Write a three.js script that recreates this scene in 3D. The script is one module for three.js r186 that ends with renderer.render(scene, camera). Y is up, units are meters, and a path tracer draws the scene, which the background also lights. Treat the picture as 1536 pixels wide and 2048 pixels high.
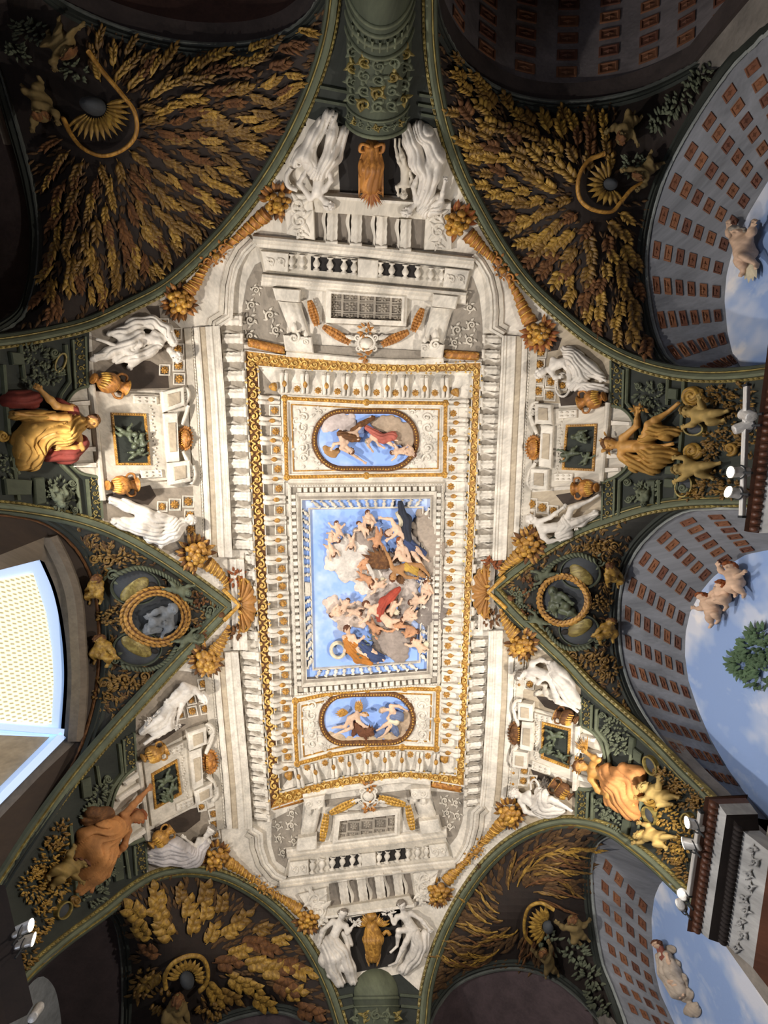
import * as THREE from 'three';
import { mergeGeometries } from 'three/addons/utils/BufferGeometryUtils.js';
import { RoundedBoxGeometry } from 'three/addons/geometries/RoundedBoxGeometry.js';
import { RectAreaLightUniformsLib } from 'three/addons/lights/RectAreaLightUniformsLib.js';
RectAreaLightUniformsLib.init();

/* ------------------------------------------------------------ camera, light, exposure */
const scene = new THREE.Scene();
scene.background = new THREE.Color(0x000000);
const FOC = 769, EYE = new THREE.Vector3(0, 1.6, 0);
const camera = new THREE.PerspectiveCamera(2 * Math.atan(1024 / FOC) * 180 / Math.PI, 0.75, 0.05, 60);
// room axes seen in camera axes (right, up, back): the camera looks almost straight up
const AY = new THREE.Vector3(-23, 129, -769).normalize();
const AZ = new THREE.Vector3(-2, 4576, 769).normalize(); AZ.addScaledVector(AY, -AZ.dot(AY)).normalize();
const AX = new THREE.Vector3().crossVectors(AY, AZ);
camera.position.copy(EYE);
camera.quaternion.setFromRotationMatrix(new THREE.Matrix4().makeBasis(
  new THREE.Vector3(AX.x, AY.x, AZ.x), new THREE.Vector3(AX.y, AY.y, AZ.y), new THREE.Vector3(AX.z, AY.z, AZ.z)));
scene.add(camera);
const renderer = new THREE.WebGLRenderer({ antialias: true });
renderer.toneMapping = THREE.LinearToneMapping;
renderer.toneMappingExposure = 0.55;
renderer.shadowMap.enabled = true;

// room: x across, z along (image up), y up
const XL = -5.33, XR = 4.98, ZT = 5.8, ZB = -12.7, YS = 6.6, YC = 10.8;
const CXr = (XL + XR) / 2, CZr = (ZT + ZB) / 2, HA = (XR - XL) / 2, HB = (ZT - ZB) / 2;

function rect(x, y, z, w, h, tx, ty, tz, color, power) {          // a daylight or strip area light
  const l = new THREE.RectAreaLight(color, power, w, h); l.position.set(x, y, z); l.lookAt(tx, ty, tz); scene.add(l); return l;
}
const DAY = 0xdfeaff, WARM = 0xfff7ee;
const KW = 34, KS = 130, KB = 60;
// daylight through the arched window high on the left wall
rect(XL - 0.44, 6.25, -2.9, 2.0, 1.3, 0, 6.9, -2.9, DAY, KW);
// added area lights low on the same wall, unseen, to brighten the niches opposite
rect(XL + 0.03, 2.6, 1.9, 1.6, 2.6, 0, 4, 1.9, DAY, KW * 0.8);
rect(XL + 0.03, 2.6, -8.6, 1.6, 2.6, 0, 4, -8.6, DAY, KW * 0.8);

/* ------------------------------------------------------------ small helpers */
let seed = 7;
const rnd = () => { seed = (seed * 1664525 + 1013904223) >>> 0; return seed / 4294967296; };
const rr = (a, b) => a + (b - a) * rnd();
const lerp = (a, b, t) => a + (b - a) * t, clamp = (x, a, b) => Math.min(b, Math.max(a, x));
const hash3 = (x, y, z) => { let h = (x * 374761393 + y * 668265263 + z * 2147483647) | 0; h = Math.imul(h ^ (h >>> 13), 1274126177); return ((h ^ (h >>> 16)) >>> 0) / 4294967296; };
const sm = t => t * t * (3 - 2 * t);
function noise(x, y, z) {
  const xi = Math.floor(x), yi = Math.floor(y), zi = Math.floor(z), u = sm(x - xi), v = sm(y - yi), w = sm(z - zi);
  const L = (k) => lerp(lerp(hash3(xi, yi, zi + k), hash3(xi + 1, yi, zi + k), u), lerp(hash3(xi, yi + 1, zi + k), hash3(xi + 1, yi + 1, zi + k), u), v);
  return lerp(L(0), L(1), w);
}
const used = new Map();
function numbered(n) { const k = used.get(n) || 0; used.set(n, k + 1); return k ? n + '_' + String(k).padStart(3, '0') : n; }

/* ------------------------------------------------------------ drawing coordinates -> real surfaces
   the traced outlines are laid on the vault, webs and walls where they stand; every piece gets its height h above them */
const _r = new THREE.Vector3();
const ray = (px, py, out = new THREE.Vector3()) => { const a = (px - 768) / FOC, b = -(py - 1024) / FOC; return out.set(a * AX.x + b * AX.y - AX.z, a * AY.x + b * AY.y - AY.z, a * AZ.x + b * AZ.y - AZ.z); };
function project(p) { const d = p.clone().sub(EYE); const r = d.x * AX.x + d.y * AY.x + d.z * AZ.x, u = d.x * AX.y + d.y * AY.y + d.z * AZ.y, b = d.x * AX.z + d.y * AY.z + d.z * AZ.z; return [768 + FOC * r / -b, 1024 - FOC * u / -b]; }
function qf(x, z) { const a = Math.abs(x - CXr) / HA, b = Math.max(0, Math.abs(z - CZr) - (HB - HA)) / HA; return Math.cbrt(a * a * a + b * b * b); }
const vaultY = (x, z) => { const q = qf(x, z); return YS + (YC - YS) * Math.sqrt(Math.max(0, 1 - q * q)); };
function inside(x, y, z) { const q = qf(x, z); if (y <= YS) return q < 1; const e = (y - YS) / (YC - YS); return q * q + e * e < 1; }
function vaultDepth(px, py) { ray(px, py, _r); let a = 0, b = 40; for (let i = 0; i < 34; i++) { const m = (a + b) / 2; inside(_r.x * m, EYE.y + _r.y * m, _r.z * m) ? a = m : b = m; } return a; }
const planeDepth = (axis, v) => (px, py) => { ray(px, py, _r); const t = (v - EYE[axis]) / _r[axis]; return t > 0 && t < 60 ? t : 60; };
class Surf {
  constructor(f) { this.f = f; this.c = new Map(); }
  P(px, py) { const d = this.f(px, py); return ray(px, py).multiplyScalar(d).add(EYE); }
  node(i, j) {
    const k = i * 4096 + j; let n = this.c.get(k); if (n) return n;
    const x = i * 8, y = j * 8, p = this.P(x, y), a = this.P(x + 3, y).sub(this.P(x - 3, y)), b = this.P(x, y + 3).sub(this.P(x, y - 3));
    const nn = a.cross(b).normalize(); if (nn.dot(p.clone().sub(EYE)) > 0) nn.negate();
    n = { p, n: nn }; this.c.set(k, n); return n;
  }
  at(px, py, h, out = new THREE.Vector3()) {       // h in drawing units: about 1 cm each
    const u = px / 8, v = py / 8, i = Math.floor(u), j = Math.floor(v), s = u - i, t = v - j;
    const A = this.node(i, j), B = this.node(i + 1, j), C = this.node(i, j + 1), D = this.node(i + 1, j + 1);
    const wa = (1 - s) * (1 - t), wb = s * (1 - t), wc = (1 - s) * t, wd = s * t;
    out.set(0, 0, 0).addScaledVector(A.p, wa).addScaledVector(B.p, wb).addScaledVector(C.p, wc).addScaledVector(D.p, wd);
    const m = 0.0105 * h;
    return out.addScaledVector(A.n, wa * m).addScaledVector(B.n, wb * m).addScaledVector(C.n, wc * m).addScaledVector(D.n, wd * m);
  }
}
const VAULT = new Surf(vaultDepth);
const WALLR = new Surf(planeDepth('x', XR)), WALLL = new Surf(planeDepth('x', XL)), WALLT = new Surf(planeDepth('z', ZT)), WALLB = new Surf(planeDepth('z', ZB));

/* ------------------------------------------------------------ polylines */
function cr(pts, step = 9) {            // smooth curve through points
  const c = new THREE.CatmullRomCurve3(pts.map(p => new THREE.Vector3(p[0], p[1], p[2] || 0)), false, 'centripetal');
  const n = Math.max(2, Math.ceil(c.getLength() / step)); return c.getSpacedPoints(n).map(p => [p.x, p.y, p.z]);
}
function sub(pts, step = 12, closed = false) { const o = []; const n = pts.length; for (let i = 0; i < (closed ? n : n - 1); i++) { const a = pts[i], b = pts[(i + 1) % n], k = Math.max(1, Math.ceil(Math.hypot(b[0] - a[0], b[1] - a[1]) / step)); for (let j = 0; j < k; j++) o.push([lerp(a[0], b[0], j / k), lerp(a[1], b[1], j / k), lerp(a[2] || 0, b[2] || 0, j / k)]); } if (!closed) o.push(pts[n - 1]); return o; }
const plen = p => { let s = 0; for (let i = 1; i < p.length; i++) s += Math.hypot(p[i][0] - p[i - 1][0], p[i][1] - p[i - 1][1]); return s; };
function along(p, f) { let t = f * plen(p); for (let i = 1; i < p.length; i++) { const l = Math.hypot(p[i][0] - p[i - 1][0], p[i][1] - p[i - 1][1]); if (t <= l || i === p.length - 1) { const k = l ? t / l : 0; return [lerp(p[i - 1][0], p[i][0], k), lerp(p[i - 1][1], p[i][1], k), Math.atan2(p[i][1] - p[i - 1][1], p[i][0] - p[i - 1][0])]; } t -= l; } }
function offset(p, d) { return p.map((q, i) => { const a = p[Math.max(0, i - 1)], b = p[Math.min(p.length - 1, i + 1)], l = Math.hypot(b[0] - a[0], b[1] - a[1]) || 1; return [q[0] - (b[1] - a[1]) / l * d, q[1] + (b[0] - a[0]) / l * d]; }); }
const inPoly = (x, y, P) => { let c = false; for (let i = 0, j = P.length - 1; i < P.length; j = i++) if ((P[i][1] > y) !== (P[j][1] > y) && x < (P[j][0] - P[i][0]) * (y - P[i][1]) / (P[j][1] - P[i][1]) + P[i][0]) c = !c; return c; };
const quad = (Q, u, v) => [lerp(lerp(Q[0][0], Q[1][0], u), lerp(Q[3][0], Q[2][0], u), v), lerp(lerp(Q[0][1], Q[1][1], u), lerp(Q[3][1], Q[2][1], u), v)];

/* ------------------------------------------------------------ relief builder: vertices (x, y, h) */
class B {
  constructor() { this.v = []; this.i = []; }
  p(x, y, h) { this.v.push(x, y, h); return this.v.length / 3 - 1; }
  q(a, b, c, d) { this.i.push(a, b, c, a, c, d); }
  face(pts) { const k = pts.map(p => this.p(p[0], p[1], p[2])); for (let i = 2; i < k.length; i++) this.i.push(k[0], k[i - 1], k[i]); }
  grid(nu, nv, f) { const s = this.v.length / 3; for (let j = 0; j <= nv; j++) for (let i = 0; i <= nu; i++) { const q = f(i / nu, j / nv); this.v.push(q[0], q[1], q[2]); } for (let j = 0; j < nv; j++) for (let i = 0; i < nu; i++) { const a = s + j * (nu + 1) + i; this.q(a, a + 1, a + nu + 2, a + nu + 1); } return this; }
  sweep(path, prof, closed = false, step = 12) {
    const P = sub(path, step, closed), n = P.length, N = [];
    for (let i = 0; i < n; i++) {
      const a = P[closed ? (i - 1 + n) % n : Math.max(0, i - 1)], b = P[i], c = P[closed ? (i + 1) % n : Math.min(n - 1, i + 1)];
      let d1 = [b[0] - a[0], b[1] - a[1]], d2 = [c[0] - b[0], c[1] - b[1]], l1 = Math.hypot(...d1), l2 = Math.hypot(...d2);
      if (!l1) { d1 = d2; l1 = l2; } if (!l2) { d2 = d1; l2 = l1; }
      const n1 = [-d1[1] / l1, d1[0] / l1], n2 = [-d2[1] / l2, d2[0] / l2], m = [n1[0] + n2[0], n1[1] + n2[1]], k = 2 / Math.max(0.7, m[0] * m[0] + m[1] * m[1]);
      N.push([m[0] * k, m[1] * k]);
    }
    for (let s = 0; s < prof.length - 1; s++) {
      const st = this.v.length / 3;
      for (let i = 0; i < n; i++) for (const e of [0, 1]) { const [o, h] = prof[s + e]; this.v.push(P[i][0] + N[i][0] * o, P[i][1] + N[i][1] * o, (P[i][2] || 0) + h); }
      for (let i = 0; i < (closed ? n : n - 1); i++) { const a = st + i * 2, b = st + ((i + 1) % n) * 2; this.q(a, a + 1, b + 1, b); }
    }
    if (!closed) for (const i of [0, n - 1]) this.face(prof.map(([o, h]) => [P[i][0] + N[i][0] * o, P[i][1] + N[i][1] * o, (P[i][2] || 0) + h]));
    return this;
  }
  block(Q, h0, h1, bev = 1.2) {           // bevelled block on a quad outline (any convex polygon)
    const c = Q.reduce((s, p) => [s[0] + p[0] / Q.length, s[1] + p[1] / Q.length], [0, 0]);
    const In = Q.map(p => { const l = Math.hypot(p[0] - c[0], p[1] - c[1]); const k = Math.max(0.3, (l - bev * 1.3) / l); return [c[0] + (p[0] - c[0]) * k, c[1] + (p[1] - c[1]) * k]; });
    const n = Q.length, big = n === 4 && Math.max(Math.hypot(Q[1][0] - Q[0][0], Q[1][1] - Q[0][1]), Math.hypot(Q[2][0] - Q[1][0], Q[2][1] - Q[1][1])) > 40;
    for (let i = 0; i < n; i++) { const j = (i + 1) % n, k = big ? 8 : 1; for (let t = 0; t < k; t++) { const L = (A, e) => [lerp(A[i][0], A[j][0], e), lerp(A[i][1], A[j][1], e)]; const a = t / k, b = (t + 1) / k; this.face([[...L(Q, a), h0], [...L(Q, b), h0], [...L(Q, b), h1 - bev], [...L(Q, a), h1 - bev]]); this.face([[...L(Q, a), h1 - bev], [...L(Q, b), h1 - bev], [...L(In, b), h1], [...L(In, a), h1]]); } }
    if (n === 4) this.grid(big ? 8 : 1, big ? 8 : 1, (u, v) => [...quad(In, u, v), h1]); else this.face(In.map(p => [p[0], p[1], h1]));
    return this;
  }
  plate(poly, h0, h1) { this.patch(poly, 14, h1); const P = sub(poly, 14, true), n = P.length; for (let i = 0; i < n; i++) { const a = P[i], b = P[(i + 1) % n]; this.face([[a[0], a[1], h0], [b[0], b[1], h0], [b[0], b[1], h1], [a[0], a[1], h1]]); } return this; }
  patch(poly, step = 14, h = 0) {         // curved sheet over any outline
    const hf = typeof h === 'function' ? h : () => h;
    const xs = poly.map(p => p[0]), ys = poly.map(p => p[1]), x0 = Math.min(...xs), x1 = Math.max(...xs), y0 = Math.min(...ys), y1 = Math.max(...ys);
    const cut = (P, ax, v, s) => { const o = []; for (let i = 0; i < P.length; i++) { const a = P[i], b = P[(i + 1) % P.length], da = (a[ax] - v) * s, db = (b[ax] - v) * s; if (da >= 0) o.push(a); if ((da >= 0) !== (db >= 0)) { const t = da / (da - db); o.push([lerp(a[0], b[0], t), lerp(a[1], b[1], t)]); } } return o; };
    for (let y = y0; y < y1; y += step) {
      const R = cut(cut(poly, 1, y, 1), 1, y + step, -1); if (R.length < 3) continue;
      for (let x = x0; x < x1; x += step) {
        const C = cut(cut(R, 0, x, 1), 0, x + step, -1); if (C.length < 3) continue;
        const c = C.map(p => new THREE.Vector2(p[0], p[1])).filter((p, i, A) => p.distanceTo(A[(i + 1) % A.length]) > 0.01); if (c.length < 3) continue;
        const k = c.map(p => this.p(p.x, p.y, hf(p.x, p.y)));
        if (k.length === 4) { this.q(...k); continue; }
        for (const t of THREE.ShapeUtils.triangulateShape(c, [])) this.i.push(k[t[0]], k[t[1]], k[t[2]]);
      }
    }
    return this;
  }
  tube(path, rad, seg = 8, flat = 1) {    // path of [x, y, h]
    const n = path.length, rf = typeof rad === 'function' ? rad : () => rad;
    const V = path.map(p => new THREE.Vector3(p[0], p[1], p[2] || 0)); let up = new THREE.Vector3(0, 0, 1);
    const s = this.v.length / 3;
    for (let i = 0; i < n; i++) {
      const d = V[Math.min(n - 1, i + 1)].clone().sub(V[Math.max(0, i - 1)]).normalize(), sd = new THREE.Vector3().crossVectors(d, up); if (sd.length() < 0.05) sd.set(1, 0, 0); sd.normalize();
      const u2 = new THREE.Vector3().crossVectors(sd, d), r = rf(i / (n - 1));
      for (let k = 0; k <= seg; k++) { const a = k / seg * 2 * Math.PI, c = Math.cos(a) * r, e = Math.sin(a) * r * flat; this.v.push(V[i].x + sd.x * c + u2.x * e, V[i].y + sd.y * c + u2.y * e, V[i].z + sd.z * c + u2.z * e); }
    }
    for (let i = 0; i < n - 1; i++) for (let k = 0; k < seg; k++) { const a = s + i * (seg + 1) + k; this.q(a, a + 1, a + seg + 2, a + seg + 1); }
    for (const i of [0, n - 1]) { const c = this.p(V[i].x, V[i].y, V[i].z); for (let k = 0; k < seg; k++) this.i.push(c, s + i * (seg + 1) + k, s + i * (seg + 1) + k + 1); }
    return this;
  }
  ball(x, y, h, rx, ry = rx, rh = rx, rot = 0, nu = 10, nv = 7) { const c = Math.cos(rot), s = Math.sin(rot); return this.grid(nu, nv, (u, v) => { const a = u * 2 * Math.PI, b = v * Math.PI, X = rx * Math.sin(b) * Math.cos(a), Y = ry * Math.sin(b) * Math.sin(a); return [x + X * c - Y * s, y + X * s + Y * c, h + rh * Math.cos(b)]; }); }
  dome(x, y, h, rx, ry = rx, rh = rx * 0.6, rot = 0, nu = 14, nv = 4) { const c = Math.cos(rot), s = Math.sin(rot); return this.grid(nu, nv, (u, v) => { const a = u * 2 * Math.PI, b = v * Math.PI / 2, X = rx * Math.sin(b) * Math.cos(a), Y = ry * Math.sin(b) * Math.sin(a); return [x + X * c - Y * s, y + X * s + Y * c, h + rh * Math.cos(b)]; }); }
  rev(a, b, prof, seg = 18, h = 0) {      // turned body whose axis lies from a to b; prof [t, radius]
    const dx = b[0] - a[0], dy = b[1] - a[1], l = Math.hypot(dx, dy), n = [-dy / l, dx / l];
    const s = this.v.length / 3, hh = t => h;
    for (const [t, r] of prof) for (let k = 0; k <= seg; k++) { const A = k / seg * 2 * Math.PI; this.v.push(a[0] + dx * t + n[0] * r * Math.cos(A), a[1] + dy * t + n[1] * r * Math.cos(A), h + r * Math.sin(A)); }
    for (let j = 0; j < prof.length - 1; j++) for (let k = 0; k < seg; k++) { const q = s + j * (seg + 1) + k; this.q(q, q + 1, q + seg + 2, q + seg + 1); }
    return this;
  }
  leaf(x, y, ang, len, wid, h = 1, lift = 3, curl = 0) {
    const c = Math.cos(ang), s = Math.sin(ang);
    return this.grid(4, 5, (u, v) => { const w = wid * Math.pow(Math.sin(Math.PI * Math.pow(v * 0.96 + 0.02, 0.75)), 0.9), e = (u - 0.5) * 2, X = v * len, Y = e * w + curl * len * v * v; return [x + X * c - Y * s, y + X * s + Y * c, h + lift * Math.sin(v * 2.4) * 0.8 + (1 - Math.abs(e)) * wid * 0.55 * Math.sin(Math.PI * clamp(v, 0.05, 0.95))]; });
  }
  volute(x, y, r, turns, a0, dir, rad, h = 2, grow = 0.12) { const P = [], n = Math.ceil(turns * 18); for (let i = 0; i <= n; i++) { const t = i / n, a = a0 + dir * t * turns * 2 * Math.PI, R = r * lerp(1, grow, Math.pow(t, 0.8)); P.push([x + R * Math.cos(a), y + R * Math.sin(a), h + t * rad * 0.8]); } return this.tube(P, t => rad * lerp(1, 0.55, t), 6); }
  geo(surf, o) {
    const n = this.v.length / 3, pos = new Float32Array(n * 3), uv = new Float32Array(n * 2), t = new THREE.Vector3();
    for (let i = 0; i < n; i++) { surf.at(this.v[i * 3], this.v[i * 3 + 1], this.v[i * 3 + 2], t); uv[i * 2] = t.x + t.y * 0.45; uv[i * 2 + 1] = t.z + t.y * 0.6; pos[i * 3] = t.x - o.x; pos[i * 3 + 1] = t.y - o.y; pos[i * 3 + 2] = t.z - o.z; }
    const g = new THREE.BufferGeometry(); g.setAttribute('position', new THREE.BufferAttribute(pos, 3)); g.setAttribute('uv', new THREE.BufferAttribute(uv, 2)); g.setIndex(this.i); g.computeVertexNormals(); return g;
  }
  build(name, mat, parent, surf = VAULT) {
    const o = parent && parent.userData.base ? parent.userData.base : (parent && parent.position) || new THREE.Vector3();
    const m = new THREE.Mesh(this.geo(surf, parent ? o : new THREE.Vector3()), mat); m.name = numbered(name); m.castShadow = m.receiveShadow = true;
    m.userData = {}; baseOf.set(m, o); (parent || scene).add(m); return m;
  }
}
const baseOf = new Map();
function sub3(b, name, mat, part, surf = VAULT) { const o = baseOf.get(part); const m = new THREE.Mesh(b.geo(surf, o), mat); m.name = numbered(name); m.castShadow = m.receiveShadow = true; part.add(m); return m; }
function thing(name, label, category, x, y, surf = VAULT, group) { const g = new THREE.Group(); g.name = numbered(name); surf.at(x, y, 0, g.position); g.userData = { label, category }; if (group) g.userData.group = group; scene.add(g); return g; }
function struct(name, px, py, surf = VAULT, label) { const g = new THREE.Group(); g.name = numbered(name); if (px !== undefined) surf.at(px, py, 0, g.position); g.userData = { kind: 'structure' }; if (label) g.userData.label = label; scene.add(g); return g; }
function wmesh(geo, mat, name, parent, kind) { const m = new THREE.Mesh(geo, mat); m.name = numbered(name); m.castShadow = m.receiveShadow = true; if (kind) m.userData.kind = kind; (parent || scene).add(m); return m; }

/* ------------------------------------------------------------ materials */
function tex(size, fn, color) { const d = new Uint8Array(size * size * 4); for (let j = 0; j < size; j++) for (let i = 0; i < size; i++) { const c = fn(i / size, j / size), k = (j * size + i) * 4; d[k] = clamp(c[0], 0, 255); d[k + 1] = clamp(c[1], 0, 255); d[k + 2] = clamp(c[2], 0, 255); d[k + 3] = 255; } const t = new THREE.DataTexture(d, size, size); t.wrapS = t.wrapT = THREE.RepeatWrapping; t.magFilter = THREE.LinearFilter; t.minFilter = THREE.LinearMipmapLinearFilter; t.generateMipmaps = true; if (color) t.colorSpace = THREE.SRGBColorSpace; t.needsUpdate = true; return t; }
const per = (x, y, f, s) => { const a = x * f, b = y * f; const n = (i, j) => hash3(((i % f) + f) % f, ((j % f) + f) % f, s), i = Math.floor(a), j = Math.floor(b), u = sm(a - i), v = sm(b - j); return lerp(lerp(n(i, j), n(i + 1, j), u), lerp(n(i, j + 1), n(i + 1, j + 1), u), v); };
const fbm = (x, y, f, s) => per(x, y, f, s) * 0.5 + per(x, y, f * 2, s + 1) * 0.27 + per(x, y, f * 5, s + 2) * 0.15 + per(x, y, f * 12, s + 3) * 0.08;
const GRAIN = tex(256, (x, y) => { const k = 205 + (fbm(x, y, 6, 3) - 0.5) * 70 + (fbm(x, y, 40, 9) - 0.5) * 36; return [k * 1.02, k, k * 0.97]; }, true);
const GOLDG = tex(256, (x, y) => { const k = fbm(x, y, 16, 21), m = fbm(x, y, 50, 4); const a = clamp((k - 0.38) * 3 + (m - 0.5), 0, 1); return [lerp(186, 250, a), lerp(174, 244, a), lerp(148, 222, a)]; }, true);
const BUMP = tex(256, (x, y) => { const k = 128 + (fbm(x, y, 20, 5) - 0.5) * 150; return [k, k, k]; });
GRAIN.repeat.set(0.7, 0.7); GOLDG.repeat.set(1.6, 1.6); BUMP.repeat.set(1.2, 1.2);
function M(hex, o = {}) { return new THREE.MeshStandardMaterial({ color: hex, roughness: 0.82, map: GRAIN, bumpMap: BUMP, bumpScale: 0.004, side: THREE.DoubleSide, ...o }); }
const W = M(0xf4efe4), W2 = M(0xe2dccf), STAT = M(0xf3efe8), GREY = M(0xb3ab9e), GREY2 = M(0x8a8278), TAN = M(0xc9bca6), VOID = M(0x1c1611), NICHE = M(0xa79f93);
const GOLD = M(0xd6aa50, { map: GOLDG, roughness: 0.5, metalness: 0.15 }), OCHRE = M(0xbd9046, { map: GOLDG, roughness: 0.55 }), ORANGE = M(0xb9803f, { map: GOLDG, roughness: 0.6 }), RUST = M(0x9a5526), BROWN = M(0x6f4a26, { map: GOLDG });
const DKGOLD = M(0xa8883f, { map: GOLDG, roughness: 0.6 }), DKGOLD2 = M(0x84672f, { map: GOLDG, roughness: 0.6 }), WEB = M(0x281b12), WEBG = M(0x2c2c26), GREEN = M(0x4a5241), GREEN2 = M(0x68705a), GREEND = M(0x2b312a), GRGOLD = M(0x8f8450, { map: GOLDG, roughness: 0.5, metalness: 0.2 }), SLATE = M(0x3f444a), BRONZE = M(0x5c6650, { roughness: 0.5 });
const LUN = M(0x5a4c50), COFG = M(0x8a8f99), FLESH = M(0xefcdb2), FLESH2 = M(0xd6a078), HAIR = M(0x6a3f26), BLUEW = M(0x3a4c7a), DKBLUE = M(0x232a3c), RED = M(0xb84a34), ORC = M(0xc9822e), CLOUD = M(0xe9e3dc), CLOUDG = M(0xa69a92), CLOUDD = M(0x8f8680), CREAM = M(0xe8dfc4);
const MARB = M(0x6a4433, { roughness: 0.45 }), MARBW = M(0xb9bcbf), DKWOOD = M(0x2d2320), METAL = M(0xe8eaec, { roughness: 0.4, metalness: 0.3 });
/* ------------------------------------------------------------ traced curves of the room */
const ext = (a) => cr(a, 9);
const cTL = project(new THREE.Vector3(XL, YS + 0.1, ZT)), cTR = project(new THREE.Vector3(XR, YS + 0.1, ZT)), cBL = project(new THREE.Vector3(XL, YS + 0.1, ZB)), cBR = project(new THREE.Vector3(XR, YS + 0.1, ZB));
const G = {
  TL: ext([[-130, 688], [-80, 688], [0, 684], [100, 668], [180, 648], [260, 612], [330, 575], [400, 515], [470, 440], [530, 360], [580, 275], [625, 175], [655, 80], [668, 0], [673, -80], [674, -140]]),
  TR: ext([[858, -140], [857, -60], [858, 0], [860, 80], [870, 170], [890, 260], [920, 345], [962, 430], [1010, 510], [1060, 575], [1120, 630], [1190, 685], [1260, 722], [1340, 745], [1420, 752], [1500, 748], [1570, 738]]),
  LMa: ext([[-110, 1012], [-60, 1012], [0, 1013], [73, 1022], [146, 1036], [219, 1060], [292, 1097], [360, 1140], [430, 1190], [460, 1213]]),
  LMb: ext([[460, 1213], [400, 1275], [340, 1338], [285, 1398], [230, 1458], [172, 1525], [110, 1605], [50, 1690], [8, 1755], [-40, 1825]]),
  RMa: ext([[983, 1177], [1040, 1133], [1095, 1095], [1160, 1060], [1225, 1037], [1297, 1016], [1372, 1005], [1440, 1002], [1500, 1002], [1540, 1003]]),
  RMb: ext([[983, 1177], [1030, 1228], [1080, 1275], [1130, 1322], [1180, 1375], [1242, 1430], [1305, 1485], [1367, 1548], [1410, 1590], [1450, 1632]]),
  LL: ext([[-20, 2030], [20, 1985], [60, 1940], [130, 1880], [205, 1825], [265, 1778], [310, 1752], [360, 1741], [410, 1743], [455, 1755], [500, 1778], [545, 1810], [590, 1855], [625, 1905], [655, 1965], [678, 2030], [698, 2110], [710, 2230], [716, 2360]]),
  LR: ext([[818, 2360], [828, 2230], [838, 2120], [845, 2048], [852, 1978], [870, 1910], [895, 1848], [930, 1785], [972, 1728], [1022, 1683], [1075, 1655], [1125, 1643], [1175, 1646], [1225, 1662], [1265, 1690], [1310, 1727], [1355, 1770], [1385, 1800], [1430, 1850]]),
};
const WA = {
  TLl: ext([[-130, 700], [-60, 690], [0, 668], [50, 632], [73, 575], [82, 500], [80, 440], [66, 360], [36, 250], [8, 160], [-30, 75]]),
  TLt: ext([[40, -70], [125, 2], [200, 42], [300, 76], [400, 93], [500, 90], [565, 71], [615, 30], [645, -20], [660, -80], [666, -140]]),
  TRt: ext([[866, -140], [868, -60], [875, 0], [893, 65], [943, 140], [1008, 185], [1088, 205], [1168, 205], [1268, 185], [1368, 140], [1468, 75], [1536, 20], [1600, -40]]),
  TRr: ext([[1590, 10], [1533, 70], [1470, 130], [1418, 200], [1368, 280], [1328, 360], [1303, 440], [1291, 525], [1297, 600], [1312, 670], [1335, 715], [1375, 742], [1430, 752], [1500, 750]]),
  LM: ext([[-110, 1030], [-40, 1030], [30, 1034], [91, 1050], [146, 1091], [180, 1146], [195, 1204], [200, 1292], [193, 1383], [175, 1456], [150, 1520], [100, 1600], [45, 1685], [0, 1755], [-40, 1825]]),
  RM: ext([[1540, 1016], [1481, 1018], [1430, 1019], [1380, 1022], [1342, 1037], [1305, 1066], [1274, 1100], [1252, 1141], [1239, 1187], [1236, 1234], [1239, 1297], [1252, 1353], [1274, 1403], [1305, 1453], [1352, 1516], [1392, 1559], [1420, 1587], [1450, 1625]]),
  LLl: ext([[-20, 2040], [40, 1965], [110, 1905], [160, 1862], [205, 1822], [228, 1840], [240, 1880], [246, 1940], [245, 2048], [232, 2140]]),
  LLb: ext([[330, 2160], [380, 2090], [437, 2048], [500, 2027], [550, 2021], [596, 2033], [640, 2068], [670, 2130], [690, 2230], [700, 2360]]),
  LRb: ext([[834, 2360], [842, 2200], [862, 2048], [883, 2003], [915, 1968], [957, 1947], [1010, 1936], [1052, 1938], [1100, 1955], [1150, 1992], [1199, 2046], [1235, 2100]]),
  LRr: ext([[1268, 2110], [1251, 2044], [1227, 1978], [1206, 1926], [1192, 1856], [1184, 1786], [1183, 1727], [1195, 1688], [1225, 1672], [1255, 1687], [1290, 1720], [1330, 1758], [1375, 1800], [1420, 1848]]),
};
const toPlane = (pts, s) => pts.map(p => s.P(p[0], p[1]));
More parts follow.
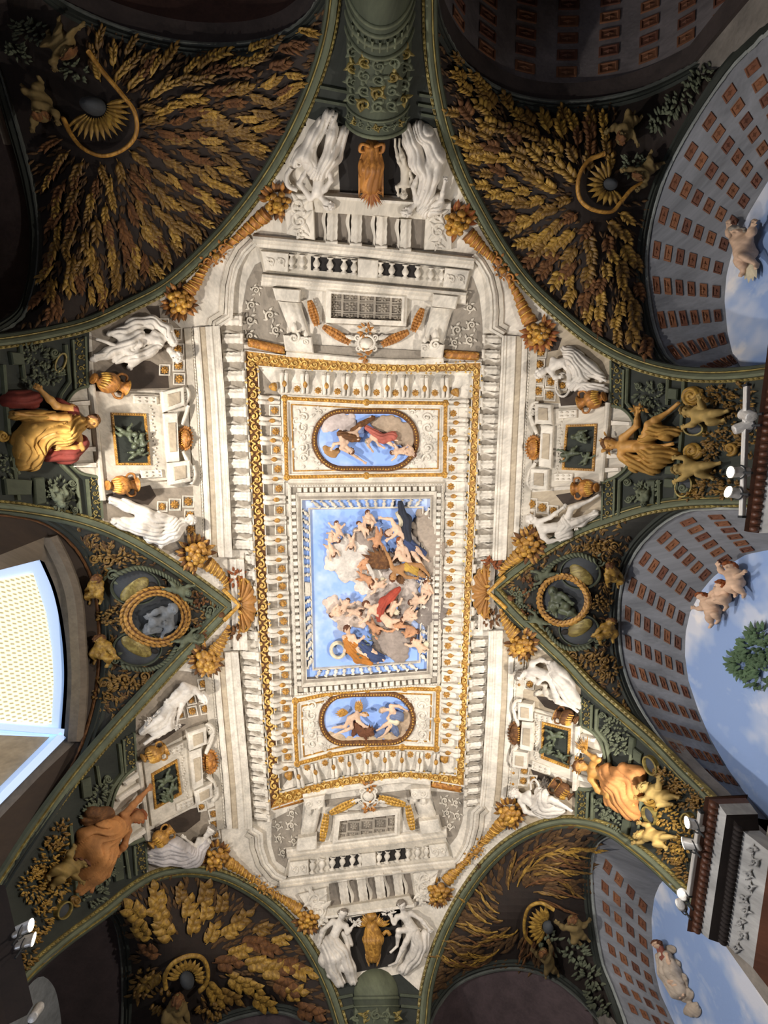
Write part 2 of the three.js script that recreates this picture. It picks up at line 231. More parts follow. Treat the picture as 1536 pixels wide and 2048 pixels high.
// depth of a web: it springs from the wall arches and meets the vault along the groin
function webSurf(groins, arches) {
  const S = []; for (const g of groins) for (const p of g) S.push([p[0], p[1], VAULT.f(p[0], p[1])]);
  for (const [a, s] of arches) for (const p of a) S.push([p[0], p[1], s.f(p[0], p[1])]);
  return new Surf((x, y) => { let w = 0, d = 0; for (const q of S) { const r = (q[0] - x) ** 2 + (q[1] - y) ** 2 + 3, k = 1 / (r * Math.sqrt(r)); w += k; d += k * q[2]; } return d / w; });
}
const WEBS = {
  TL: { s: webSurf([G.TL], [[WA.TLl, WALLL], [WA.TLt, WALLT]]), poly: [...G.TL, ...[...WA.TLt].reverse(), cTL, ...[...WA.TLl].reverse()] },
  TR: { s: webSurf([G.TR], [[WA.TRt, WALLT], [WA.TRr, WALLR]]), poly: [...G.TR, ...[...WA.TRr].reverse(), cTR, ...[...WA.TRt].reverse()] },
  LM: { s: webSurf([G.LMa, G.LMb], [[WA.LM, WALLL]]), poly: [...G.LMa, ...G.LMb, ...[...WA.LM].reverse()] },
  RM: { s: webSurf([G.RMa, G.RMb], [[WA.RM, WALLR]]), poly: [...G.RMb, ...[...WA.RM].reverse(), ...[...G.RMa].reverse()] },
  LL: { s: webSurf([G.LL], [[WA.LLl, WALLL], [WA.LLb, WALLB]]), poly: [...G.LL, ...[...WA.LLb].reverse(), ...[...WA.LLl].reverse()] },
  LR: { s: webSurf([G.LR], [[WA.LRb, WALLB], [WA.LRr, WALLR]]), poly: [...G.LR, ...[...WA.LRr].reverse(), ...[...WA.LRb].reverse()] },
};
/* ------------------------------------------------------------ the vault */
{
  const NX = 150, NZ = 300, pos = [], uv = [], idx = [], keep = [];
  const holes = Object.values(WEBS).map(w => w.poly);
  holes.push([...WA.TLl, [-400, 400]], [...WA.TLt, [400, -400]], [...WA.TRt, [1300, -400]], [...WA.TRr, [1900, 400]], [...WA.LM, [-500, 1350]], [...WA.RM, [1900, 1300]], [...WA.LLl, [-300, 2300]], [...WA.LLb, [500, 2700]], [...WA.LRb, [1000, 2700]], [...WA.LRr, [1700, 2200]]);
  holes.push([[-30, 75], [-200, 400], [-700, -600], [400, -500], [40, -70]], [[1590, 10], [1600, -40], [2300, -700], [2300, 300]]);
  const fx = u => Math.sin(u * Math.PI / 2), xs = [], zs = [];
  for (let i = 0; i <= NX; i++) xs.push(CXr + HA * fx(i / NX * 2 - 1));
  for (let j = 0; j <= NZ; j++) { const L = HB - HA, s = (j / NZ * 2 - 1) * (L + HA * Math.PI / 2), a = Math.abs(s); zs.push(CZr + Math.sign(s) * (a < L ? a : L + HA * Math.sin((a - L) / HA))); }
  for (const z of zs) for (const x of xs) { const y = vaultY(x, z); pos.push(x, y, z); uv.push(x + y * 0.45, z + y * 0.6); const q = project(new THREE.Vector3(x, y, z)); keep.push(qf(x, z) <= 1.0 && !holes.some(h => inPoly(q[0], q[1], h))); }
  for (let j = 0; j < NZ; j++) for (let i = 0; i < NX; i++) { const a = j * (NX + 1) + i, c = [a, a + 1, a + NX + 2, a + NX + 1]; if (c.filter(k => keep[k]).length >= 4) idx.push(c[0], c[1], c[2], c[0], c[2], c[3]); }
  const g = new THREE.BufferGeometry(); g.setAttribute('position', new THREE.Float32BufferAttribute(pos, 3)); g.setAttribute('uv', new THREE.Float32BufferAttribute(uv, 2)); g.setIndex(idx); g.computeVertexNormals();
  wmesh(g, W, 'ceiling', scene, 'structure');
}
for (const [k, m] of [['TL', WEB], ['TR', WEB], ['LL', WEB], ['LR', WEB], ['LM', WEBG], ['RM', WEBG]]) { const b = new B(); b.patch(WEBS[k].poly, 14, 0); const s = struct('ceiling_web', 700, 1000); b.build('web_plaster', m, s, WEBS[k].s); }

/* ------------------------------------------------------------ walls, floor and the lunettes above the cornice */
function wallPlane(name, s, axis, v, out, arches, lo, hi, hex = 0x8f8a84) {
  const sh = new THREE.Shape(), T = 0.3, c = axis === 'x' ? 'z' : 'x';
  sh.moveTo(lo, 0); sh.lineTo(hi, 0); sh.lineTo(hi, 10.9); sh.lineTo(lo, 10.9); sh.closePath();
  for (const [a, base] of arches) { const pts = toPlane(a, s).filter(p => p[c] > lo + 0.05 && p[c] < hi - 0.05 && p.y > base); const h = new THREE.Path(); pts.forEach((p, i) => i ? h.lineTo(p[c], p.y) : h.moveTo(p[c], p.y)); h.lineTo(pts[pts.length - 1][c], base); h.lineTo(pts[0][c], base); h.closePath(); sh.holes.push(h); }
  const g = new THREE.ExtrudeGeometry(sh, { depth: T, bevelEnabled: false, curveSegments: 4 }), p = g.attributes.position;
  for (let i = 0; i < p.count; i++) { const u = p.getX(i), y = p.getY(i), d = p.getZ(i) * out; axis === 'x' ? p.setXYZ(i, v + d, y, u) : p.setXYZ(i, u, y, v + d); }
  g.computeVertexNormals(); return wmesh(g, M(hex), name, scene, 'structure');
}
wallPlane('wall_right', WALLR, 'x', XR, 1, [[WA.TRr, 6.0], [WA.RM, 5.6], [WA.LRr, 4.6]], ZB, ZT);
wallPlane('wall_left', WALLL, 'x', XL, -1, [[WA.TLl, 6.2], [WA.LM, 4.2], [WA.LLl, 5.2]], ZB, ZT);
wallPlane('wall_back', WALLT, 'z', ZT, 1, [[WA.TLt, 6.6], [WA.TRt, 6.6]], XL, XR, 0x463c3a);
wallPlane('wall_front', WALLB, 'z', ZB, -1, [[WA.LLb, 6.5], [WA.LRb, 6.5]], XL, XR, 0x463c3a);
{ const g = new THREE.BoxGeometry(XR - XL + 0.6, 0.2, ZT - ZB + 0.6); g.translate(CXr, -0.1, CZr); wmesh(g, M(0x8c7a68, { roughness: 0.5 }), 'floor', scene, 'structure'); }

// a barrel of painted plaster that runs back from a wall arch to a rear arch
const SKYT = tex(512, (x, y) => { const k = fbm(x, y, 4, 61), d = fbm(x, y, 9, 33), a = clamp((k - 0.46) * 4.2, 0, 1) * 0.8 + clamp((d - 0.55) * 3, 0, 0.3); return [lerp(132, 214, a), lerp(156, 212, a), lerp(198, 214, a)]; }, true);
SKYT.repeat.set(0.24, 0.24);
const SKY = new THREE.MeshStandardMaterial({ map: SKYT, roughness: 0.9, bumpMap: BUMP, bumpScale: 0.003, side: THREE.DoubleSide });
function strip(A, Bq, name, mat, parent, rows = 6) {
  const n = A.length, pos = [], uv = [], idx = [];
  for (let j = 0; j <= rows; j++) for (let i = 0; i < n; i++) { const p = A[i].clone().lerp(Bq[i], j / rows); pos.push(p.x, p.y, p.z); uv.push(p.x + p.y * 0.45, p.z + p.y * 0.6); }
  for (let j = 0; j < rows; j++) for (let i = 0; i < n - 1; i++) { const a = j * n + i; idx.push(a, a + 1, a + n + 1, a, a + n + 1, a + n); }
  const g = new THREE.BufferGeometry(); g.setAttribute('position', new THREE.Float32BufferAttribute(pos, 3)); g.setAttribute('uv', new THREE.Float32BufferAttribute(uv, 2)); g.setIndex(idx); g.computeVertexNormals(); return wmesh(g, mat, name, parent);
}
const resamp = (pts, n) => { const o = []; for (let i = 0; i < n; i++) { const q = along(pts, i / (n - 1)); o.push([q[0], q[1]]); } return o; };
function sheet(pts, axis, v, name, mat, parent) {  // vertical sheet bounded by points lying in one plane
  const c = axis === 'x' ? 'z' : 'x', f = THREE.ShapeUtils.triangulateShape(pts.map(p => new THREE.Vector2(p[c], p.y)), []), pos = [], uv = [];
  for (const p of pts) { pos.push(p.x, p.y, p.z); uv.push(p[c], p.y); }
  const g = new THREE.BufferGeometry(); g.setAttribute('position', new THREE.Float32BufferAttribute(pos, 3)); g.setAttribute('uv', new THREE.Float32BufferAttribute(uv, 2)); g.setIndex(f.flat()); g.computeVertexNormals(); return wmesh(g, mat, name, parent);
}
function coffers(A, Bq, nt, ns, t0, t1, s0, s1, parent, mat) {       // raised frames with a leaf boss on the barrel
  const n = A.length, at = (t, s) => { const i = clamp(t * (n - 1), 0, n - 1.001), k = Math.floor(i); return A[k].clone().lerp(A[k + 1], i - k).lerp(Bq[k].clone().lerp(Bq[k + 1], i - k), s); };
  const mid = new THREE.Vector3(); A.forEach(p => mid.addScaledVector(p, 1 / n)); mid.y -= 0.6;
  for (let a = 0; a < nt; a++) for (let b = 0; b < ns; b++) {
    const tc = lerp(t0, t1, (a + 0.5) / nt), sc = lerp(s0, s1, (b + 0.5) / ns), dt = (t1 - t0) / nt * 0.24, ds = (s1 - s0) / ns * 0.29;
    const c = at(tc, sc), e1 = at(tc + dt, sc).sub(at(tc - dt, sc)).multiplyScalar(0.5), e2 = at(tc, sc + ds).sub(at(tc, sc - ds)).multiplyScalar(0.5), nr = e1.clone().cross(e2).normalize(); if (nr.dot(mid.clone().sub(c)) < 0) nr.negate();
    const P = (u, v, h) => c.clone().addScaledVector(e1, u).addScaledVector(e2, v).addScaledVector(nr, h), pos = [], idx = [];
    const ring = (k, h) => [[-1, -1], [1, -1], [1, 1], [-1, 1]].forEach(q => { const p = P(q[0] * k, q[1] * k, h); pos.push(p.x, p.y, p.z); });
    ring(1, -0.005); ring(1, 0.022); ring(0.8, 0.022); ring(0.74, 0.006); ring(0.001, 0.006);
    for (let r = 0; r < 4; r++) for (let i = 0; i < 4; i++) { const x = r * 4 + i, y = r * 4 + (i + 1) % 4; idx.push(x, y, y + 4, x, y + 4, x + 4); }
    const o = pos.length / 3; for (let i = 0; i < 8; i++) { const an = i * Math.PI / 4, k = i % 2 ? 0.28 : 0.6, p = P(Math.cos(an) * k, Math.sin(an) * k, 0.008); pos.push(p.x, p.y, p.z); } const p = P(0, 0, 0.03); pos.push(p.x, p.y, p.z); for (let i = 0; i < 8; i++) idx.push(o + i, o + (i + 1) % 8, o + 8);
    const g = new THREE.BufferGeometry(); g.setAttribute('position', new THREE.Float32BufferAttribute(pos, 3)); g.setAttribute('uv', new THREE.Float32BufferAttribute(pos.filter((_, i) => i % 3 < 2), 2)); g.setIndex(idx); const gg = g.toNonIndexed(); gg.computeVertexNormals(); wmesh(gg, mat[(a * 3 + b) % mat.length], 'coffer', parent);
  }
}
const COFM = [M(0x7f5138), M(0x8b5c3e), M(0x714634)];
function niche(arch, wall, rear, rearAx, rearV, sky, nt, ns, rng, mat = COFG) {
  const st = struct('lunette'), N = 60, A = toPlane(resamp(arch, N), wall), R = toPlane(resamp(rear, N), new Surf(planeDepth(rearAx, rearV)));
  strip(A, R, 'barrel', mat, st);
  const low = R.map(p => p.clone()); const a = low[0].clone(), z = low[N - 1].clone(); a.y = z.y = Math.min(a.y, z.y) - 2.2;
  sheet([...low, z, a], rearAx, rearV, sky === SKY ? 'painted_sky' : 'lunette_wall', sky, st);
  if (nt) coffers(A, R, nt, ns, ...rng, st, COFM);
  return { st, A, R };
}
// right wall: three coffered barrels that open on painted sky
niche(WA.TRr, WALLR, [[1640, 250], [1536, 362], [1498, 425], [1468, 490], [1453, 550], [1449, 600], [1455, 665], [1466, 711], [1487, 742], [1520, 752]], 'x', XR + 0.8, SKY, 11, 6, [0.1, 0.93, 0.06, 0.97]);
niche(WA.RM, WALLR, [[1600, 1098], [1536, 1100], [1492, 1109], [1455, 1131], [1424, 1156], [1399, 1187], [1380, 1225], [1371, 1266], [1370, 1312], [1377, 1362], [1396, 1419], [1421, 1478], [1455, 1537], [1486, 1581], [1536, 1640]], 'x', XR + 0.8, SKY, 12, 6, [0.1, 0.9, 0.08, 0.97]);
niche(WA.LRr, WALLR, [[1400, 2140], [1349, 2048], [1321, 1988], [1310, 1943], [1305, 1891], [1303, 1838], [1309, 1793], [1321, 1765], [1342, 1753], [1362, 1772], [1400, 1812], [1450, 1868]], 'x', XR + 0.8, SKY, 8, 4, [0.12, 0.6, 0.15, 0.95]);
// back wall: a long coffered barrel on the right, a plain dark one on the left; front wall: two dark ones
const inset = (a, d) => a.map(p => [p[0] + d[0], p[1] + d[1]]);
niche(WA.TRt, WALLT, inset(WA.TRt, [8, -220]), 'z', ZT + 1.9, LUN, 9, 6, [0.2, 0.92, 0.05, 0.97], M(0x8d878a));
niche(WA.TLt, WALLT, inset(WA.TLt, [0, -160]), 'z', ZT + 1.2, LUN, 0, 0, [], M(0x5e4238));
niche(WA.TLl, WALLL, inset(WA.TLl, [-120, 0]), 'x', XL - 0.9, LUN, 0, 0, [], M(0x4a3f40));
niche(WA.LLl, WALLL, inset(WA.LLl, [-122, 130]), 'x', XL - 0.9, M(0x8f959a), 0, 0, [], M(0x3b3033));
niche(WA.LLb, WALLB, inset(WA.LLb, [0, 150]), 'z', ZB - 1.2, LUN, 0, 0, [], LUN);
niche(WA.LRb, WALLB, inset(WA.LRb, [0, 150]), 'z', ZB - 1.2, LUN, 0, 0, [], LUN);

/* ------------------------------------------------------------ groin ribs and arch mouldings */
function rib(name, paths, surf = VAULT, w = 1, flip = 1) {
  const mid = paths[0][paths[0].length >> 1], t = struct(name, mid[0], mid[1], surf);
  for (const p of paths) {
    const f = flip;
    new B().sweep(p, [[-15 * w * f, -3], [-14 * w * f, 3], [-9 * w * f, 4], [-8 * w * f, 2]]).build('gilt_leaf_band', GRGOLD, t, surf);
    new B().sweep(p, [[-8 * w * f, 1], [-7 * w * f, 6], [-2 * w * f, 7.5], [3 * w * f, 5], [5 * w * f, 3]]).build('green_moulding', GREEN2, t, surf);
    new B().sweep(p, [[5 * w * f, 2], [6 * w * f, 4.5], [8 * w * f, 4.5], [9 * w * f, 2]]).build('gilt_fillet', GRGOLD, t, surf);
    new B().sweep(p, [[9 * w * f, 2], [11 * w * f, 4], [15 * w * f, 2], [17 * w * f, -3]]).build('dark_moulding', GREEN, t, surf);
    const n = Math.floor(plen(p) / 11), bd = new B(); for (let i = 0; i < n; i++) { const q = along(p, (i + 0.5) / n); bd.dome(q[0] + Math.sin(q[2]) * 11.5 * w * f, q[1] - Math.cos(q[2]) * 11.5 * w * f, 3.2, 3.8, 2.2, 2.6, q[2], 8, 3); } const m = bd.build('leaf_tips', GRGOLD, t, surf); m.userData.kind = 'stuff';
  }
  return t;
}
rib('trim_1', [G.TL], VAULT, 1, -1); rib('trim_2', [G.TR], VAULT, 1, -1); rib('trim_3', [G.LMa, G.LMb], VAULT, 0.9, 1); rib('trim_4', [G.RMa], VAULT, 0.9, -1); rib('trim_4', [G.RMb], VAULT, 0.9, 1); rib('trim_5', [G.LL], VAULT, 0.9, 1); rib('trim_6', [G.LR], VAULT, 0.9, 1);
function archTrim(name, p, surf, f, w, pale) {
  const q = p[p.length >> 1], t = struct(name, q[0], q[1], surf);
  new B().sweep(p, [[-2 * f, -2], [-1 * f, 5], [2.5 * f, 5], [4 * f, 1]]).build('edge_roll', pale, t, surf);
  new B().sweep(p, [[4 * f, 0], [5 * f, 3], [w * 0.55 * f, 5], [w * 0.6 * f, 2], [w * 0.8 * f, 3.5], [w * f, -1]]).build('dark_moulding', GREEND, t, surf);
}
const PALE = M(0x9aa2a2), PALED = M(0x5b605c);
archTrim('trim_7', WA.TLl, WEBS.TL.s, -1, 24, PALED); archTrim('trim_8', WA.TLt, WEBS.TL.s, 1, 24, PALED);
archTrim('trim_9', WA.TRt, WEBS.TR.s, 1, 20, PALED); archTrim('trim_10', WA.TRr, WEBS.TR.s, 1, 20, PALE);
archTrim('trim_11', WA.LM, WEBS.LM.s, -1, 26, BROWN); archTrim('trim_12', WA.RM, WEBS.RM.s, 1, 20, PALE);
archTrim('trim_13', WA.LLl, WEBS.LL.s, -1, 18, PALED); archTrim('trim_14', WA.LLb, WEBS.LL.s, -1, 16, PALED);
archTrim('trim_15', WA.LRb, WEBS.LR.s, -1, 18, PALED); archTrim('trim_16', WA.LRr, WEBS.LR.s, -1, 18, PALE);
/* ------------------------------------------------------------ ornament makers */
const lineAt = (pts, y) => { let i = 0; while (i < pts.length - 2 && y > pts[i + 1][1]) i++; const a = pts[i], b = pts[i + 1]; return lerp(a[0], b[0], (y - a[1]) / (b[1] - a[1])); };
const midpts = a => a.slice(1).map((v, i) => (v + a[i]) / 2);
function ribbon(A, C, h0, h1, n = 40) { const P = resamp(sub(A, 8), n + 1), Q = resamp(sub(C, 8), n + 1); const b = new B(); b.grid(n, 2, (u, v) => { const i = Math.round(u * n); return [lerp(P[i][0], Q[i][0], v), lerp(P[i][1], Q[i][1], v), lerp(h0, h1, v)]; }); return b; }
// scrolled console: raised leaf face, a rolled end and a curling side
function consoleBlock(x, y, ang, len, wid, hi, parent, mat, side = 1) {
  const c = Math.cos(ang), s = Math.sin(ang), T = (u, v, h) => [x + (u - 0.5) * len * c - v * s, y + (u - 0.5) * len * s + v * c, h];
  const S = u => hi * (0.35 + 0.65 * (0.5 + 0.5 * Math.cos(Math.PI * (1 - u)))) + Math.sin(u * 6.3) * hi * 0.12, w = wid / 2, b = new B();
  b.grid(12, 8, (u, v) => { const e = (v - 0.5) * 2, lobe = 1 - 0.12 * Math.abs(Math.sin(u * 12)); return T(u, e * w * lobe, S(u) + 2.4 * Math.cos(e * 4.7) * (0.4 + 0.6 * Math.abs(Math.sin(u * 9.4 + Math.abs(e) * 2.5))) - (Math.abs(e) > 0.93 ? 2 : 0)); });
  for (const e of [-1, 1]) b.grid(12, 1, (u, v) => T(u, e * w * (1 - 0.12 * Math.abs(Math.sin(u * 12))), v ? S(u) - 3.2 : -2));
  for (const u of [0, 1]) b.grid(4, 1, (a, v) => T(u, (a - 0.5) * 2 * w, v ? S(u) - 1 : -2));
  const m = b.build('console', mat, parent);
  const r = new B(); { const p = T(0.96, -w * 1.05, hi * 0.9), q = T(0.96, w * 1.05, hi * 0.9); r.rev(p, q, [[0, 0.1], [0, 3.4], [0.15, 3.8], [0.3, 3.2], [0.7, 3.2], [0.85, 3.8], [1, 3.4], [1, 0.1]], 10, hi * 0.92); } sub3(r, 'rolled_end', mat, m);
  const sw = new B(); sw.grid(14, 3, (u, v) => { const bend = Math.sin(u * Math.PI * 2) * 3.2 * side, vv = w * side * (1.12 + v * 0.55); return T(u, vv + bend * (0.5 + v * 0.5), S(u) * (0.8 - v * 0.5) - (v === 1 ? 2 : 0)); }); sub3(sw, 'curled_side', mat, m);
  return m;
}
// twin-scroll bracket with a gilt drop
function bracket(x, y, ang, len, wid, parent, mat = W, drop = OCHRE) {
  const c = Math.cos(ang), s = Math.sin(ang), T = (u, v, h) => [x + u * c - v * s, y + u * s + v * c, h], b = new B(), L = len / 2;
  for (const e of [-1, 1]) { const P = []; for (let i = 0; i <= 14; i++) { const t = i / 14; P.push(T((t - 0.5) * len, e * wid * 0.25 + Math.sin(t * 6.28) * 0.8, 4 + 8 * sm(t) + 1.5 * Math.sin(t * 9))); } b.tube(P, t => wid * 0.22 * (0.8 + 0.35 * t), 7); const p = T(L, e * wid * 0.25, 11); b.ball(p[0], p[1], 11, wid * 0.28, wid * 0.28, wid * 0.28, 0, 8, 5); }
  b.grid(6, 1, (u, v) => T((u - 0.5) * len, (v - 0.5) * wid * 0.9, 3 + 7 * sm(u)));
  for (const e of [-0.5, 0.5]) b.grid(6, 1, (u, v) => T((u - 0.5) * len, e * wid * 0.95, v ? 3 + 7 * sm(u) : -1));
  const m = b.build('bracket', mat, parent);
  const d = new B(); const p = T(-L * 0.1, 0, 9); d.ball(p[0], p[1], 9.5, len * 0.17, wid * 0.26, 3.2, ang, 10, 6); sub3(d, 'gilt_drop', drop, m); return m;
}
function rosette(x, y, r, parent, mat, sq, ang = 0, h = 1) {      // flower boss in a square sinking
  const c = Math.cos(ang), s = Math.sin(ang), T = (u, v) => [x + u * c - v * s, y + u * s + v * c]; const k = r * 1.25;
  const m = new B().sweep([T(-k, -k), T(k, -k), T(k, k), T(-k, k)], [[-1.3, h - 2], [-1.2, h + 1.2], [1, h + 1.2], [1.4, h - 1]], true, 30).build('rosette', sq, parent);
  const b = new B(); for (let i = 0; i < 8; i++) { const a = i * Math.PI / 4 + ang; b.dome(x + Math.cos(a) * r * 0.6, y + Math.sin(a) * r * 0.6, h, r * 0.42, r * 0.3, r * 0.3, a, 7, 3); } b.dome(x, y, h, r * 0.5, r * 0.5, r * 0.62, 0, 10, 4); b.grid(14, 2, (u, v) => [x + Math.cos(u * 6.283) * r * 0.62 * (1 - v), y + Math.sin(u * 6.283) * r * 0.62 * (1 - v), h + r * 0.12 * (1 - v)]);
  sub3(b, 'flower', mat, m); return m;
}
function scrollMotif(x, y, ang, r, parent, mat, h = 2, flip = 1, name = 'scroll') {     // one turn of a leafy scroll
  const b = new B(), c = Math.cos(ang), s = Math.sin(ang), T = (u, v) => [x + u * c - v * s * flip, y + u * s + v * c * flip];
  const p = T(0, 0); b.volute(p[0], p[1], r * 0.82, 1.15, ang + Math.PI * (flip > 0 ? 1 : 1), flip, r * 0.2, h, 0.2);
  b.dome(p[0], p[1], h - 0.5, r * 0.3, r * 0.3, r * 0.32, 0, 8, 3);
  const P = []; for (let i = 0; i <= 8; i++) { const t = i / 8, q = T(-r * 0.8 - r * 0.9 * t, -r * 0.75 * Math.sin(t * 2.4)); P.push([q[0], q[1], h]); } b.tube(P, t => r * 0.17 * (1 - t * 0.4), 5);
  for (const [u, v, a, l] of [[-0.9, 0.5, 2.3, 0.9], [0.6, 0.9, 0.9, 0.7], [0.9, -0.5, -0.7, 0.75], [-0.3, -0.95, -2, 0.7]]) { const q = T(u * r, v * r); b.leaf(q[0], q[1], ang + a * flip, l * r, r * 0.24, h - 0.5, 1.5); }
  return b.build(name, mat, parent);
}
const beadRow = (path, sp, r, h) => { const n = Math.floor(plen(path) / sp), b = new B(); for (let i = 0; i < n; i++) { const q = along(path, (i + 0.5) / n); b.dome(q[0], q[1], h, r, r * 0.8, r * 0.9, q[2], 7, 3); } return b; };
const stuff = m => { m.userData.kind = 'stuff'; return m; };

/* ------------------------------------------------------------ long white cornices beside the centre */
const S_ = (a) => a;
function run(name, label, path, f, mats = {}) {
  const q = path[path.length >> 1], t = thing(name, label, 'cornice', q[0], q[1]), m1 = mats.a || W, m2 = mats.band || TAN, o = (a) => a.map(([x, h]) => [x * f, h]);
  new B().sweep(path, o([[-1, 0], [0, 13], [4, 13], [5, 11], [9, 11], [10, 8.5], [13, 8.5], [16, 10], [20, 8], [27, 8], [28, 4]])).build('moulding', m1, t);
  if (mats.narrow) return t;
  new B().sweep(path, o([[27, 3], [28, 5], [39, 4.5], [40, 2]])).build('plain_band', m2, t);
  new B().sweep(path, o([[39, 3], [40, 6.5], [44, 7], [50, 5], [51, 2]])).build('fillet', m1, t);
  stuff(beadRow(offset(path, 53.5 * f), 6.4, 2.2, 2).build('beads', m1, t));
  new B().sweep(path, o([[51, -1], [52, 2], [56, 2], [57, 3.4], [70, 3.4], [71, -1]])).build('outer_band', mats.out || W2, t);
  return t;
}
run('long_cornice', 'upper stretch of the white cornice left of the gilt border', [[437, 652], [448, 800], [458, 1000], [462, 1112]], 1);
run('long_cornice', 'short stepped-forward white cornice behind the left gilded shell', [[486, 1116], [493, 1296]], 1, { narrow: 1 });
run('long_cornice', 'lower stretch of the white cornice left of the gilt border', [[474, 1300], [484, 1420], [497, 1560], [503, 1652]], 1);
run('long_cornice', 'upper stretch of the white cornice right of the gilt border', [[1006, 672], [1004, 740], [996, 900], [989, 1060], [987, 1118]], -1);
run('long_cornice', 'short stepped-forward white cornice behind the right gilded shell', [[964, 1120], [958, 1256]], -1, { narrow: 1 });
run('long_cornice', 'lower stretch of the white cornice right of the gilt border', [[980, 1258], [976, 1400], [966, 1560], [961, 1606]], -1);
// stepped returns and the curved ends
function stepRun(label, path, f) {
  const q = path[path.length >> 1], t = thing('cornice_return', label, 'cornice', q[0], q[1]);
  new B().sweep(path, [[-3 * f, 0], [-2 * f, 11], [3 * f, 11], [4 * f, 8], [9 * f, 8], [10 * f, 10], [14 * f, 6], [15 * f, 1]]).build('moulding', W, t);
  new B().sweep(path, [[15 * f, 2], [16 * f, 5], [24 * f, 4], [25 * f, 0]]).build('plain_band', W2, t);
}
stepRun('stepped white moulding at the top left that curves round the end niche', [...cr([[437, 656], [438, 652], [460, 640], [463, 634]].slice(0, 2)), [462, 637], [464, 600], [466, 572], [474, 538], [490, 508], [512, 486]], -1);
stepRun('stepped white moulding at the top right that curves round the end niche', [[1006, 674], [982, 660], [984, 624], [982, 590], [974, 556], [958, 528], [944, 512]], 1);
stepRun('stepped white moulding at the bottom left that curves round the end niche', [[503, 1650], [522, 1662], [524, 1690], [534, 1720], [552, 1742], [572, 1752]], 1);
stepRun('stepped white moulding at the bottom right that curves round the end niche', [[961, 1604], [946, 1618], [943, 1650], [934, 1684], [916, 1714], [900, 1726]], -1);

function consoleRow(label, ys, xl, xr, side, parentLabelY) {
  const t = thing('console_frieze', label, 'frieze', xl(ys[ys.length >> 1]), ys[ys.length >> 1]);
  const back = [], b2 = []; for (const y of [ys[0] - 12, ys[ys.length >> 1], ys[ys.length - 1] + 12]) { back.push([xl(y) - 1, y]); b2.push([xr(y) + 1, y]); }
  ribbon(back, b2, side > 0 ? 1.5 : 1.5, 1.5).build('frieze_ground', GREY, t);
  for (let i = 0; i < ys.length; i++) { const y = ys[i], a = xl(y), b = xr(y), sp = i ? y - ys[i - 1] : ys[1] - ys[0]; consoleBlock((a + b) / 2, y, side > 0 ? 0 : Math.PI, (b - a) * 0.96, sp * 0.56, 13, t, W, side > 0 ? -1 : -1); }
}
const fl = P => y => lineAt(P, y);
consoleRow('upper left row of white leaf consoles along the gilt border', [642, 678, 715, 753, 788, 824, 860, 894, 927, 960, 992, 1024, 1056, 1088], fl([[441, 640], [460, 1000], [466, 1110]]), fl([[483, 640], [500, 1000], [506, 1110]]), 1);
consoleRow('few white consoles squeezed behind the left gilded shell', [1118, 1148, 1178, 1208, 1238, 1268], fl([[489, 1100], [494, 1290]]), fl([[506, 1100], [513, 1290]]), 1);
consoleRow('lower left row of white leaf consoles along the gilt border', [1308, 1337, 1365, 1393, 1423, 1451, 1477, 1504, 1531, 1556, 1580, 1606, 1630], fl([[478, 1300], [500, 1560], [508, 1650]]), fl([[516, 1300], [532, 1560], [540, 1650]]), 1);
consoleRow('upper right row of white leaf consoles along the gilt border', [679, 709, 741, 774, 806, 838, 869, 898, 929, 959, 989, 1018, 1047, 1076, 1104], fl([[968, 670], [955, 1040], [952, 1120]]), fl([[1004, 670], [990, 1040], [986, 1120]]), -1);
consoleRow('few white consoles squeezed behind the right gilded shell', [1134, 1162, 1190, 1218, 1246], fl([[951, 1120], [945, 1260]]), fl([[966, 1120], [960, 1260]]), -1);
consoleRow('lower right row of white leaf consoles along the gilt border', [1284, 1310, 1336, 1361, 1386, 1411, 1437, 1462, 1487, 1511, 1534, 1556, 1578, 1601], fl([[946, 1270], [936, 1480], [930, 1610]]), fl([[978, 1270], [968, 1480], [961, 1610]]), -1);

/* ------------------------------------------------------------ gilt scroll border */
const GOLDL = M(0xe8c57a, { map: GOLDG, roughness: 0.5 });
const FO = { l: [[488, 702], [495, 850], [503, 1000], [514, 1240], [522, 1357], [531, 1474], [539, 1614]], r: [[963, 726], [957, 880], [951, 1040], [941, 1240], [936, 1380], [929, 1567]], t: [[488, 702], [594, 715], [700, 723], [735, 726], [850, 729], [963, 726]], b: [[539, 1614], [611, 1591], [705, 1566], [760, 1557], [800, 1553], [861, 1556], [929, 1567]] };
const FI = { l: [[515, 733], [521, 850], [527, 1000], [538, 1240], [545, 1380], [553, 1500], [559, 1581]], r: [[947, 744], [942, 880], [936, 1040], [926, 1240], [921, 1380], [914, 1546]], t: [[515, 733], [620, 741], [735, 743], [850, 745], [947, 744]], b: [[559, 1581], [634, 1561], [700, 1548], [760, 1541], [810, 1538], [861, 1541], [914, 1546]] };
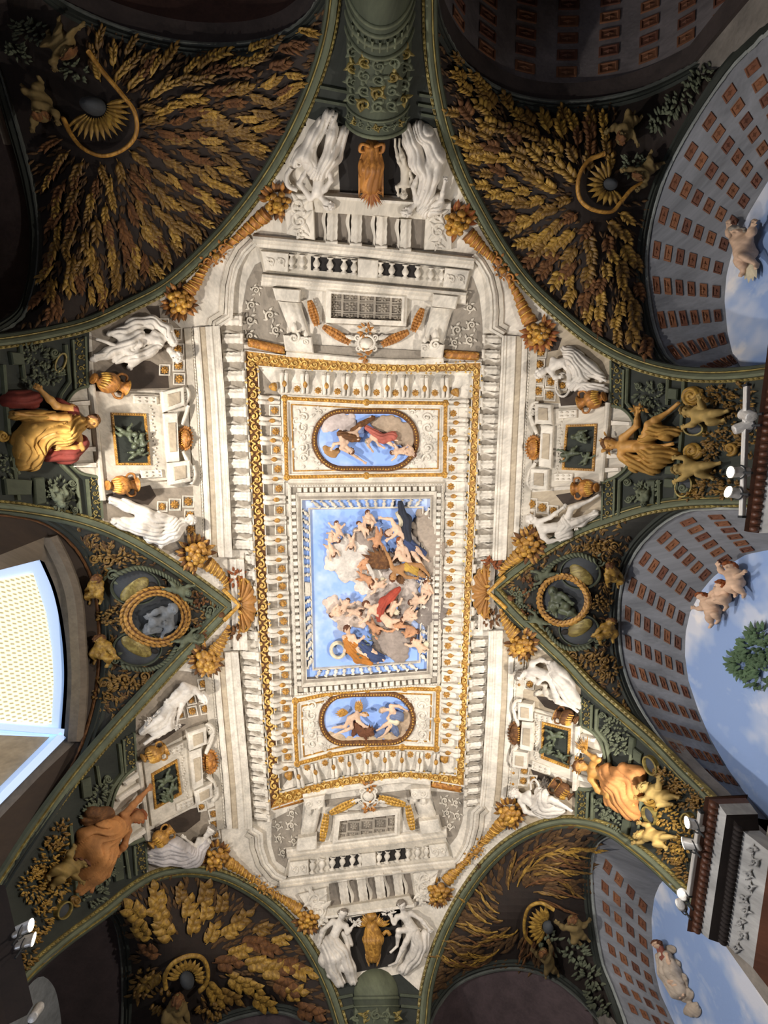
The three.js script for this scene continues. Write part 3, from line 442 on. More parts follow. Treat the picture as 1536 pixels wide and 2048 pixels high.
for (const [k, where] of [['l', 'along the left side of the ceiling'], ['r', 'along the right side of the ceiling'], ['t', 'across the top end of the ceiling'], ['b', 'across the curved bottom end of the ceiling']]) {
  const o = sub(FO[k], 10), i = sub(FI[k], 10), c = resamp(o, 60).map((p, j) => { const q = resamp(i, 60)[j]; return [(p[0] + q[0]) / 2, (p[1] + q[1]) / 2]; });
  const t = thing('gilt_border', 'gilt leafy scroll border ' + where, 'border', c[30][0], c[30][1]);
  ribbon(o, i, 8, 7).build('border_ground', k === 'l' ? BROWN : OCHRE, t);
  const f = k === 'r' || k === 't' ? -1 : 1;
  new B().sweep(o, [[-1.5, 0], [-1.5, 9.5], [0.6, 9.5], [1, 7]]).build('outer_fillet', W, t); new B().sweep(i, [[-1, 6], [-0.8, 9], [1, 9], [1.6, 2]]).build('inner_fillet', W, t);
  const L = plen(c), n = Math.round(L / (k === 'r' || k === 'l' ? 21 : 20)); for (let j = 0; j < n; j++) { const q = along(c, (j + 0.5) / n), w = 0.5 * Math.hypot(o[0][0] - i[0][0], 0) || 10; scrollMotif(q[0], q[1], q[2], k === 'l' ? 10 : 8.6, t, GOLDL, 9, j % 2 ? 1 : -1); }
}
/* ------------------------------------------------------------ bracket and rosette band inside the border */
{
  const ry = [821, 863, 899, 938, 977, 1020, 1059, 1098, 1137, 1172, 1206, 1242, 1280, 1315, 1349, 1382, 1416, 1448, 1479, 1512];
  const lx = fl([[548, 800], [553, 900], [558, 985], [566, 1206], [571, 1382], [577, 1547]]), t = thing('bracket_frieze', 'left band of white twin-scroll brackets and gilt rosettes', 'frieze', 540, 1180);
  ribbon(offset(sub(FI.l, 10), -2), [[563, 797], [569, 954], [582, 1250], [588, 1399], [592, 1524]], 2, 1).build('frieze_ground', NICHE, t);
  for (const y of ry) rosette(lx(y), y, 8, t, OCHRE, W);
  for (const y of [800, ...midpts(ry), 1531]) bracket(lx(y) - 9, y, Math.PI, 40, 19, t);
}
{
  const ry = [827, 864, 900, 936, 973, 1010, 1047, 1085, 1120, 1157, 1189, 1223, 1257, 1291, 1323, 1356, 1388, 1419, 1449, 1480];
  const rx = fl([[907, 820], [902, 973], [897, 1250], [890, 1517]]), t = thing('bracket_frieze', 'right band of white twin-scroll brackets and gilt rosettes', 'frieze', 905, 1180);
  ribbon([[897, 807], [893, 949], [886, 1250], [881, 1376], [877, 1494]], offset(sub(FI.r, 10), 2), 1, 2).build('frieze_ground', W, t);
  for (const y of ry) rosette(rx(y), y, 7.6, t, OCHRE, W);
  for (const y of [808, ...midpts(ry), 1500]) bracket(rx(y) + 9, y, 0, 38, 18, t);
}
{
  const t = thing('bracket_frieze', 'top row of white twin-scroll brackets and gilt rosettes', 'frieze', 733, 775);
  ribbon(sub(FI.t, 10), [[566, 796], [733, 801], [894, 806]], 2, 1).build('frieze_ground', W, t);
  for (const [x, y] of [[594, 778], [636, 781], [675, 783], [713, 784], [753, 785], [791, 786], [831, 786], [870, 786]]) rosette(x, y, 7.4, t, OCHRE, W);
  for (const [x, y] of [[568, 766], [610, 768], [653, 770], [692, 772], [733, 773], [775, 775], [811, 775], [850, 776], [891, 776]]) bracket(x, y, -Math.PI / 2, 40, 18, t);
  for (const [x, y] of [[546, 773], [911, 784]]) new B().rev([x - 4, y - 6], [x + 6, y + 10], [[0, 0.3], [0.1, 7], [0.3, 9], [0.7, 6], [1, 0.5]], 10, 4).build('corner_bud', OCHRE, t);
}
{
  const t = thing('bracket_frieze', 'bottom curved row of white twin-scroll brackets and gilt rosettes', 'frieze', 733, 1520);
  ribbon([[596, 1528], [660, 1509], [735, 1498], [805, 1495], [876, 1498]], sub(FI.b, 10), 1, 2).build('frieze_ground', W, t);
  for (const [x, y] of [[614, 1534], [650, 1525], [682, 1518], [718, 1512], [753, 1508], [786, 1507], [821, 1508], [856, 1511]]) rosette(x, y, 7, t, OCHRE, W, -0.1);
  for (const [x, y, a] of [[597, 1550, -0.25], [631, 1541, -0.22], [667, 1531, -0.16], [699, 1525, -0.1], [735, 1520, -0.05], [770, 1517, 0], [804, 1517, 0.03], [840, 1518, 0.05], [873, 1521, 0.06]]) bracket(x, y, Math.PI / 2 + a, 34, 16, t);
  for (const [x, y] of [[577, 1549], [890, 1515]]) new B().rev([x - 4, y + 6], [x + 6, y - 10], [[0, 0.3], [0.1, 7], [0.3, 9], [0.7, 6], [1, 0.5]], 10, 4).build('corner_bud', OCHRE, t);
}
/* ------------------------------------------------------------ the two oval panels */
const stadium = (x0, x1, y0, y1, sk = 0) => { const r = (y1 - y0) / 2, o = [], cy = (y0 + y1) / 2; for (let i = 0; i <= 16; i++) { const a = -Math.PI / 2 + Math.PI * i / 16; o.push([x1 - r + r * Math.cos(a), cy + r * Math.sin(a)]); } for (let i = 0; i <= 16; i++) { const a = Math.PI / 2 + Math.PI * i / 16; o.push([x0 + r + r * Math.cos(a), cy + r * Math.sin(a)]); } return sk ? o.map(p => [p[0], p[1] + sk * (1 - Math.sqrt(Math.max(0, 1 - ((p[0] - 760) / 210) ** 2)))]) : o; };
const OV1 = stadium(628, 834, 822, 938), OV2 = stadium(642, 827, 1386, 1484, 26);
function panel(label, R, ov, h) {
  const t = thing('panel_frame', 'beaded gilt frame around the ' + label + ' oval painting', 'frame', R[1][0], R[0][1] + 60);
  const c = [R.reduce((s, p) => s + p[0], 0) / R.length, R.reduce((s, p) => s + p[1], 0) / R.length];
  const pts = sub(R, 10, true);
  { const b = new B(); b.patch(R, 12, (x, y) => inPoly(x, y, ov) ? -0.6 : 1.2); b.build('panel_ground', W, t); }
  new B().sweep(R, [[-8, -1], [-7, 5], [-5.5, 6], [5.5, 6], [6.5, 5], [7.5, 2]], true).build('white_band', W, t);
  new B().sweep(R, [[-4, 5.5], [-3.4, 7.2], [3.4, 7.2], [4, 5.5]], true).build('gilt_band', OCHRE, t);
  stuff(beadRow([...pts, pts[0]], 6, 2.5, 7).build('gilt_beads', GOLD, t));
  const In = R.map(p => { const l = Math.hypot(p[0] - c[0], p[1] - c[1]); return [p[0] + (c[0] - p[0]) * 14 / Math.abs(p[0] - c[0] || 1e9) * (Math.abs(p[0] - c[0]) > 40 ? 1 : 0), p[1] + Math.sign(c[1] - p[1]) * 12]; });
  new B().sweep(In, [[-1.6, 0], [-1, 3], [1, 3], [1.6, 0]], true).build('inner_fillet', OCHRE, t);
  for (const p of R) { const m = new B().dome(p[0], p[1], 6, 7, 7, 3).build('corner_boss', GOLD, t); const b = new B(); for (let i = 0; i < 6; i++) b.dome(p[0] + 4 * Math.cos(i * 1.047), p[1] + 4 * Math.sin(i * 1.047), 7, 2.4, 2.4, 2.4, 0, 6, 3); b.dome(p[0], p[1], 8, 2.4, 2.4, 3, 0, 6, 3); sub3(b, 'petals', OCHRE, m); }
  const ys = In.map(p => p[1]), y0 = Math.min(...ys) + 10, y1 = Math.max(...ys) - 10, x0 = Math.min(...In.map(p => p[0])) + 4, x1 = Math.max(...In.map(p => p[0])) - 4, ox0 = Math.min(...ov.map(p => p[0])), ox1 = Math.max(...ov.map(p => p[0]));
  for (const [a, b2, f] of [[x0, ox0, 1], [ox1, x1, -1]]) for (const [u, v, r, fl2] of [[0.5, 0.14, 12, 1], [0.45, 0.32, 13, -1], [0.42, 0.5, 9, 1], [0.45, 0.68, 13, 1], [0.5, 0.86, 12, -1], [1.25, 0.05, 8, 1], [1.25, 0.95, 8, -1]]) { const x = f > 0 ? lerp(a, b2, u) : lerp(b2, a, u), y = lerp(y0, y1, v); scrollMotif(x, y, (f > 0 ? 0 : Math.PI) + v * 3, r, t, W, 2.2, fl2 * f); }
  const p = thing('oval_painting', label === 'upper' ? 'upper oval painting of clouds and blue sky in a brown gilt ring' : 'lower oval painting of pale sky over sandy ground in a brown gilt ring', 'painting', c[0], c[1]);
  new B().patch(ov, 10, 0.6).build('painted_sky', SKYF, p);
  new B().sweep(ov, [[-5, 1], [-4, 6], [0, 7.5], [4, 6], [6, 1]], true, 8).build('ring_moulding', BROWN, p);
  stuff(beadRow([...ov, ov[0]], 5.5, 2, 7).build('ring_beads', GOLD, p));
  return p;
}
const SKYT2 = tex(512, (x, y) => { const a = clamp((fbm(x, y, 5, 81) - 0.5) * 3.4, 0, 1) * 0.5; return [lerp(134, 226, a), lerp(164, 226, a), lerp(222, 232, a)]; }, true); SKYT2.repeat.set(0.31, 0.31);
const SKYF = SKY.clone(); SKYF.map = SKYT2;
panel('upper', [[569, 797], [733, 805], [892, 807], [891, 878], [890, 949], [733, 951], [573, 954], [571, 879]], OV1);
panel('lower', [[590, 1399], [660, 1384], [735, 1376], [810, 1374], [877, 1376], [875, 1437], [873, 1494], [805, 1491], [735, 1494], [660, 1506], [594, 1524], [590, 1460]], OV2);

/* ------------------------------------------------------------ open sky with its painted parapet */
{
  const O = [[575, 966], [891, 963], [881, 1368], [589, 1389]], I = [[619, 1018], [845, 1015], [839, 1321], [627, 1336]], ring = k => O.map((p, i) => [lerp(p[0], I[i][0], k), lerp(p[1], I[i][1], k)]);
  const t = thing('sky_parapet', 'grey and white parapet with dentils and balusters around the open sky', 'parapet', 735, 1170);
  const z = (k0, k1, h0, h1, name, mat) => { const A = ring(k0), C = ring(k1), b = new B(); for (let s = 0; s < 4; s++) { const e = (s + 1) % 4; b.grid(24, 1, (u, v) => { const L = v ? C : A; return [lerp(L[s][0], L[e][0], u), lerp(L[s][1], L[e][1], u), v ? h1 : h0]; }); } return b.build(name, mat, t); };
  z(0, 0.06, 0, 9, 'outer_edge', W); z(0.06, 0.14, 9, 10, 'bead_band', W2); z(0.14, 0.36, 7, 6, 'dentil_ground', GREY); z(0.36, 0.42, 10, 10.5, 'fillet', W2); z(0.42, 0.5, 10.5, 8, 'cyma', W2); z(0.5, 0.6, 8, 7, 'fascia', NICHE); z(0.6, 0.64, 7, 8, 'lip', W2); z(0.64, 0.66, 8, 0.5, 'drop', GREY2);
  stuff(beadRow([...sub(ring(0.1), 10, true), ring(0.1)[0]], 5.4, 2, 10).build('beads', W, t));
  const R = ring(0.25), db = [new B(), new B(), new B(), new B()], nd = [24, 30, 22, 30];
  for (let s = 0; s < 4; s++) { const e = (s + 1) % 4, dx = R[e][0] - R[s][0], dy = R[e][1] - R[s][1], l = Math.hypot(dx, dy), a = [dx / l, dy / l], n = [-a[1], a[0]]; for (let i = 1; i < nd[s]; i++) { const x = lerp(R[s][0], R[e][0], i / nd[s]), y = lerp(R[s][1], R[e][1], i / nd[s]), P = (u, v) => [x + a[0] * u + n[0] * v, y + a[1] * u + n[1] * v]; db[s].block([P(-4, -4.5), P(4, -4.5), P(4, 4.5), P(-4, 4.5)], 5, 12, 1); } stuff(db[s].build('dentil_course', W, t)); }
  const R1 = ring(0.67), R2 = ring(0.94), nb = [14, 19, 13, 19];
  for (let s = 0; s < 4; s++) for (let i = 1; i < nb[s]; i++) { const e = (s + 1) % 4, p = [lerp(R1[s][0], R1[e][0], i / nb[s]), lerp(R1[s][1], R1[e][1], i / nb[s])], q = [lerp(R2[s][0], R2[e][0], (i + 0.5) / (nb[s] + 0.5)), lerp(R2[s][1], R2[e][1], (i + 0.5) / (nb[s] + 0.5))]; if (i * 2 === nb[s] + 1 && s % 2) continue; new B().rev(p, q, [[0, 3.6], [0.14, 3.6], [0.16, 2], [0.3, 1.8], [0.55, 4.2], [0.72, 3.4], [0.82, 1.8], [0.88, 3.6], [1, 3.6]], 9, 4).build('baluster', s === 2 || s === 1 ? W : W2, t); }
  for (const [s, k] of [[1, 0.5], [3, 0.5]]) { const e = (s + 1) % 4, L = (A, u) => [lerp(A[s][0], A[e][0], u), lerp(A[s][1], A[e][1], u)]; new B().block([L(R1, k - 0.04), L(R1, k + 0.04), L(R2, k + 0.04), L(R2, k - 0.04)], 1, 7, 1).build('parapet_pier', W2, t); }
  z(0.94, 1, 5, 6, 'rail', W2); z(1, 1.02, 6, 0.2, 'rail_face', W);
  const sk = thing('sky_painting', 'large blue sky painting in the middle of the ceiling', 'painting', 735, 1175);
  new B().patch(ring(0.62), 12, 0.5).build('painted_sky', SKYF, sk);
}
/* ------------------------------------------------------------ the feigned balconies at both ends */
const PC = [[0, 2], [1, 17], [6, 19], [8, 14], [13, 15], [17, 10], [23, 9], [26, 2]];
const husk = (a, b, w) => { const bb = new B(), dx = b[0] - a[0], dy = b[1] - a[1], an = Math.atan2(dy, dx), l = Math.hypot(dx, dy), n = Math.round(l / 6); for (let i = 0; i < n; i++) { const t = (i + 0.3) / n, k = Math.sin(Math.PI * clamp(t * 0.86 + 0.08, 0, 1)) * w; for (const e of [-0.6, 0, 0.6]) bb.leaf(a[0] + dx * t - Math.sin(an) * e * k * 0.7, a[1] + dy * t + Math.cos(an) * e * k * 0.7, an + e * 0.9, 9, 2 + k * 0.28, 13 - Math.abs(e) * 3, 2.5); } bb.ball(b[0], b[1], 12, 2.5, 2.5, 2.5, 0, 7, 5); return bb; };
function foliage(cx, cy, rx, ry, n, rot = 0, h = 2, size = 9) { const b = new B(), c = Math.cos(rot), s = Math.sin(rot); for (let i = 0; i < n; i++) { const a = rnd() * 6.283, k = Math.sqrt(rnd()), u = rx * k * Math.cos(a), v = ry * k * Math.sin(a), x = cx + u * c - v * s, y = cy + u * s + v * c; if (i % 3 === 2) b.ball(x, y, h + 2 + (1 - k) * 4, size * 0.28, size * 0.28, size * 0.3, 0, 7, 5); else b.leaf(x, y, a + rot + rr(-0.6, 0.6), size * rr(0.8, 1.3), size * 0.26, h + (1 - k) * 4, 3, rr(-0.15, 0.15)); } return b; }
function endBuilding(o) {
  const t = thing('feigned_balcony', o.label, 'balcony', ...o.mid), up = o.up;
  new B().patch(o.void, 12, 0.7).build('dark_patch', VOID, t);
  for (const p of o.nichePolys) { const q = p.reduce((s, e) => [s[0] + e[0] / p.length, s[1] + e[1] / p.length], [0, 0]); const m = new B().patch(p, 10, 0.7).build('curved_side_niche', NICHE, t); const s = new B(); for (const [x, y, r, a] of o.nicheScrolls.filter(e => inPoly(e[0], e[1], p))) { s.volute(x, y, r, 1.4, a, 1, r * 0.24, 2.6); for (let k = 0; k < 5; k++) s.leaf(x + Math.cos(a + k * 1.26) * r * 0.8, y + Math.sin(a + k * 1.26) * r * 0.8, a + k * 1.26 + 0.7, r * 1.1, r * 0.26, 1.2, 2, 0.2); s.dome(x, y, 1, r * 0.35); } sub3(s, 'carved_foliage', W2, m); }
  new B().block(o.beam, 1, 18, 2).build('stone_beam', W2, t);
  new B().sweep([o.beam[0], o.beam[1]], [[-3 * up, 0], [-3 * up, 20], [3 * up, 20], [4 * up, 15]]).build('beam_edge', W, t);
  new B().patch(o.dark, 10, 1).build('console_gap', GREY2, t);
  for (const [x, y] of o.cons) consoleBlock(x, y, up * Math.PI / 2 + o.tilt, o.consLen, o.consW, 16, t, W, 1);
  for (const e of o.ends) { const m = new B().block(e, 0, 11, 2).build('end_block', W, t), c = [0, 1].map(k => e.reduce((s, p) => s + p[k] / 4, 0)), s = new B(); for (const [u, v, r, f] of [[0.5, 0.25, 0.2, 1], [0.5, 0.6, 0.22, -1], [0.5, 0.88, 0.13, 1]]) { const p = quad(e, u, v), R = r * Math.hypot(e[1][0] - e[0][0], e[1][1] - e[0][1]) * 1.5; s.volute(p[0], p[1], R, 1.3, f, f, R * 0.18, 11.5); for (let i = 0; i < 4; i++) s.leaf(p[0], p[1], i * 1.6 + v * 4, R * 1.6, R * 0.3, 11, 1.5); } sub3(s, 'scroll_carving', W, m); }
  const prof = PC.map(([a, h]) => [a * up * o.k, h]);
  new B().sweep(sub(o.c1, 12), prof).build('upper_cornice', W, t);
  new B().grid(24, 2, (u, v) => [...quad(o.bal, u, v), 3]).build('balustrade_ground', W2, t);
  for (const d of o.open) new B().patch(d, 12, 3.6).build('dark_opening', VOID, t);
  for (const [x, y0, y1] of o.bals) { const s = Math.abs(y1 - y0), r = s * 0.16; new B().rev([x, y0], [x + o.lean, y1], [[0, r * 1.3], [0.1, r * 1.3], [0.12, r * 0.7], [0.22, r * 0.6], [0.5, r * 1.5], [0.66, r * 1.3], [0.8, r * 0.6], [0.88, r * 1.3], [1, r * 1.3]], 12, 6).build('baluster', W, t); }
  for (const e of o.piers) { const m = new B().block(e, 2, 12, 1.5).build('pier', W, t); if (Math.abs(e[1][0] - e[0][0]) > 0 && e !== o.piers[0]) { const s = new B(); for (const u of [0.28, 0.72]) { const p = quad(e, u, 0.5); s.volute(p[0], p[1], 9, 1.2, u * 5, u > 0.5 ? 1 : -1, 2, 12.4); s.leaf(p[0], p[1], 1, 12, 3, 12, 1.5); s.leaf(p[0], p[1], 4, 12, 3, 12, 1.5); } sub3(s, 'scroll_carving', W, m); } }
  new B().sweep(sub(o.c2, 12), prof).build('lower_cornice', W, t);
  { const m = new B().patch(o.soffit, 10, 1).build('coffered_soffit', GREY2, t); for (let i = 0; i < 5; i++) for (let j = 0; j < 3; j++) { const p = quad(o.soffit, (i + 0.5) / 5, (j + 0.5) / 3); const b = new B(), r = o.sr; b.sweep([[-1, -1], [1, -1], [1, 1], [-1, 1]].map(e => [p[0] + e[0] * r * 1.25, p[1] + e[1] * r * 1.1]), [[-1.2, 0], [-1.2, 4], [1, 4], [1.2, 0.8]], true, 30); for (let k = 0; k < 7; k++) b.dome(p[0] + Math.cos(k * 0.9) * r * 0.5, p[1] + Math.sin(k * 0.9) * r * 0.5, 1, r * 0.36, r * 0.26, r * 0.3, k * 0.9, 6, 3); b.dome(p[0], p[1], 1, r * 0.32, r * 0.32, r * 0.5); sub3(b, 'soffit_rosette', GREY, m); } }
  new B().sweep(o.soffit, [[-1, 0], [0, 9], [3, 11], [6, 14], [10, 14], [11, 2]].map(([a, h]) => [-a * (o.ccw ? -1 : 1), h]), true).build('soffit_frame', W, t);
  for (const p of o.pil) { for (const q of p.blocks) new B().block(q, 2, 21, 2).build('pilaster_block', W, t); const m = new B().grid(8, 10, (u, v) => { const e = quad(p.shaft, u, v); return [e[0], e[1], 7 + 10 * Math.sin(v * 3.1 + 0.2) * 0.6 + (Math.abs(u - 0.5) < 0.3 ? 2 * Math.cos((u - 0.5) * 10) : 0) - (u === 0 || u === 1 ? 8 : 0)]; }).build('pilaster_shaft', W, t); const s = new B(); for (const [x, y, r, f] of p.vol) { s.volute(x, y, r, 1.6, up < 0 ? 2 : -1, f, r * 0.26, 20); s.leaf(x, y - up * r, -up * 1.57, r * 1.7, r * 0.5, 18, 3); } sub3(s, 'volute', W, m); }
  new B().patch(o.frieze, 10, 4).build('shade_tinted_frieze', NICHE, t);  // frieze in a darker grey, the shade of its recess put into the colour
  new B().sweep(cr(o.arch, 10), [[-7, 0], [-6, 9], [-3, 12], [3, 12], [6, 9], [7, 0]]).build('curved_cornice', W, t);
  for (const [a, b, w] of o.bars) { const m = new B().rev(a, b, [[0, 1], [0.03, w * 0.8], [0.06, w], [0.94, w], [0.97, w * 0.8], [1, 1]], 12, 2).build('gilt_bundle', ORANGE, t); const s = new B(), n = 9; for (let i = 0; i < n; i++) for (const e of [-0.5, 0.5]) { const u = (i + 0.5) / n; s.ball(lerp(a[0], b[0], u), lerp(a[1], b[1], u) + e * w, w * 0.75, 5, w * 0.4, w * 0.4, Math.atan2(b[1] - a[1], b[0] - a[0]), 8, 5); } sub3(s, 'bundle_leaves', OCHRE, m); }
  const c = thing('cartouche', o.clabel, 'cartouche', ...o.cart), [cx, cy] = o.cart, r = o.cr;
  new B().ball(cx, cy, 12, r, r * 0.9, r * 0.8, 0, 16, 10).build('boss', W, c);
  { const s = new B(); for (const e of [-1, 1]) { s.volute(cx + e * r * 1.15, cy - up * r * -0.9, r * 0.62, 1.4, e > 0 ? 3.14 : 0, e, r * 0.17, 13); s.volute(cx + e * r * 1.3, cy - up * r * 0.9, r * 0.55, 1.4, 1.57, -e, r * 0.16, 13); const P = []; for (let i = 0; i <= 8; i++) { const a = i / 8 * 3.1 - 1.55; P.push([cx + e * r * 1.25 * Math.cos(a), cy + r * 1.2 * Math.sin(a), 14]); } s.tube(P, r * 0.2, 7); s.leaf(cx + e * r * 1.5, cy - up * r * 0.6, e > 0 ? -0.3 * up : 3.14 + 0.3 * up, r * 2, r * 0.35, 11, 4); } s.build('scrolls', W, c); }
  foliage(cx, cy + up * -r * 1.9, r * 0.8, r * 0.8, 16, 0, 13, r * 0.8).build('gilt_crest', ORANGE, c); foliage(cx, cy + up * r * 1.9, r * 0.7, r * 0.7, 14, 0, 13, r * 0.8).build('gilt_mask', ORANGE, c);
  for (const [a, b, w] of o.husks) husk(a, b, w).build('gilt_swag', o.huskMat, c);
}
endBuilding({
  label: 'feigned white balcony with balustrade and coffered soffit at the top end', clabel: 'white scrolled cartouche with orange swags at the top end', mid: [730, 560], up: 1, k: 1, tilt: 0.03, lean: -1,
  void: [[690, 262], [822, 262], [800, 300], [802, 392], [680, 384], [676, 300]],
  nichePolys: [[[484, 690], [485, 612], [494, 562], [510, 530], [528, 520], [545, 570], [574, 600], [572, 684]], [[966, 706], [964, 640], [958, 590], [946, 556], [936, 545], [915, 600], [900, 640], [886, 700]]],
  nicheScrolls: [[500, 640, 10, 0], [503, 610, 9, 2], [500, 672, 9, 1], [512, 580, 8, 3], [540, 630, 10, 2], [552, 660, 9, 1], [534, 560, 8, 0], [940, 680, 9, 1], [944, 650, 9, 2], [940, 615, 8, 0], [915, 660, 10, 2], [910, 685, 8, 1], [930, 585, 8, 2]],
  beam: [[626, 386], [864, 404], [858, 432], [632, 420]], dark: [[628, 424], [850, 440], [846, 500], [630, 482]], cons: [[665, 453], [713, 457], [763, 462], [811, 468]], consLen: 62, consW: 23,
  ends: [[[566, 384], [627, 386], [631, 480], [574, 466]], [[852, 404], [902, 402], [904, 498], [848, 498]]],
  c1: [[506, 468], [727, 488], [950, 514]], bal: [[516, 496], [945, 540], [932, 588], [527, 545]],
  open: [[[622, 512], [705, 519], [705, 546], [622, 540]], [[762, 524], [840, 531], [838, 556], [762, 550]]],
  bals: [[584, 507, 537], [605, 508, 539], [634, 511, 541], [661, 514, 544], [689, 517, 547], [709, 519, 549], [761, 523, 552], [784, 525, 554], [811, 528, 557], [836, 531, 560], [862, 534, 562], [884, 536, 564]],
  piers: [[[716, 515], [757, 519], [756, 556], [716, 553]], [[522, 500], [578, 505], [577, 543], [530, 539]], [[890, 534], [940, 540], [932, 578], [886, 573]]],
  c2: [[524, 546], [727, 564], [934, 584]], soffit: [[653, 575], [815, 587], [812, 652], [652, 645]], sr: 12, ccw: true,
  pil: [{ blocks: [[[545, 574], [602, 578], [600, 604], [552, 600]], [[566, 670], [624, 674], [628, 706], [570, 702]]], shaft: [[556, 602], [602, 606], [620, 672], [582, 668]], vol: [[588, 676, 12, 1], [612, 684, 9, -1]] }, { blocks: [[[866, 586], [918, 592], [912, 618], [864, 612]], [[842, 686], [890, 690], [886, 718], [842, 714]]], shaft: [[862, 614], [906, 618], [884, 688], [848, 682]], vol: [[872, 690, 12, -1], [850, 696, 9, 1]] }],
  frieze: [[626, 690], [846, 702], [844, 720], [626, 712]], arch: [[572, 708], [640, 713], [735, 721], [830, 724], [888, 720]],
  bars: [[[495, 684], [570, 701], 9], [[889, 708], [959, 713], 9]], cart: [733, 686], cr: 13, huskMat: ORANGE,
  husks: [[[619, 598], [634, 648], 8], [[645, 651], [698, 684], 9], [[819, 662], [766, 688], 9], [[846, 614], [827, 660], 8]],
});
endBuilding({
  label: 'feigned white balcony with balustrade and coffered soffit at the bottom end', clabel: 'white scrolled cartouche with gilt swags at the bottom end', mid: [730, 1680], up: -1, k: 0.62, tilt: -0.12, lean: 2,
  void: [[696, 1836], [800, 1816], [806, 1880], [790, 1930], [710, 1945], [690, 1890]],
  nichePolys: [[[543, 1640], [543, 1690], [552, 1722], [574, 1738], [600, 1680], [606, 1606]], [[927, 1586], [925, 1640], [914, 1672], [900, 1690], [876, 1650], [862, 1582]]],
  nicheScrolls: [[556, 1650, 7, 0], [558, 1676, 7, 2], [566, 1704, 7, 1], [582, 1650, 8, 2], [588, 1680, 7, 0], [584, 1625, 7, 1], [912, 1604, 7, 1], [915, 1630, 7, 2], [900, 1650, 7, 0], [890, 1600, 8, 1], [894, 1625, 7, 2]],
  beam: [[652, 1829], [828, 1805], [818, 1786], [656, 1812]], dark: [[658, 1767], [820, 1743], [828, 1798], [662, 1814]], cons: [[688, 1780], [725, 1775], [760, 1769], [796, 1763]], consLen: 54, consW: 19,
  ends: [[[596, 1786], [654, 1772], [656, 1836], [640, 1850]], [[826, 1744], [880, 1730], [858, 1800], [832, 1800]]],
  c1: [[560, 1772], [735, 1750], [912, 1730]], bal: [[568, 1752], [905, 1716], [890, 1668], [580, 1704]],
  open: [[[660, 1737], [724, 1728], [722, 1706], [658, 1714]], [[756, 1724], [814, 1716], [810, 1694], [754, 1702]]],
  bals: [[624, 1744, 1716], [643, 1741, 1713], [664, 1738, 1711], [684, 1735, 1709], [704, 1732, 1706], [720, 1730, 1704], [757, 1726, 1701], [773, 1724, 1699], [794, 1721, 1696], [815, 1718, 1694], [834, 1715, 1691], [852, 1713, 1689]],
  piers: [[[724, 1730], [753, 1727], [751, 1701], [723, 1704]], [[576, 1750], [618, 1745], [617, 1716], [580, 1720]], [[860, 1712], [900, 1708], [892, 1682], [858, 1686]]],
  c2: [[574, 1710], [735, 1690], [895, 1668]], soffit: [[671, 1627], [801, 1612], [799, 1669], [665, 1686]], sr: 9.5, ccw: true,
  pil: [{ blocks: [[[596, 1668], [634, 1662], [634, 1690], [592, 1694]], [[606, 1588], [650, 1580], [648, 1604], [612, 1612]]], shaft: [[612, 1610], [644, 1604], [632, 1664], [600, 1668]], vol: [[618, 1598, 9, 1], [638, 1592, 7, -1]] }, { blocks: [[[838, 1634], [878, 1628], [884, 1654], [842, 1660]], [[822, 1568], [862, 1566], [862, 1586], [826, 1590]]], shaft: [[828, 1588], [858, 1586], [874, 1630], [840, 1636]], vol: [[848, 1576, 9, -1], [830, 1578, 7, 1]] }],
  frieze: [[652, 1598], [818, 1578], [820, 1592], [654, 1612]], arch: [[606, 1590], [660, 1578], [735, 1566], [800, 1556], [862, 1560]],
  bars: [[[546, 1612], [606, 1596], 6.5], [[862, 1566], [923, 1577], 6.5]], cart: [737, 1586], cr: 11, huskMat: GOLD,
  husks: [[[644, 1680], [653, 1624], 6], [[658, 1622], [708, 1597], 7], [[813, 1604], [760, 1590], 7], [[826, 1657], [816, 1607], 6]],
});

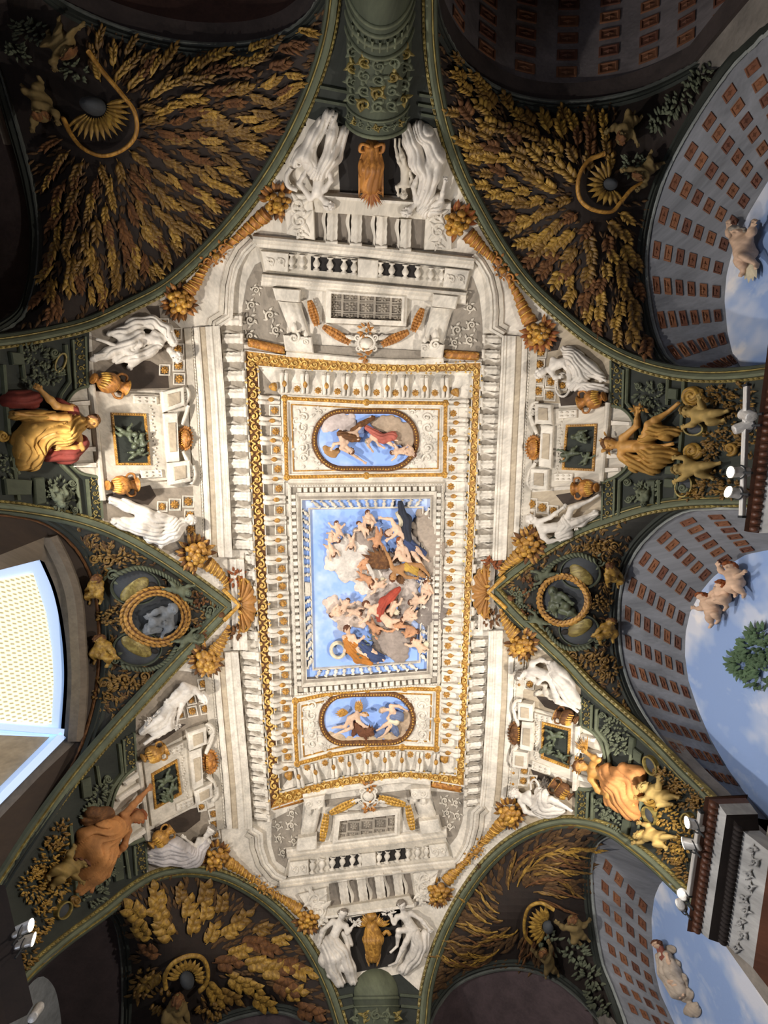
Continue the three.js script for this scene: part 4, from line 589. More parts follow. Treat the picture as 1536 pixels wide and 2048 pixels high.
/* ------------------------------------------------------------ the four side shrines above the pendentives */
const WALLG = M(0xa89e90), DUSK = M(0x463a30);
function shrine(o) {
  const t = thing('wall_shrine', o.label, 'shrine', ...o.panel[0]), f = o.f;   // f = 1: centre of the vault lies to the right
  new B().block(o.body, 0, 7, 1.5).build('back_plate', W2, t);
  for (const b of o.blocks) { new B().block(b, 1, 17, 2).build('stepped_block', W, t); const c = [0, 1].map(k => b.reduce((s, p) => s + p[k] / 4, 0)); new B().block(b.map(p => [c[0] + (p[0] - c[0]) * 0.55, c[1] + (p[1] - c[1]) * 0.6]), 16, 19, 1).build('block_face', TAN, t); }
  const fr = new B().sweep(o.panel, [[-3, 4], [-2, 10], [2, 10], [3, 7]], true).build('gilt_frame', OCHRE, t); sub3(stuffB(beadRow([...sub(o.panel, 8, true), o.panel[0]], 5, 1.7, 10)), 'frame_beads', GOLD, fr);
  new B().patch(o.panel, 10, 7.4).build('bronze_ground', GREEND, t);
  new B().sweep(o.beam, [[-6, 0], [-5, 10], [-2, 12], [3, 12], [5, 8], [6, 0]]).build('upright', W2, t);
  for (const q of o.caps) { const m = new B().block(q, 6, 12, 1.4).build('capital', W, t); const s = new B(); for (let i = 0; i < 3; i++) for (let j = 0; j < 2; j++) { const p = quad(q, 0.2 + i * 0.3, 0.28 + j * 0.44); s.dome(p[0], p[1], 12, 3.4, 2.4, 2.4, 0, 7, 3); } sub3(s, 'capital_carving', W2, m); }
  { const P = [], a = quad(o.body, f > 0 ? 0.8 : 0.2, 0.14), b = quad(o.body, f > 0 ? 0.8 : 0.2, 0.86), s = new B(); for (let i = 0; i <= 18; i++) { const u = i / 18; s.ball(lerp(a[0], b[0], u) + f * 5 * Math.sin(u * 12.57) ** 2, lerp(a[1], b[1], u), 7.5, 2.2, 2.2, 2.2, 0, 6, 4); } stuff(s.build('garland', W, t)); }
  for (const [p, vx, vy, r, d] of o.scr) { const s = new B().tube(cr(p, 5).map(e => [e[0], e[1], 9]), 4.2, 8); s.volute(vx, vy, r, 1.3, Math.atan2(p[0][1] - vy, p[0][0] - vx), d, 3.2, 9, 0.2); s.build('scroll_bracket', W, t); }
  const [mx, my, ma] = o.mask; { const s = new B(); s.ball(mx, my, 6, 11, 20, 11, 0, 14, 9); s.ball(mx + f * 6, my, 13, 5, 6, 5, 0, 8, 6); for (const e of [-1, 1]) { s.ball(mx + f * 1, my + e * 8, 13, 4, 4, 4, 0, 8, 6); } for (let i = 0; i < 22; i++) { const a = i / 22 * 6.283; s.leaf(mx + Math.cos(a) * 9, my + Math.sin(a) * 17, a, 9, 3, 6, 3, 0.2); } const m = s.build('gilt_mask', o.mm, t); const e = new B(); for (let i = -3; i <= 3; i++) e.ball(mx - f * 7, my + i * 4, 13, 3, 1.4, 2, 0, 6, 4); sub3(e, 'mask_rays', GOLD, m); }
  for (const [x, y, r] of o.ros) rosette(x, y, r || 8.6, t, OCHRE, W, o.rot, 1);
  // white half-disc of stepped bars between the upright and the green pendentive
  const ar = cr(o.arc, 6), m = new B().patch(ar, 8, 1.5).build('half_disc', W2, t);
  new B().sweep(ar, [[-4, 0], [-3, 6], [0, 7], [3, 4]].map(([a, h]) => [a * -f, h])).build('disc_rim', GREEN2, t);
  for (const [a, b] of o.bars) { const n = [-(b[1] - a[1]), b[0] - a[0]], l = Math.hypot(...n); new B().block([[a[0] + n[0] / l * 4, a[1] + n[1] / l * 4], [b[0] + n[0] / l * 5, b[1] + n[1] / l * 5], [b[0] - n[0] / l * 5, b[1] - n[1] / l * 5], [a[0] - n[0] / l * 4, a[1] - n[1] / l * 4]], 1, 10, 3).build('stepped_bar', W, t); }
  // deep shade behind the statues, painted as flat darker patches on the wall
  for (const p of o.wall) new B().patch(p, 10, 0.4).build('wall_shade_patch', f > 0 ? WALLG : TAN, t);
  for (const p of o.dusk) new B().patch(p, 10, 0.8).build('dark_patch', DUSK, t);
}
const stuffB = b => b;
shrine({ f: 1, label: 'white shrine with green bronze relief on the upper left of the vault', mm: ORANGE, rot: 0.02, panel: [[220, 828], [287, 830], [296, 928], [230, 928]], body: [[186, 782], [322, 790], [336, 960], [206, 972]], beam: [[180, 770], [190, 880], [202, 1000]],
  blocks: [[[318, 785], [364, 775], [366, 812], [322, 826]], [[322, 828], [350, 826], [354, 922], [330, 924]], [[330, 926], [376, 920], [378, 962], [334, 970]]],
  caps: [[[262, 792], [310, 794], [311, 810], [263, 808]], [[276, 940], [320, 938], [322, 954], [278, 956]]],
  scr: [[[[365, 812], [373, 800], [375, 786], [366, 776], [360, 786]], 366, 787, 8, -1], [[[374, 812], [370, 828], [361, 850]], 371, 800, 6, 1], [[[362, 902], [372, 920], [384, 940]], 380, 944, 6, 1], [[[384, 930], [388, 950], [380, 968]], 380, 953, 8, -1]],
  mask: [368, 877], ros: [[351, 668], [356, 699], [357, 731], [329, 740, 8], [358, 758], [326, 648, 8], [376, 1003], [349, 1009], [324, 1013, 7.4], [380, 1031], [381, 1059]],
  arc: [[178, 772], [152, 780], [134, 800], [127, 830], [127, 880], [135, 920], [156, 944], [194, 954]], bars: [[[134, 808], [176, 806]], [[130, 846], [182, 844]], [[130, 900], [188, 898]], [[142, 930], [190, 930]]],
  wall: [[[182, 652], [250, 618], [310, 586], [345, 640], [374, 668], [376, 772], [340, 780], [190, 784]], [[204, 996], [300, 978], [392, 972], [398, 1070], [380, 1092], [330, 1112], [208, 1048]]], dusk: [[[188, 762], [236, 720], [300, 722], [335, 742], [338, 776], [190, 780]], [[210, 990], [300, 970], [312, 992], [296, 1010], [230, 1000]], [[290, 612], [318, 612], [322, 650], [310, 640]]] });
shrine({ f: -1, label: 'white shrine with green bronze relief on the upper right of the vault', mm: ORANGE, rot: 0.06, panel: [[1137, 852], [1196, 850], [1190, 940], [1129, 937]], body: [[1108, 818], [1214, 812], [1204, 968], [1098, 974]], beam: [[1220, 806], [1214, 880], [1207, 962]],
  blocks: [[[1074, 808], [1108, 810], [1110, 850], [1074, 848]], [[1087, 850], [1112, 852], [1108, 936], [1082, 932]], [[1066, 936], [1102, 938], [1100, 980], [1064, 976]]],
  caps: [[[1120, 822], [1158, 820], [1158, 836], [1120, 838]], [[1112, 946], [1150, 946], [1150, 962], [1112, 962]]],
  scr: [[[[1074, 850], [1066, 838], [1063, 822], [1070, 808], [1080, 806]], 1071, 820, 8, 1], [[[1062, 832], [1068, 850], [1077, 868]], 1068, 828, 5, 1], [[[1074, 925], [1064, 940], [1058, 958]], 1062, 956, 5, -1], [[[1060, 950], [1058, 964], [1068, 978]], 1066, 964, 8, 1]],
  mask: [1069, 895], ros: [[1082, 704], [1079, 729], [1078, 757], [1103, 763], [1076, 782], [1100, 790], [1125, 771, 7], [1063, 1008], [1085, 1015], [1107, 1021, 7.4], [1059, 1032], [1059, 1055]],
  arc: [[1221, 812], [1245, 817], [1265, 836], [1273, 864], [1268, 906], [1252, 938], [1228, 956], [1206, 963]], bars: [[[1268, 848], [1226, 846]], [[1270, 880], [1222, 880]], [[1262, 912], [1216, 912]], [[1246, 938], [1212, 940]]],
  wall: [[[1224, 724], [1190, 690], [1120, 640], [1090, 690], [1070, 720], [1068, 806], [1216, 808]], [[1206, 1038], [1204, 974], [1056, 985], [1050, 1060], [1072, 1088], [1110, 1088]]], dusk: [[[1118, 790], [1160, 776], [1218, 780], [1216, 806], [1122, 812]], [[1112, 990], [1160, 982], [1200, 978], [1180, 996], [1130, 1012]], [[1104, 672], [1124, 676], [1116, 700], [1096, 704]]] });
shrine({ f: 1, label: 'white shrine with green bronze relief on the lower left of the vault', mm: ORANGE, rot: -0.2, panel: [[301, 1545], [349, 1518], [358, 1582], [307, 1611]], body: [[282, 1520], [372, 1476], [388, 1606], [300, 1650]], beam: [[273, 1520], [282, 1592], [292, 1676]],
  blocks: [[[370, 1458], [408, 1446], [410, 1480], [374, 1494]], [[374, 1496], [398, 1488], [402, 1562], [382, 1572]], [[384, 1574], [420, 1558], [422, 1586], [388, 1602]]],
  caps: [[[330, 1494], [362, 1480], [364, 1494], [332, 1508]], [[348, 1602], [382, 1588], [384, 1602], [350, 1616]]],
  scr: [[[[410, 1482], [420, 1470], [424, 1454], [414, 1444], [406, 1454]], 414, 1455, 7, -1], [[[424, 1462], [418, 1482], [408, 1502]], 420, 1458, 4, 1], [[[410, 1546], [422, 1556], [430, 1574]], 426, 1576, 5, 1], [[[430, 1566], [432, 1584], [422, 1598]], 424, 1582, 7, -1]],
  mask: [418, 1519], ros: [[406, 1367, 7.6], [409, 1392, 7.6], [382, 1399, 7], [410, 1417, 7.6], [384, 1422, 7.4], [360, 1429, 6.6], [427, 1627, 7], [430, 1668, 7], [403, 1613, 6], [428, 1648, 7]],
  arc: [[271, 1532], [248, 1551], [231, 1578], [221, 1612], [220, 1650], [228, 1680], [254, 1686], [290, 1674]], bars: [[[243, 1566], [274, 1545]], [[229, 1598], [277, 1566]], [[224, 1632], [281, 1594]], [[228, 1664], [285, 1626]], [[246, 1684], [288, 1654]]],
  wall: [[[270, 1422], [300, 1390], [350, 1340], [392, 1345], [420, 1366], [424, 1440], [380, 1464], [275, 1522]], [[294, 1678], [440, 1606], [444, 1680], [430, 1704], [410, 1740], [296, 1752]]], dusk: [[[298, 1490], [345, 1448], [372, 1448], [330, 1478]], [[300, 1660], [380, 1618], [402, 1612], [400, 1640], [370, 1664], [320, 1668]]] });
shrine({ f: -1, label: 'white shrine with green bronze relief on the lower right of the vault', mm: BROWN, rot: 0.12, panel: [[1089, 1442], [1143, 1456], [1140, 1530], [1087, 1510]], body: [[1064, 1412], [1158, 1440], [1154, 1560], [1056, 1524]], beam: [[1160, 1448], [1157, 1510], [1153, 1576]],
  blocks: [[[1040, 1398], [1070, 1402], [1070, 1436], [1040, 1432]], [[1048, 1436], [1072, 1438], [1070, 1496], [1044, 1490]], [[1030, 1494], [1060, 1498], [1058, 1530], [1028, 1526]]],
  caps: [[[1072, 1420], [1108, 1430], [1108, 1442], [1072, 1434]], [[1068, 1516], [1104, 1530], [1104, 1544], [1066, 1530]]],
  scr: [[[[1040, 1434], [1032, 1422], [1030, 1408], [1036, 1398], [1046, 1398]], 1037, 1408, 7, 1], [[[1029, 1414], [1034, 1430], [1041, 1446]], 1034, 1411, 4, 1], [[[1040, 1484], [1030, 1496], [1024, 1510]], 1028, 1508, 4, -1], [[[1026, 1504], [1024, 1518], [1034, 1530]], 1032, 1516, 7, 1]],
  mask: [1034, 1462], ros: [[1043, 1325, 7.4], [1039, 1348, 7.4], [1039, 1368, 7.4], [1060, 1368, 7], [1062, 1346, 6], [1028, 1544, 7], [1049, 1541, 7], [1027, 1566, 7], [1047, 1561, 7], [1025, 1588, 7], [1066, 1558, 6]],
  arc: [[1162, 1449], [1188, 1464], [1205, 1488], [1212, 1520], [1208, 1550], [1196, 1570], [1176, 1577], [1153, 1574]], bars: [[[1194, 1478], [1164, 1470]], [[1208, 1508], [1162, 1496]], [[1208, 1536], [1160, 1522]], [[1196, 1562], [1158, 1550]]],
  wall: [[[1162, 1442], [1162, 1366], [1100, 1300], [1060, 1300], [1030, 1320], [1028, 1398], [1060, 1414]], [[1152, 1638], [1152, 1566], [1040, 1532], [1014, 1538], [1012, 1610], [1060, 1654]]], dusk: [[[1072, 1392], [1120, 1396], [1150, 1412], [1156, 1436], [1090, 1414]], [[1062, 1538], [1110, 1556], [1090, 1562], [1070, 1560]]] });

/* ------------------------------------------------------------ the dark green pendentives */
const cutG = (g, f) => g.filter(p => f(p[0], p[1]));
const PEND = {
  RU: [[1222, 700], ...cutG(G.TR, (x) => x > 1222), [1560, 1004], ...cutG(G.RMa, (x) => x > 1205).reverse(), [1202, 1046], [1206, 963], [1228, 956], [1252, 938], [1268, 906], [1273, 864], [1265, 836], [1245, 817], [1221, 812]],
  LU: [[178, 652], ...cutG(G.TL, (x, y) => x < 178 && y > 600).reverse(), ...cutG(G.LMa, x => x < 208), [206, 1052], [194, 954], [156, 944], [135, 920], [127, 880], [127, 830], [134, 800], [152, 780], [178, 772]],
  LL: [[271, 1420], [271, 1532], [248, 1551], [231, 1578], [221, 1612], [220, 1650], [228, 1680], [254, 1686], [290, 1674], [294, 1758], ...cutG(G.LL, (x, y) => x < 290 && y < 2000).reverse(), ...cutG(G.LMb, x => x < 268).reverse()],
  RL: [[1162, 1360], ...cutG(G.RMb, x => x > 1164), ...cutG(G.LR, x => x > 1154).reverse(), [1153, 1640], [1153, 1574], [1176, 1577], [1196, 1570], [1208, 1550], [1212, 1520], [1205, 1488], [1188, 1464], [1162, 1449]],
};
function cornerFrieze(t, Q, n) { const m = new B().block(Q, 0, 4, 1).build('scroll_frieze', GREEND, t); for (const e of [[0, 3], [1, 2]]) new B().sweep([Q[e[0]], Q[e[1]]], [[-2.5, 0], [-2, 6], [2, 6], [2.5, 0]]).build('green_fillet', GREEN2, t); for (let i = 0; i < n; i++) { const p = quad(Q, 0.5, (i + 0.5) / n); scrollMotif(p[0], p[1], Math.PI / 2 + i, Math.abs(Q[1][0] - Q[0][0]) * 0.3, t, GRGOLD, 4.5, i % 2 ? 1 : -1); } }
function pendentive(o) {
  const t = thing('green_pendentive', o.label, 'pendentive', ...o.c);
  new B().patch(PEND[o.k], 12, 0.8).build('green_ground', GREEND, t);
  for (const q of o.fr) cornerFrieze(t, q, o.fn || 4);
  for (const q of o.blocks || []) new B().block(q, 0, 8, 2).build('green_block', GREEN, t);
  for (const p of o.mould || []) new B().sweep(p, [[-4, 0], [-3, 6], [0, 8], [3, 6], [4, 0]]).build('green_moulding', GREEN2, t);
  for (const [x, y, r, a, d, mt] of o.vol || []) { const m = new B().volute(x, y, r, 1.8, a, d, r * 0.24, 6, 0.1).build('volute', mt || DKGOLD, t); sub3(new B().dome(x, y, 4, r * 0.9, r * 0.9, r * 0.3), 'volute_face', mt || DKGOLD, m); }
  for (const [x, y, rx, ry, rot] of o.oval || []) { const m = new B().dome(x, y, 1, rx, ry, 5, rot, 18, 5).build('dark_cup', SLATE, t); const P = []; for (let i = 0; i < 24; i++) { const a = i / 24 * 6.283, u = rx * Math.cos(a), v = ry * Math.sin(a); P.push([x + u * Math.cos(rot) - v * Math.sin(rot), y + u * Math.sin(rot) + v * Math.cos(rot)]); } sub3(new B().sweep(P, [[-2, 0], [-1, 8], [2, 8], [3, 0]], true, 20), 'cup_rim', GRGOLD, m); }
  for (const [x, y, rx, ry, n, rot, mt] of o.fol || []) foliage(x, y, rx * 1.12, ry * 1.25, Math.round(n * 2.1), rot, 3, o.fs || 9).build('foliage', mt || DKGOLD2, t);
}
pendentive({ k: 'RU', label: 'dark green pendentive of carved scrolls at the upper right', c: [1330, 880], fr: [[[1224, 722], [1250, 740], [1248, 816], [1224, 812]], [[1208, 962], [1232, 958], [1230, 1030], [1206, 1040]]], fn: 4,
  mould: [[[1258, 738], [1256, 806], [1276, 830], [1286, 866], [1280, 914], [1264, 944], [1242, 962], [1240, 1032]], [[1372, 764], [1366, 880], [1356, 996]], [[1340, 760], [1338, 810]], [[1322, 960], [1322, 1010]]],
  blocks: [[[1342, 776], [1362, 778], [1360, 800], [1340, 798]], [[1336, 930], [1358, 932], [1356, 950], [1334, 948]], [[1334, 956], [1356, 958], [1354, 976], [1332, 974]], [[1300, 960], [1316, 960], [1314, 1008], [1298, 1008]]],
  vol: [[1391, 902, 19, 0, 1], [1471, 897, 14, 2, -1], [1392, 792, 22, 1, 1, DKGOLD], [1280, 772, 7, 0, 1, GREEN2], [1326, 772, 6, 2, 1, GREEN2], [1258, 964, 8, 0, 1, GREEN2], [1262, 998, 8, 3, -1, GREEN2], [1306, 996, 6, 0, 1, GREEN2], [1372, 976, 10, 0, 1, GREEN2]], oval: [[1394, 858, 20, 13, 0], [1374, 972, 17, 22, 0.3]],
  fol: [[1300, 790, 30, 16, 26, 0.2, GREEN2], [1304, 820, 22, 10, 16, 0, GREEN2], [1294, 982, 26, 12, 24, -0.3, GREEN2], [1444, 792, 34, 15, 34, 0.2], [1490, 800, 22, 26, 30, 0], [1438, 880, 26, 14, 30, 0], [1424, 966, 34, 14, 34, -0.5], [1470, 980, 30, 14, 26, 0], [1462, 850, 26, 12, 20, 0.5], [1424, 908, 16, 10, 14, 0], [1500, 880, 18, 30, 22, 0], [1386, 990, 18, 8, 12, 0]] });
pendentive({ k: 'LU', label: 'dark green pendentive of carved scrolls at the upper left', c: [80, 800], fr: [[[143, 680], [168, 674], [172, 770], [148, 778]], [[172, 958], [196, 956], [202, 1036], [178, 1032]]], fn: 4,
  mould: [[[128, 690], [136, 764], [118, 790], [110, 830], [112, 890], [122, 930], [150, 958], [158, 1026]], [[2, 730], [12, 860], [32, 1000]], [[36, 690], [44, 760]]],
  blocks: [[[14, 704], [40, 706], [44, 730], [18, 730]], [[62, 956], [82, 954], [86, 1006], [66, 1010]], [[0, 956], [58, 960], [56, 990], [4, 990]]],
  vol: [[104, 706, 10, 0, 1, GREEN2], [118, 742, 8, 2, 1, GREEN2], [140, 966, 7, 0, 1, GREEN2], [144, 1020, 8, 2, -1, GREEN2], [-2, 872, 12, 0, 1]], oval: [[116, 726, 10, 20, 0.4]],
  fol: [[70, 712, 32, 16, 30, 0.2, GREEN2], [92, 750, 30, 12, 26, 0, GREEN2], [110, 978, 30, 16, 30, 0, GREEN2], [118, 1006, 24, 10, 18, 0, GREEN2], [12, 930, 20, 20, 18, 0, GREEN2], [62, 760, 20, 9, 14, 0, GREEN2]] });
pendentive({ k: 'LL', label: 'dark green and ochre pendentive of carved scrolls at the lower left', c: [170, 1680], fr: [[[244, 1478], [266, 1464], [270, 1526], [248, 1544]], [[266, 1690], [288, 1684], [292, 1738], [270, 1748]]], fn: 3,
  mould: [[[236, 1486], [242, 1546], [222, 1574], [210, 1610], [208, 1654], [218, 1688], [248, 1700], [256, 1754]], [[136, 1650], [144, 1720], [152, 1812]], [[190, 1530], [196, 1570]]],
  blocks: [[[156, 1560], [176, 1552], [180, 1590], [160, 1596]], [[222, 1706], [240, 1702], [244, 1756], [226, 1762]]],
  vol: [[212, 1556, 8, 0, 1, GREEN2], [234, 1716, 8, 2, 1, GREEN2], [146, 1800, 12, 1, 1, DKGOLD2]], oval: [[122, 1820, 12, 20, 0.6]],
  fol: [[196, 1590, 26, 14, 28, -0.9, GREEN2], [176, 1630, 22, 14, 22, -0.9, GREEN2], [214, 1742, 26, 14, 26, -0.6, GREEN2], [186, 1790, 22, 14, 20, -0.7, GREEN2], [96, 1722, 44, 22, 60, -1.1, DKGOLD], [64, 1770, 34, 22, 46, -1.1, DKGOLD], [112, 1776, 34, 14, 34, -1.1, DKGOLD], [76, 1840, 40, 16, 40, -1.2, DKGOLD], [54, 1906, 34, 12, 26, -1.2, DKGOLD2], [112, 1670, 30, 12, 26, -0.9, DKGOLD2]] });
pendentive({ k: 'RL', label: 'dark green and ochre pendentive of carved scrolls at the lower right', c: [1290, 1620], fr: [[[1164, 1392], [1186, 1408], [1184, 1458], [1164, 1448]], [[1156, 1578], [1178, 1582], [1176, 1634], [1154, 1630]]], fn: 3,
  mould: [[[1196, 1416], [1194, 1456], [1214, 1482], [1222, 1520], [1216, 1558], [1202, 1580], [1188, 1586], [1186, 1636]], [[1288, 1538], [1286, 1600], [1282, 1656]], [[1268, 1478], [1264, 1524]]],
  blocks: [[[1264, 1470], [1274, 1476], [1270, 1510], [1260, 1504]], [[1272, 1494], [1288, 1506], [1284, 1526], [1270, 1516]], [[1250, 1636], [1264, 1640], [1260, 1668], [1246, 1660]]],
  vol: [[1308, 1595, 17, 0, 1], [1206, 1428, 6, 0, 1, GREEN2], [1292, 1668, 13, 1, 1], [1204, 1600, 7, 2, 1, GREEN2]], oval: [[1306, 1530, 11, 21, -0.5], [1304, 1630, 11, 20, -0.5], [1380, 1640, 10, 14, 0]],
  fol: [[1230, 1456, 26, 13, 28, 0.7, GREEN2], [1244, 1490, 20, 12, 20, 0.6, GREEN2], [1216, 1616, 26, 12, 28, 0.6, GREEN2], [1232, 1642, 20, 9, 14, 0.6, GREEN2], [1340, 1560, 30, 14, 34, 0.7], [1376, 1590, 30, 18, 38, 0.7], [1340, 1630, 32, 16, 38, 0.8, DKGOLD], [1342, 1696, 34, 16, 40, 0.7, DKGOLD2], [1376, 1740, 26, 12, 26, 0.8], [1372, 1690, 18, 26, 26, 0.3, DKGOLD], [1400, 1620, 14, 30, 22, 0.2]] });
// grounds of the two end pendentives with their columns
function endPend(label, clabel, poly, a, b, rad, c, bands, rings, mats) {
  const t = thing('green_pendentive', label, 'pendentive', ...c);
  new B().patch(poly, 14, 0.6).build('green_ground', GREEND, t);
  for (const p of bands) new B().sweep(p, [[-4, 0], [-3, 5], [3, 5], [4, 0]]).build('green_fillet', GREEN, t);
  const k = thing('carved_column', clabel, 'column', ...c);
  const prof = []; for (let i = 0; i <= 24; i++) prof.push([i / 24, lerp(rad[0], rad[1], i / 24)]); prof.push([1, rad[1] * 0.97], [1.001, rad[1] * 0.6], [1.001, 0.1]);
  new B().rev(a, b, prof, 40, -18).build('shaft', GREEN, k);
  const ax = u => [lerp(a[0], b[0], u), lerp(a[1], b[1], u)];
  for (const [u, w, e] of rings) { const p = ax(u), q = ax(u + w), r = lerp(rad[0], rad[1], u); new B().rev(p, q, [[0, r], [0.1, r + e], [0.9, r + e], [1, r]], 40, -18).build('ring', GREEN2, k); }
  const tt = Math.atan2(b[1] - a[1], b[0] - a[0]);
  for (const [u, v, r, f] of mats) { const p = ax(u), R = lerp(rad[0], rad[1], u), an = v, x = p[0] - Math.sin(tt) * R * Math.sin(an), y = p[1] + Math.cos(tt) * R * Math.sin(an), h = R * Math.cos(an) - 18; const m = new B(); m.volute(x, y, r, 1.3, f, f > 0 ? 1 : -1, r * 0.24, h, 0.2); for (let i = 0; i < 4; i++) m.leaf(x, y, f + i * 1.7, r * 1.5, r * 0.34, h - 1, 2); m.build('carved_foliage', i_++ % 3 ? GREEN2 : GRGOLD, k); }
}
let i_ = 0;
const colM = []; for (let j = 0; j < 4; j++) for (let i = -2; i <= 2; i++) colM.push([0.55 + j * 0.085, i * 0.42, 15, (i * 3 + j * 2) % 5 - 2 || 1]);
for (let i = -4; i <= 4; i++) colM.push([0.93, i * 0.25, 8, i % 2 ? 1 : -2]);
endPend('dark green end pendentive at the top between the two corner ribs', 'carved green column with figured bands at the top end', [[672, -140], [668, 0], [655, 80], [625, 175], [604, 232], [700, 262], [820, 258], [888, 255], [870, 170], [860, 80], [858, 0], [858, -140]], [764, -150], [754, 252], [74, 64], [755, 120], [[[640, 170], [700, 182]], [[630, 196], [696, 208]], [[838, 186], [872, 192]], [[836, 206], [880, 214]], [[842, 226], [884, 234]]],
  [[0.3, 0.02, 3], [0.36, 0.02, 3], [0.42, 0.025, 4], [0.5, 0.02, 4], [0.885, 0.012, 3], [0.975, 0.02, 3]], colM);
for (let i = 0; i < 1; i++) { const col = scene.children.filter(c => c.name.startsWith('carved_column')).pop(), f = new B(); for (let j = -4; j <= 4; j++) { const an = j * 0.22, x = 760 + 70 * Math.sin(an), h = 70 * Math.cos(an) - 17; f.tube([[x, 10, h], [x - 0.4, 36, h]], 3.2, 6); } f.build('flutes', GREEN2, col); }
const colB = []; for (let j = 0; j < 3; j++) for (let i = -2; i <= 2; i++) colB.push([0.86 - j * 0.13, i * 0.42, 12, (i * 3 + j) % 4 - 1.5]);
endPend('dark green end pendentive at the bottom between the two corner ribs', 'carved green column with rounded head at the bottom end', [[700, 2360], [690, 2110], [662, 1975], [680, 1968], [800, 1948], [848, 1990], [838, 2120], [828, 2360]], [757, 2300], [752, 1990], [60, 48], [755, 2020], [[[676, 1996], [706, 1990]], [[682, 2018], [708, 2012]], [[800, 1990], [846, 1994]], [[802, 2012], [844, 2016]]], [[0.97, 0.02, 2], [0.92, 0.012, 2]], colB);
{ const col = scene.children.filter(c => c.name.startsWith('carved_column')).pop(); new B().rev([752, 1990], [751, 1932], [[0, 48], [0.2, 47.5], [0.4, 45], [0.6, 40], [0.78, 31], [0.9, 21], [0.97, 11], [1, 0.5]], 40, -18).build('rounded_head', GREEN2, col); }
/* ------------------------------------------------------------ gilded cornucopias, shells and leaf knots on the ribs */
function cornucopia(label, path, r, fr, mat = ORANGE, dark = BROWN) {
  const p = cr(path, 3), t = thing('cornucopia', label, 'cornucopia', fr[0], fr[1], VAULT, 'gilded cornucopias on the ribs'), n = p.length, e = p[n - 1], b4 = p[Math.max(0, n - 5)], an = Math.atan2(e[1] - b4[1], e[0] - b4[0]);
  new B().tube(p.map((q, i) => [q[0], q[1], 7 + 3 * i / n]), u => r * (0.22 + 0.78 * u) * (1 + 0.1 * Math.sin(u * 44)), 12, 0.8).build('horn', mat, t);
  { const s = new B(); for (let k = 0; k < 7; k++) { const q = along(p, 0.2 + k * 0.12), w = r * (0.3 + 0.7 * (0.2 + k * 0.12)), P = []; for (let i = 0; i <= 8; i++) { const a = -1.3 + 2.6 * i / 8; P.push([q[0] - Math.sin(q[2]) * w * 1.02 * Math.sin(a) + Math.cos(q[2]) * a * 2.2, q[1] + Math.cos(q[2]) * w * 1.02 * Math.sin(a) + Math.sin(q[2]) * a * 2.2, 8 + w * 0.8 * Math.cos(a) + 1]); } s.tube(P, 1.5, 5); } s.build('spiral_ribs', GOLD, t); }
  const [fx, fy] = fr, R = fr[2] || r * 1.5;
  for (let i = 0; i < 22; i++) { const a = an + (i / 21 - 0.5) * 4.6 + rr(-0.1, 0.1), q = [fx + Math.cos(a) * R * 0.66, fy + Math.sin(a) * R * 0.66]; new B().leaf(q[0], q[1], a + rr(-0.25, 0.25), R * rr(0.6, 0.85), R * 0.17, 5, 4, rr(-0.15, 0.15)).build('leaf', i % 2 ? dark : mat, t); }
  for (let i = 0; i < 15; i++) { const a = i * 2.4, k = Math.sqrt(i / 15) * R * 0.8, z = R * rr(0.19, 0.32); const x = fx + Math.cos(a) * k, y = fy + Math.sin(a) * k, h = 11 + (1 - k / R) * R * 0.5; const b = new B().ball(x, y, h, z, z * rr(0.9, 1), z, 0, 11, 8); if (i % 4 === 0) b.ball(x, y, h + z * 0.95, z * 0.3, z * 0.3, z * 0.2, 0, 6, 3); b.build('fruit', i % 3 ? OCHRE : GOLD, t); }
}
const RIBN = { TL: 'upper left corner rib', TR: 'upper right corner rib', LL: 'lower left corner rib', LR: 'lower right corner rib' };
cornucopia('gilded cornucopia of fruit high on the upper left corner rib', [[440, 506], [470, 478], [500, 452], [535, 424]], 17, [556, 402, 30]);
cornucopia('gilded cornucopia of fruit low on the upper left corner rib', [[424, 520], [405, 540], [388, 568], [372, 586]], 16, [357, 604, 29]);
cornucopia('orange cornucopia of fruit high on the upper right corner rib', [[1000, 530], [978, 508], [958, 488], [936, 466]], 17, [914, 442, 31], ORANGE, RUST);
cornucopia('orange cornucopia of fruit low on the upper right corner rib', [[1014, 552], [1034, 586], [1050, 620], [1064, 648]], 16, [1080, 668, 28], ORANGE, RUST);
cornucopia('gilded cornucopia of fruit left of the crest of the lower left corner rib', [[518, 1766], [496, 1748], [474, 1732], [452, 1718]], 13, [430, 1708, 25], OCHRE);
cornucopia('gilded cornucopia of fruit right of the crest of the lower left corner rib', [[534, 1778], [556, 1790], [580, 1804], [600, 1818]], 13, [616, 1834, 25], OCHRE);
cornucopia('gilded cornucopia of fruit high on the lower right corner rib', [[962, 1690], [978, 1670], [994, 1652], [1006, 1640]], 13, [1022, 1622, 25], OCHRE);
cornucopia('gilded cornucopia of fruit low on the lower right corner rib', [[948, 1704], [930, 1722], [908, 1742], [892, 1760]], 13, [876, 1780, 24], OCHRE);
cornucopia('gilded cornucopia above the left shell beside the pointed window vault', [[455, 1178], [446, 1156], [430, 1138], [412, 1124]], 15, [390, 1106, 30], OCHRE);
cornucopia('gilded cornucopia below the left shell beside the pointed window vault', [[457, 1248], [446, 1272], [434, 1290], [424, 1302]], 14, [411, 1316, 27], OCHRE);
cornucopia('gilded cornucopia above the right shell beside the pointed vault', [[1000, 1150], [1012, 1132], [1028, 1118], [1042, 1106]], 14, [1058, 1090, 27], OCHRE);
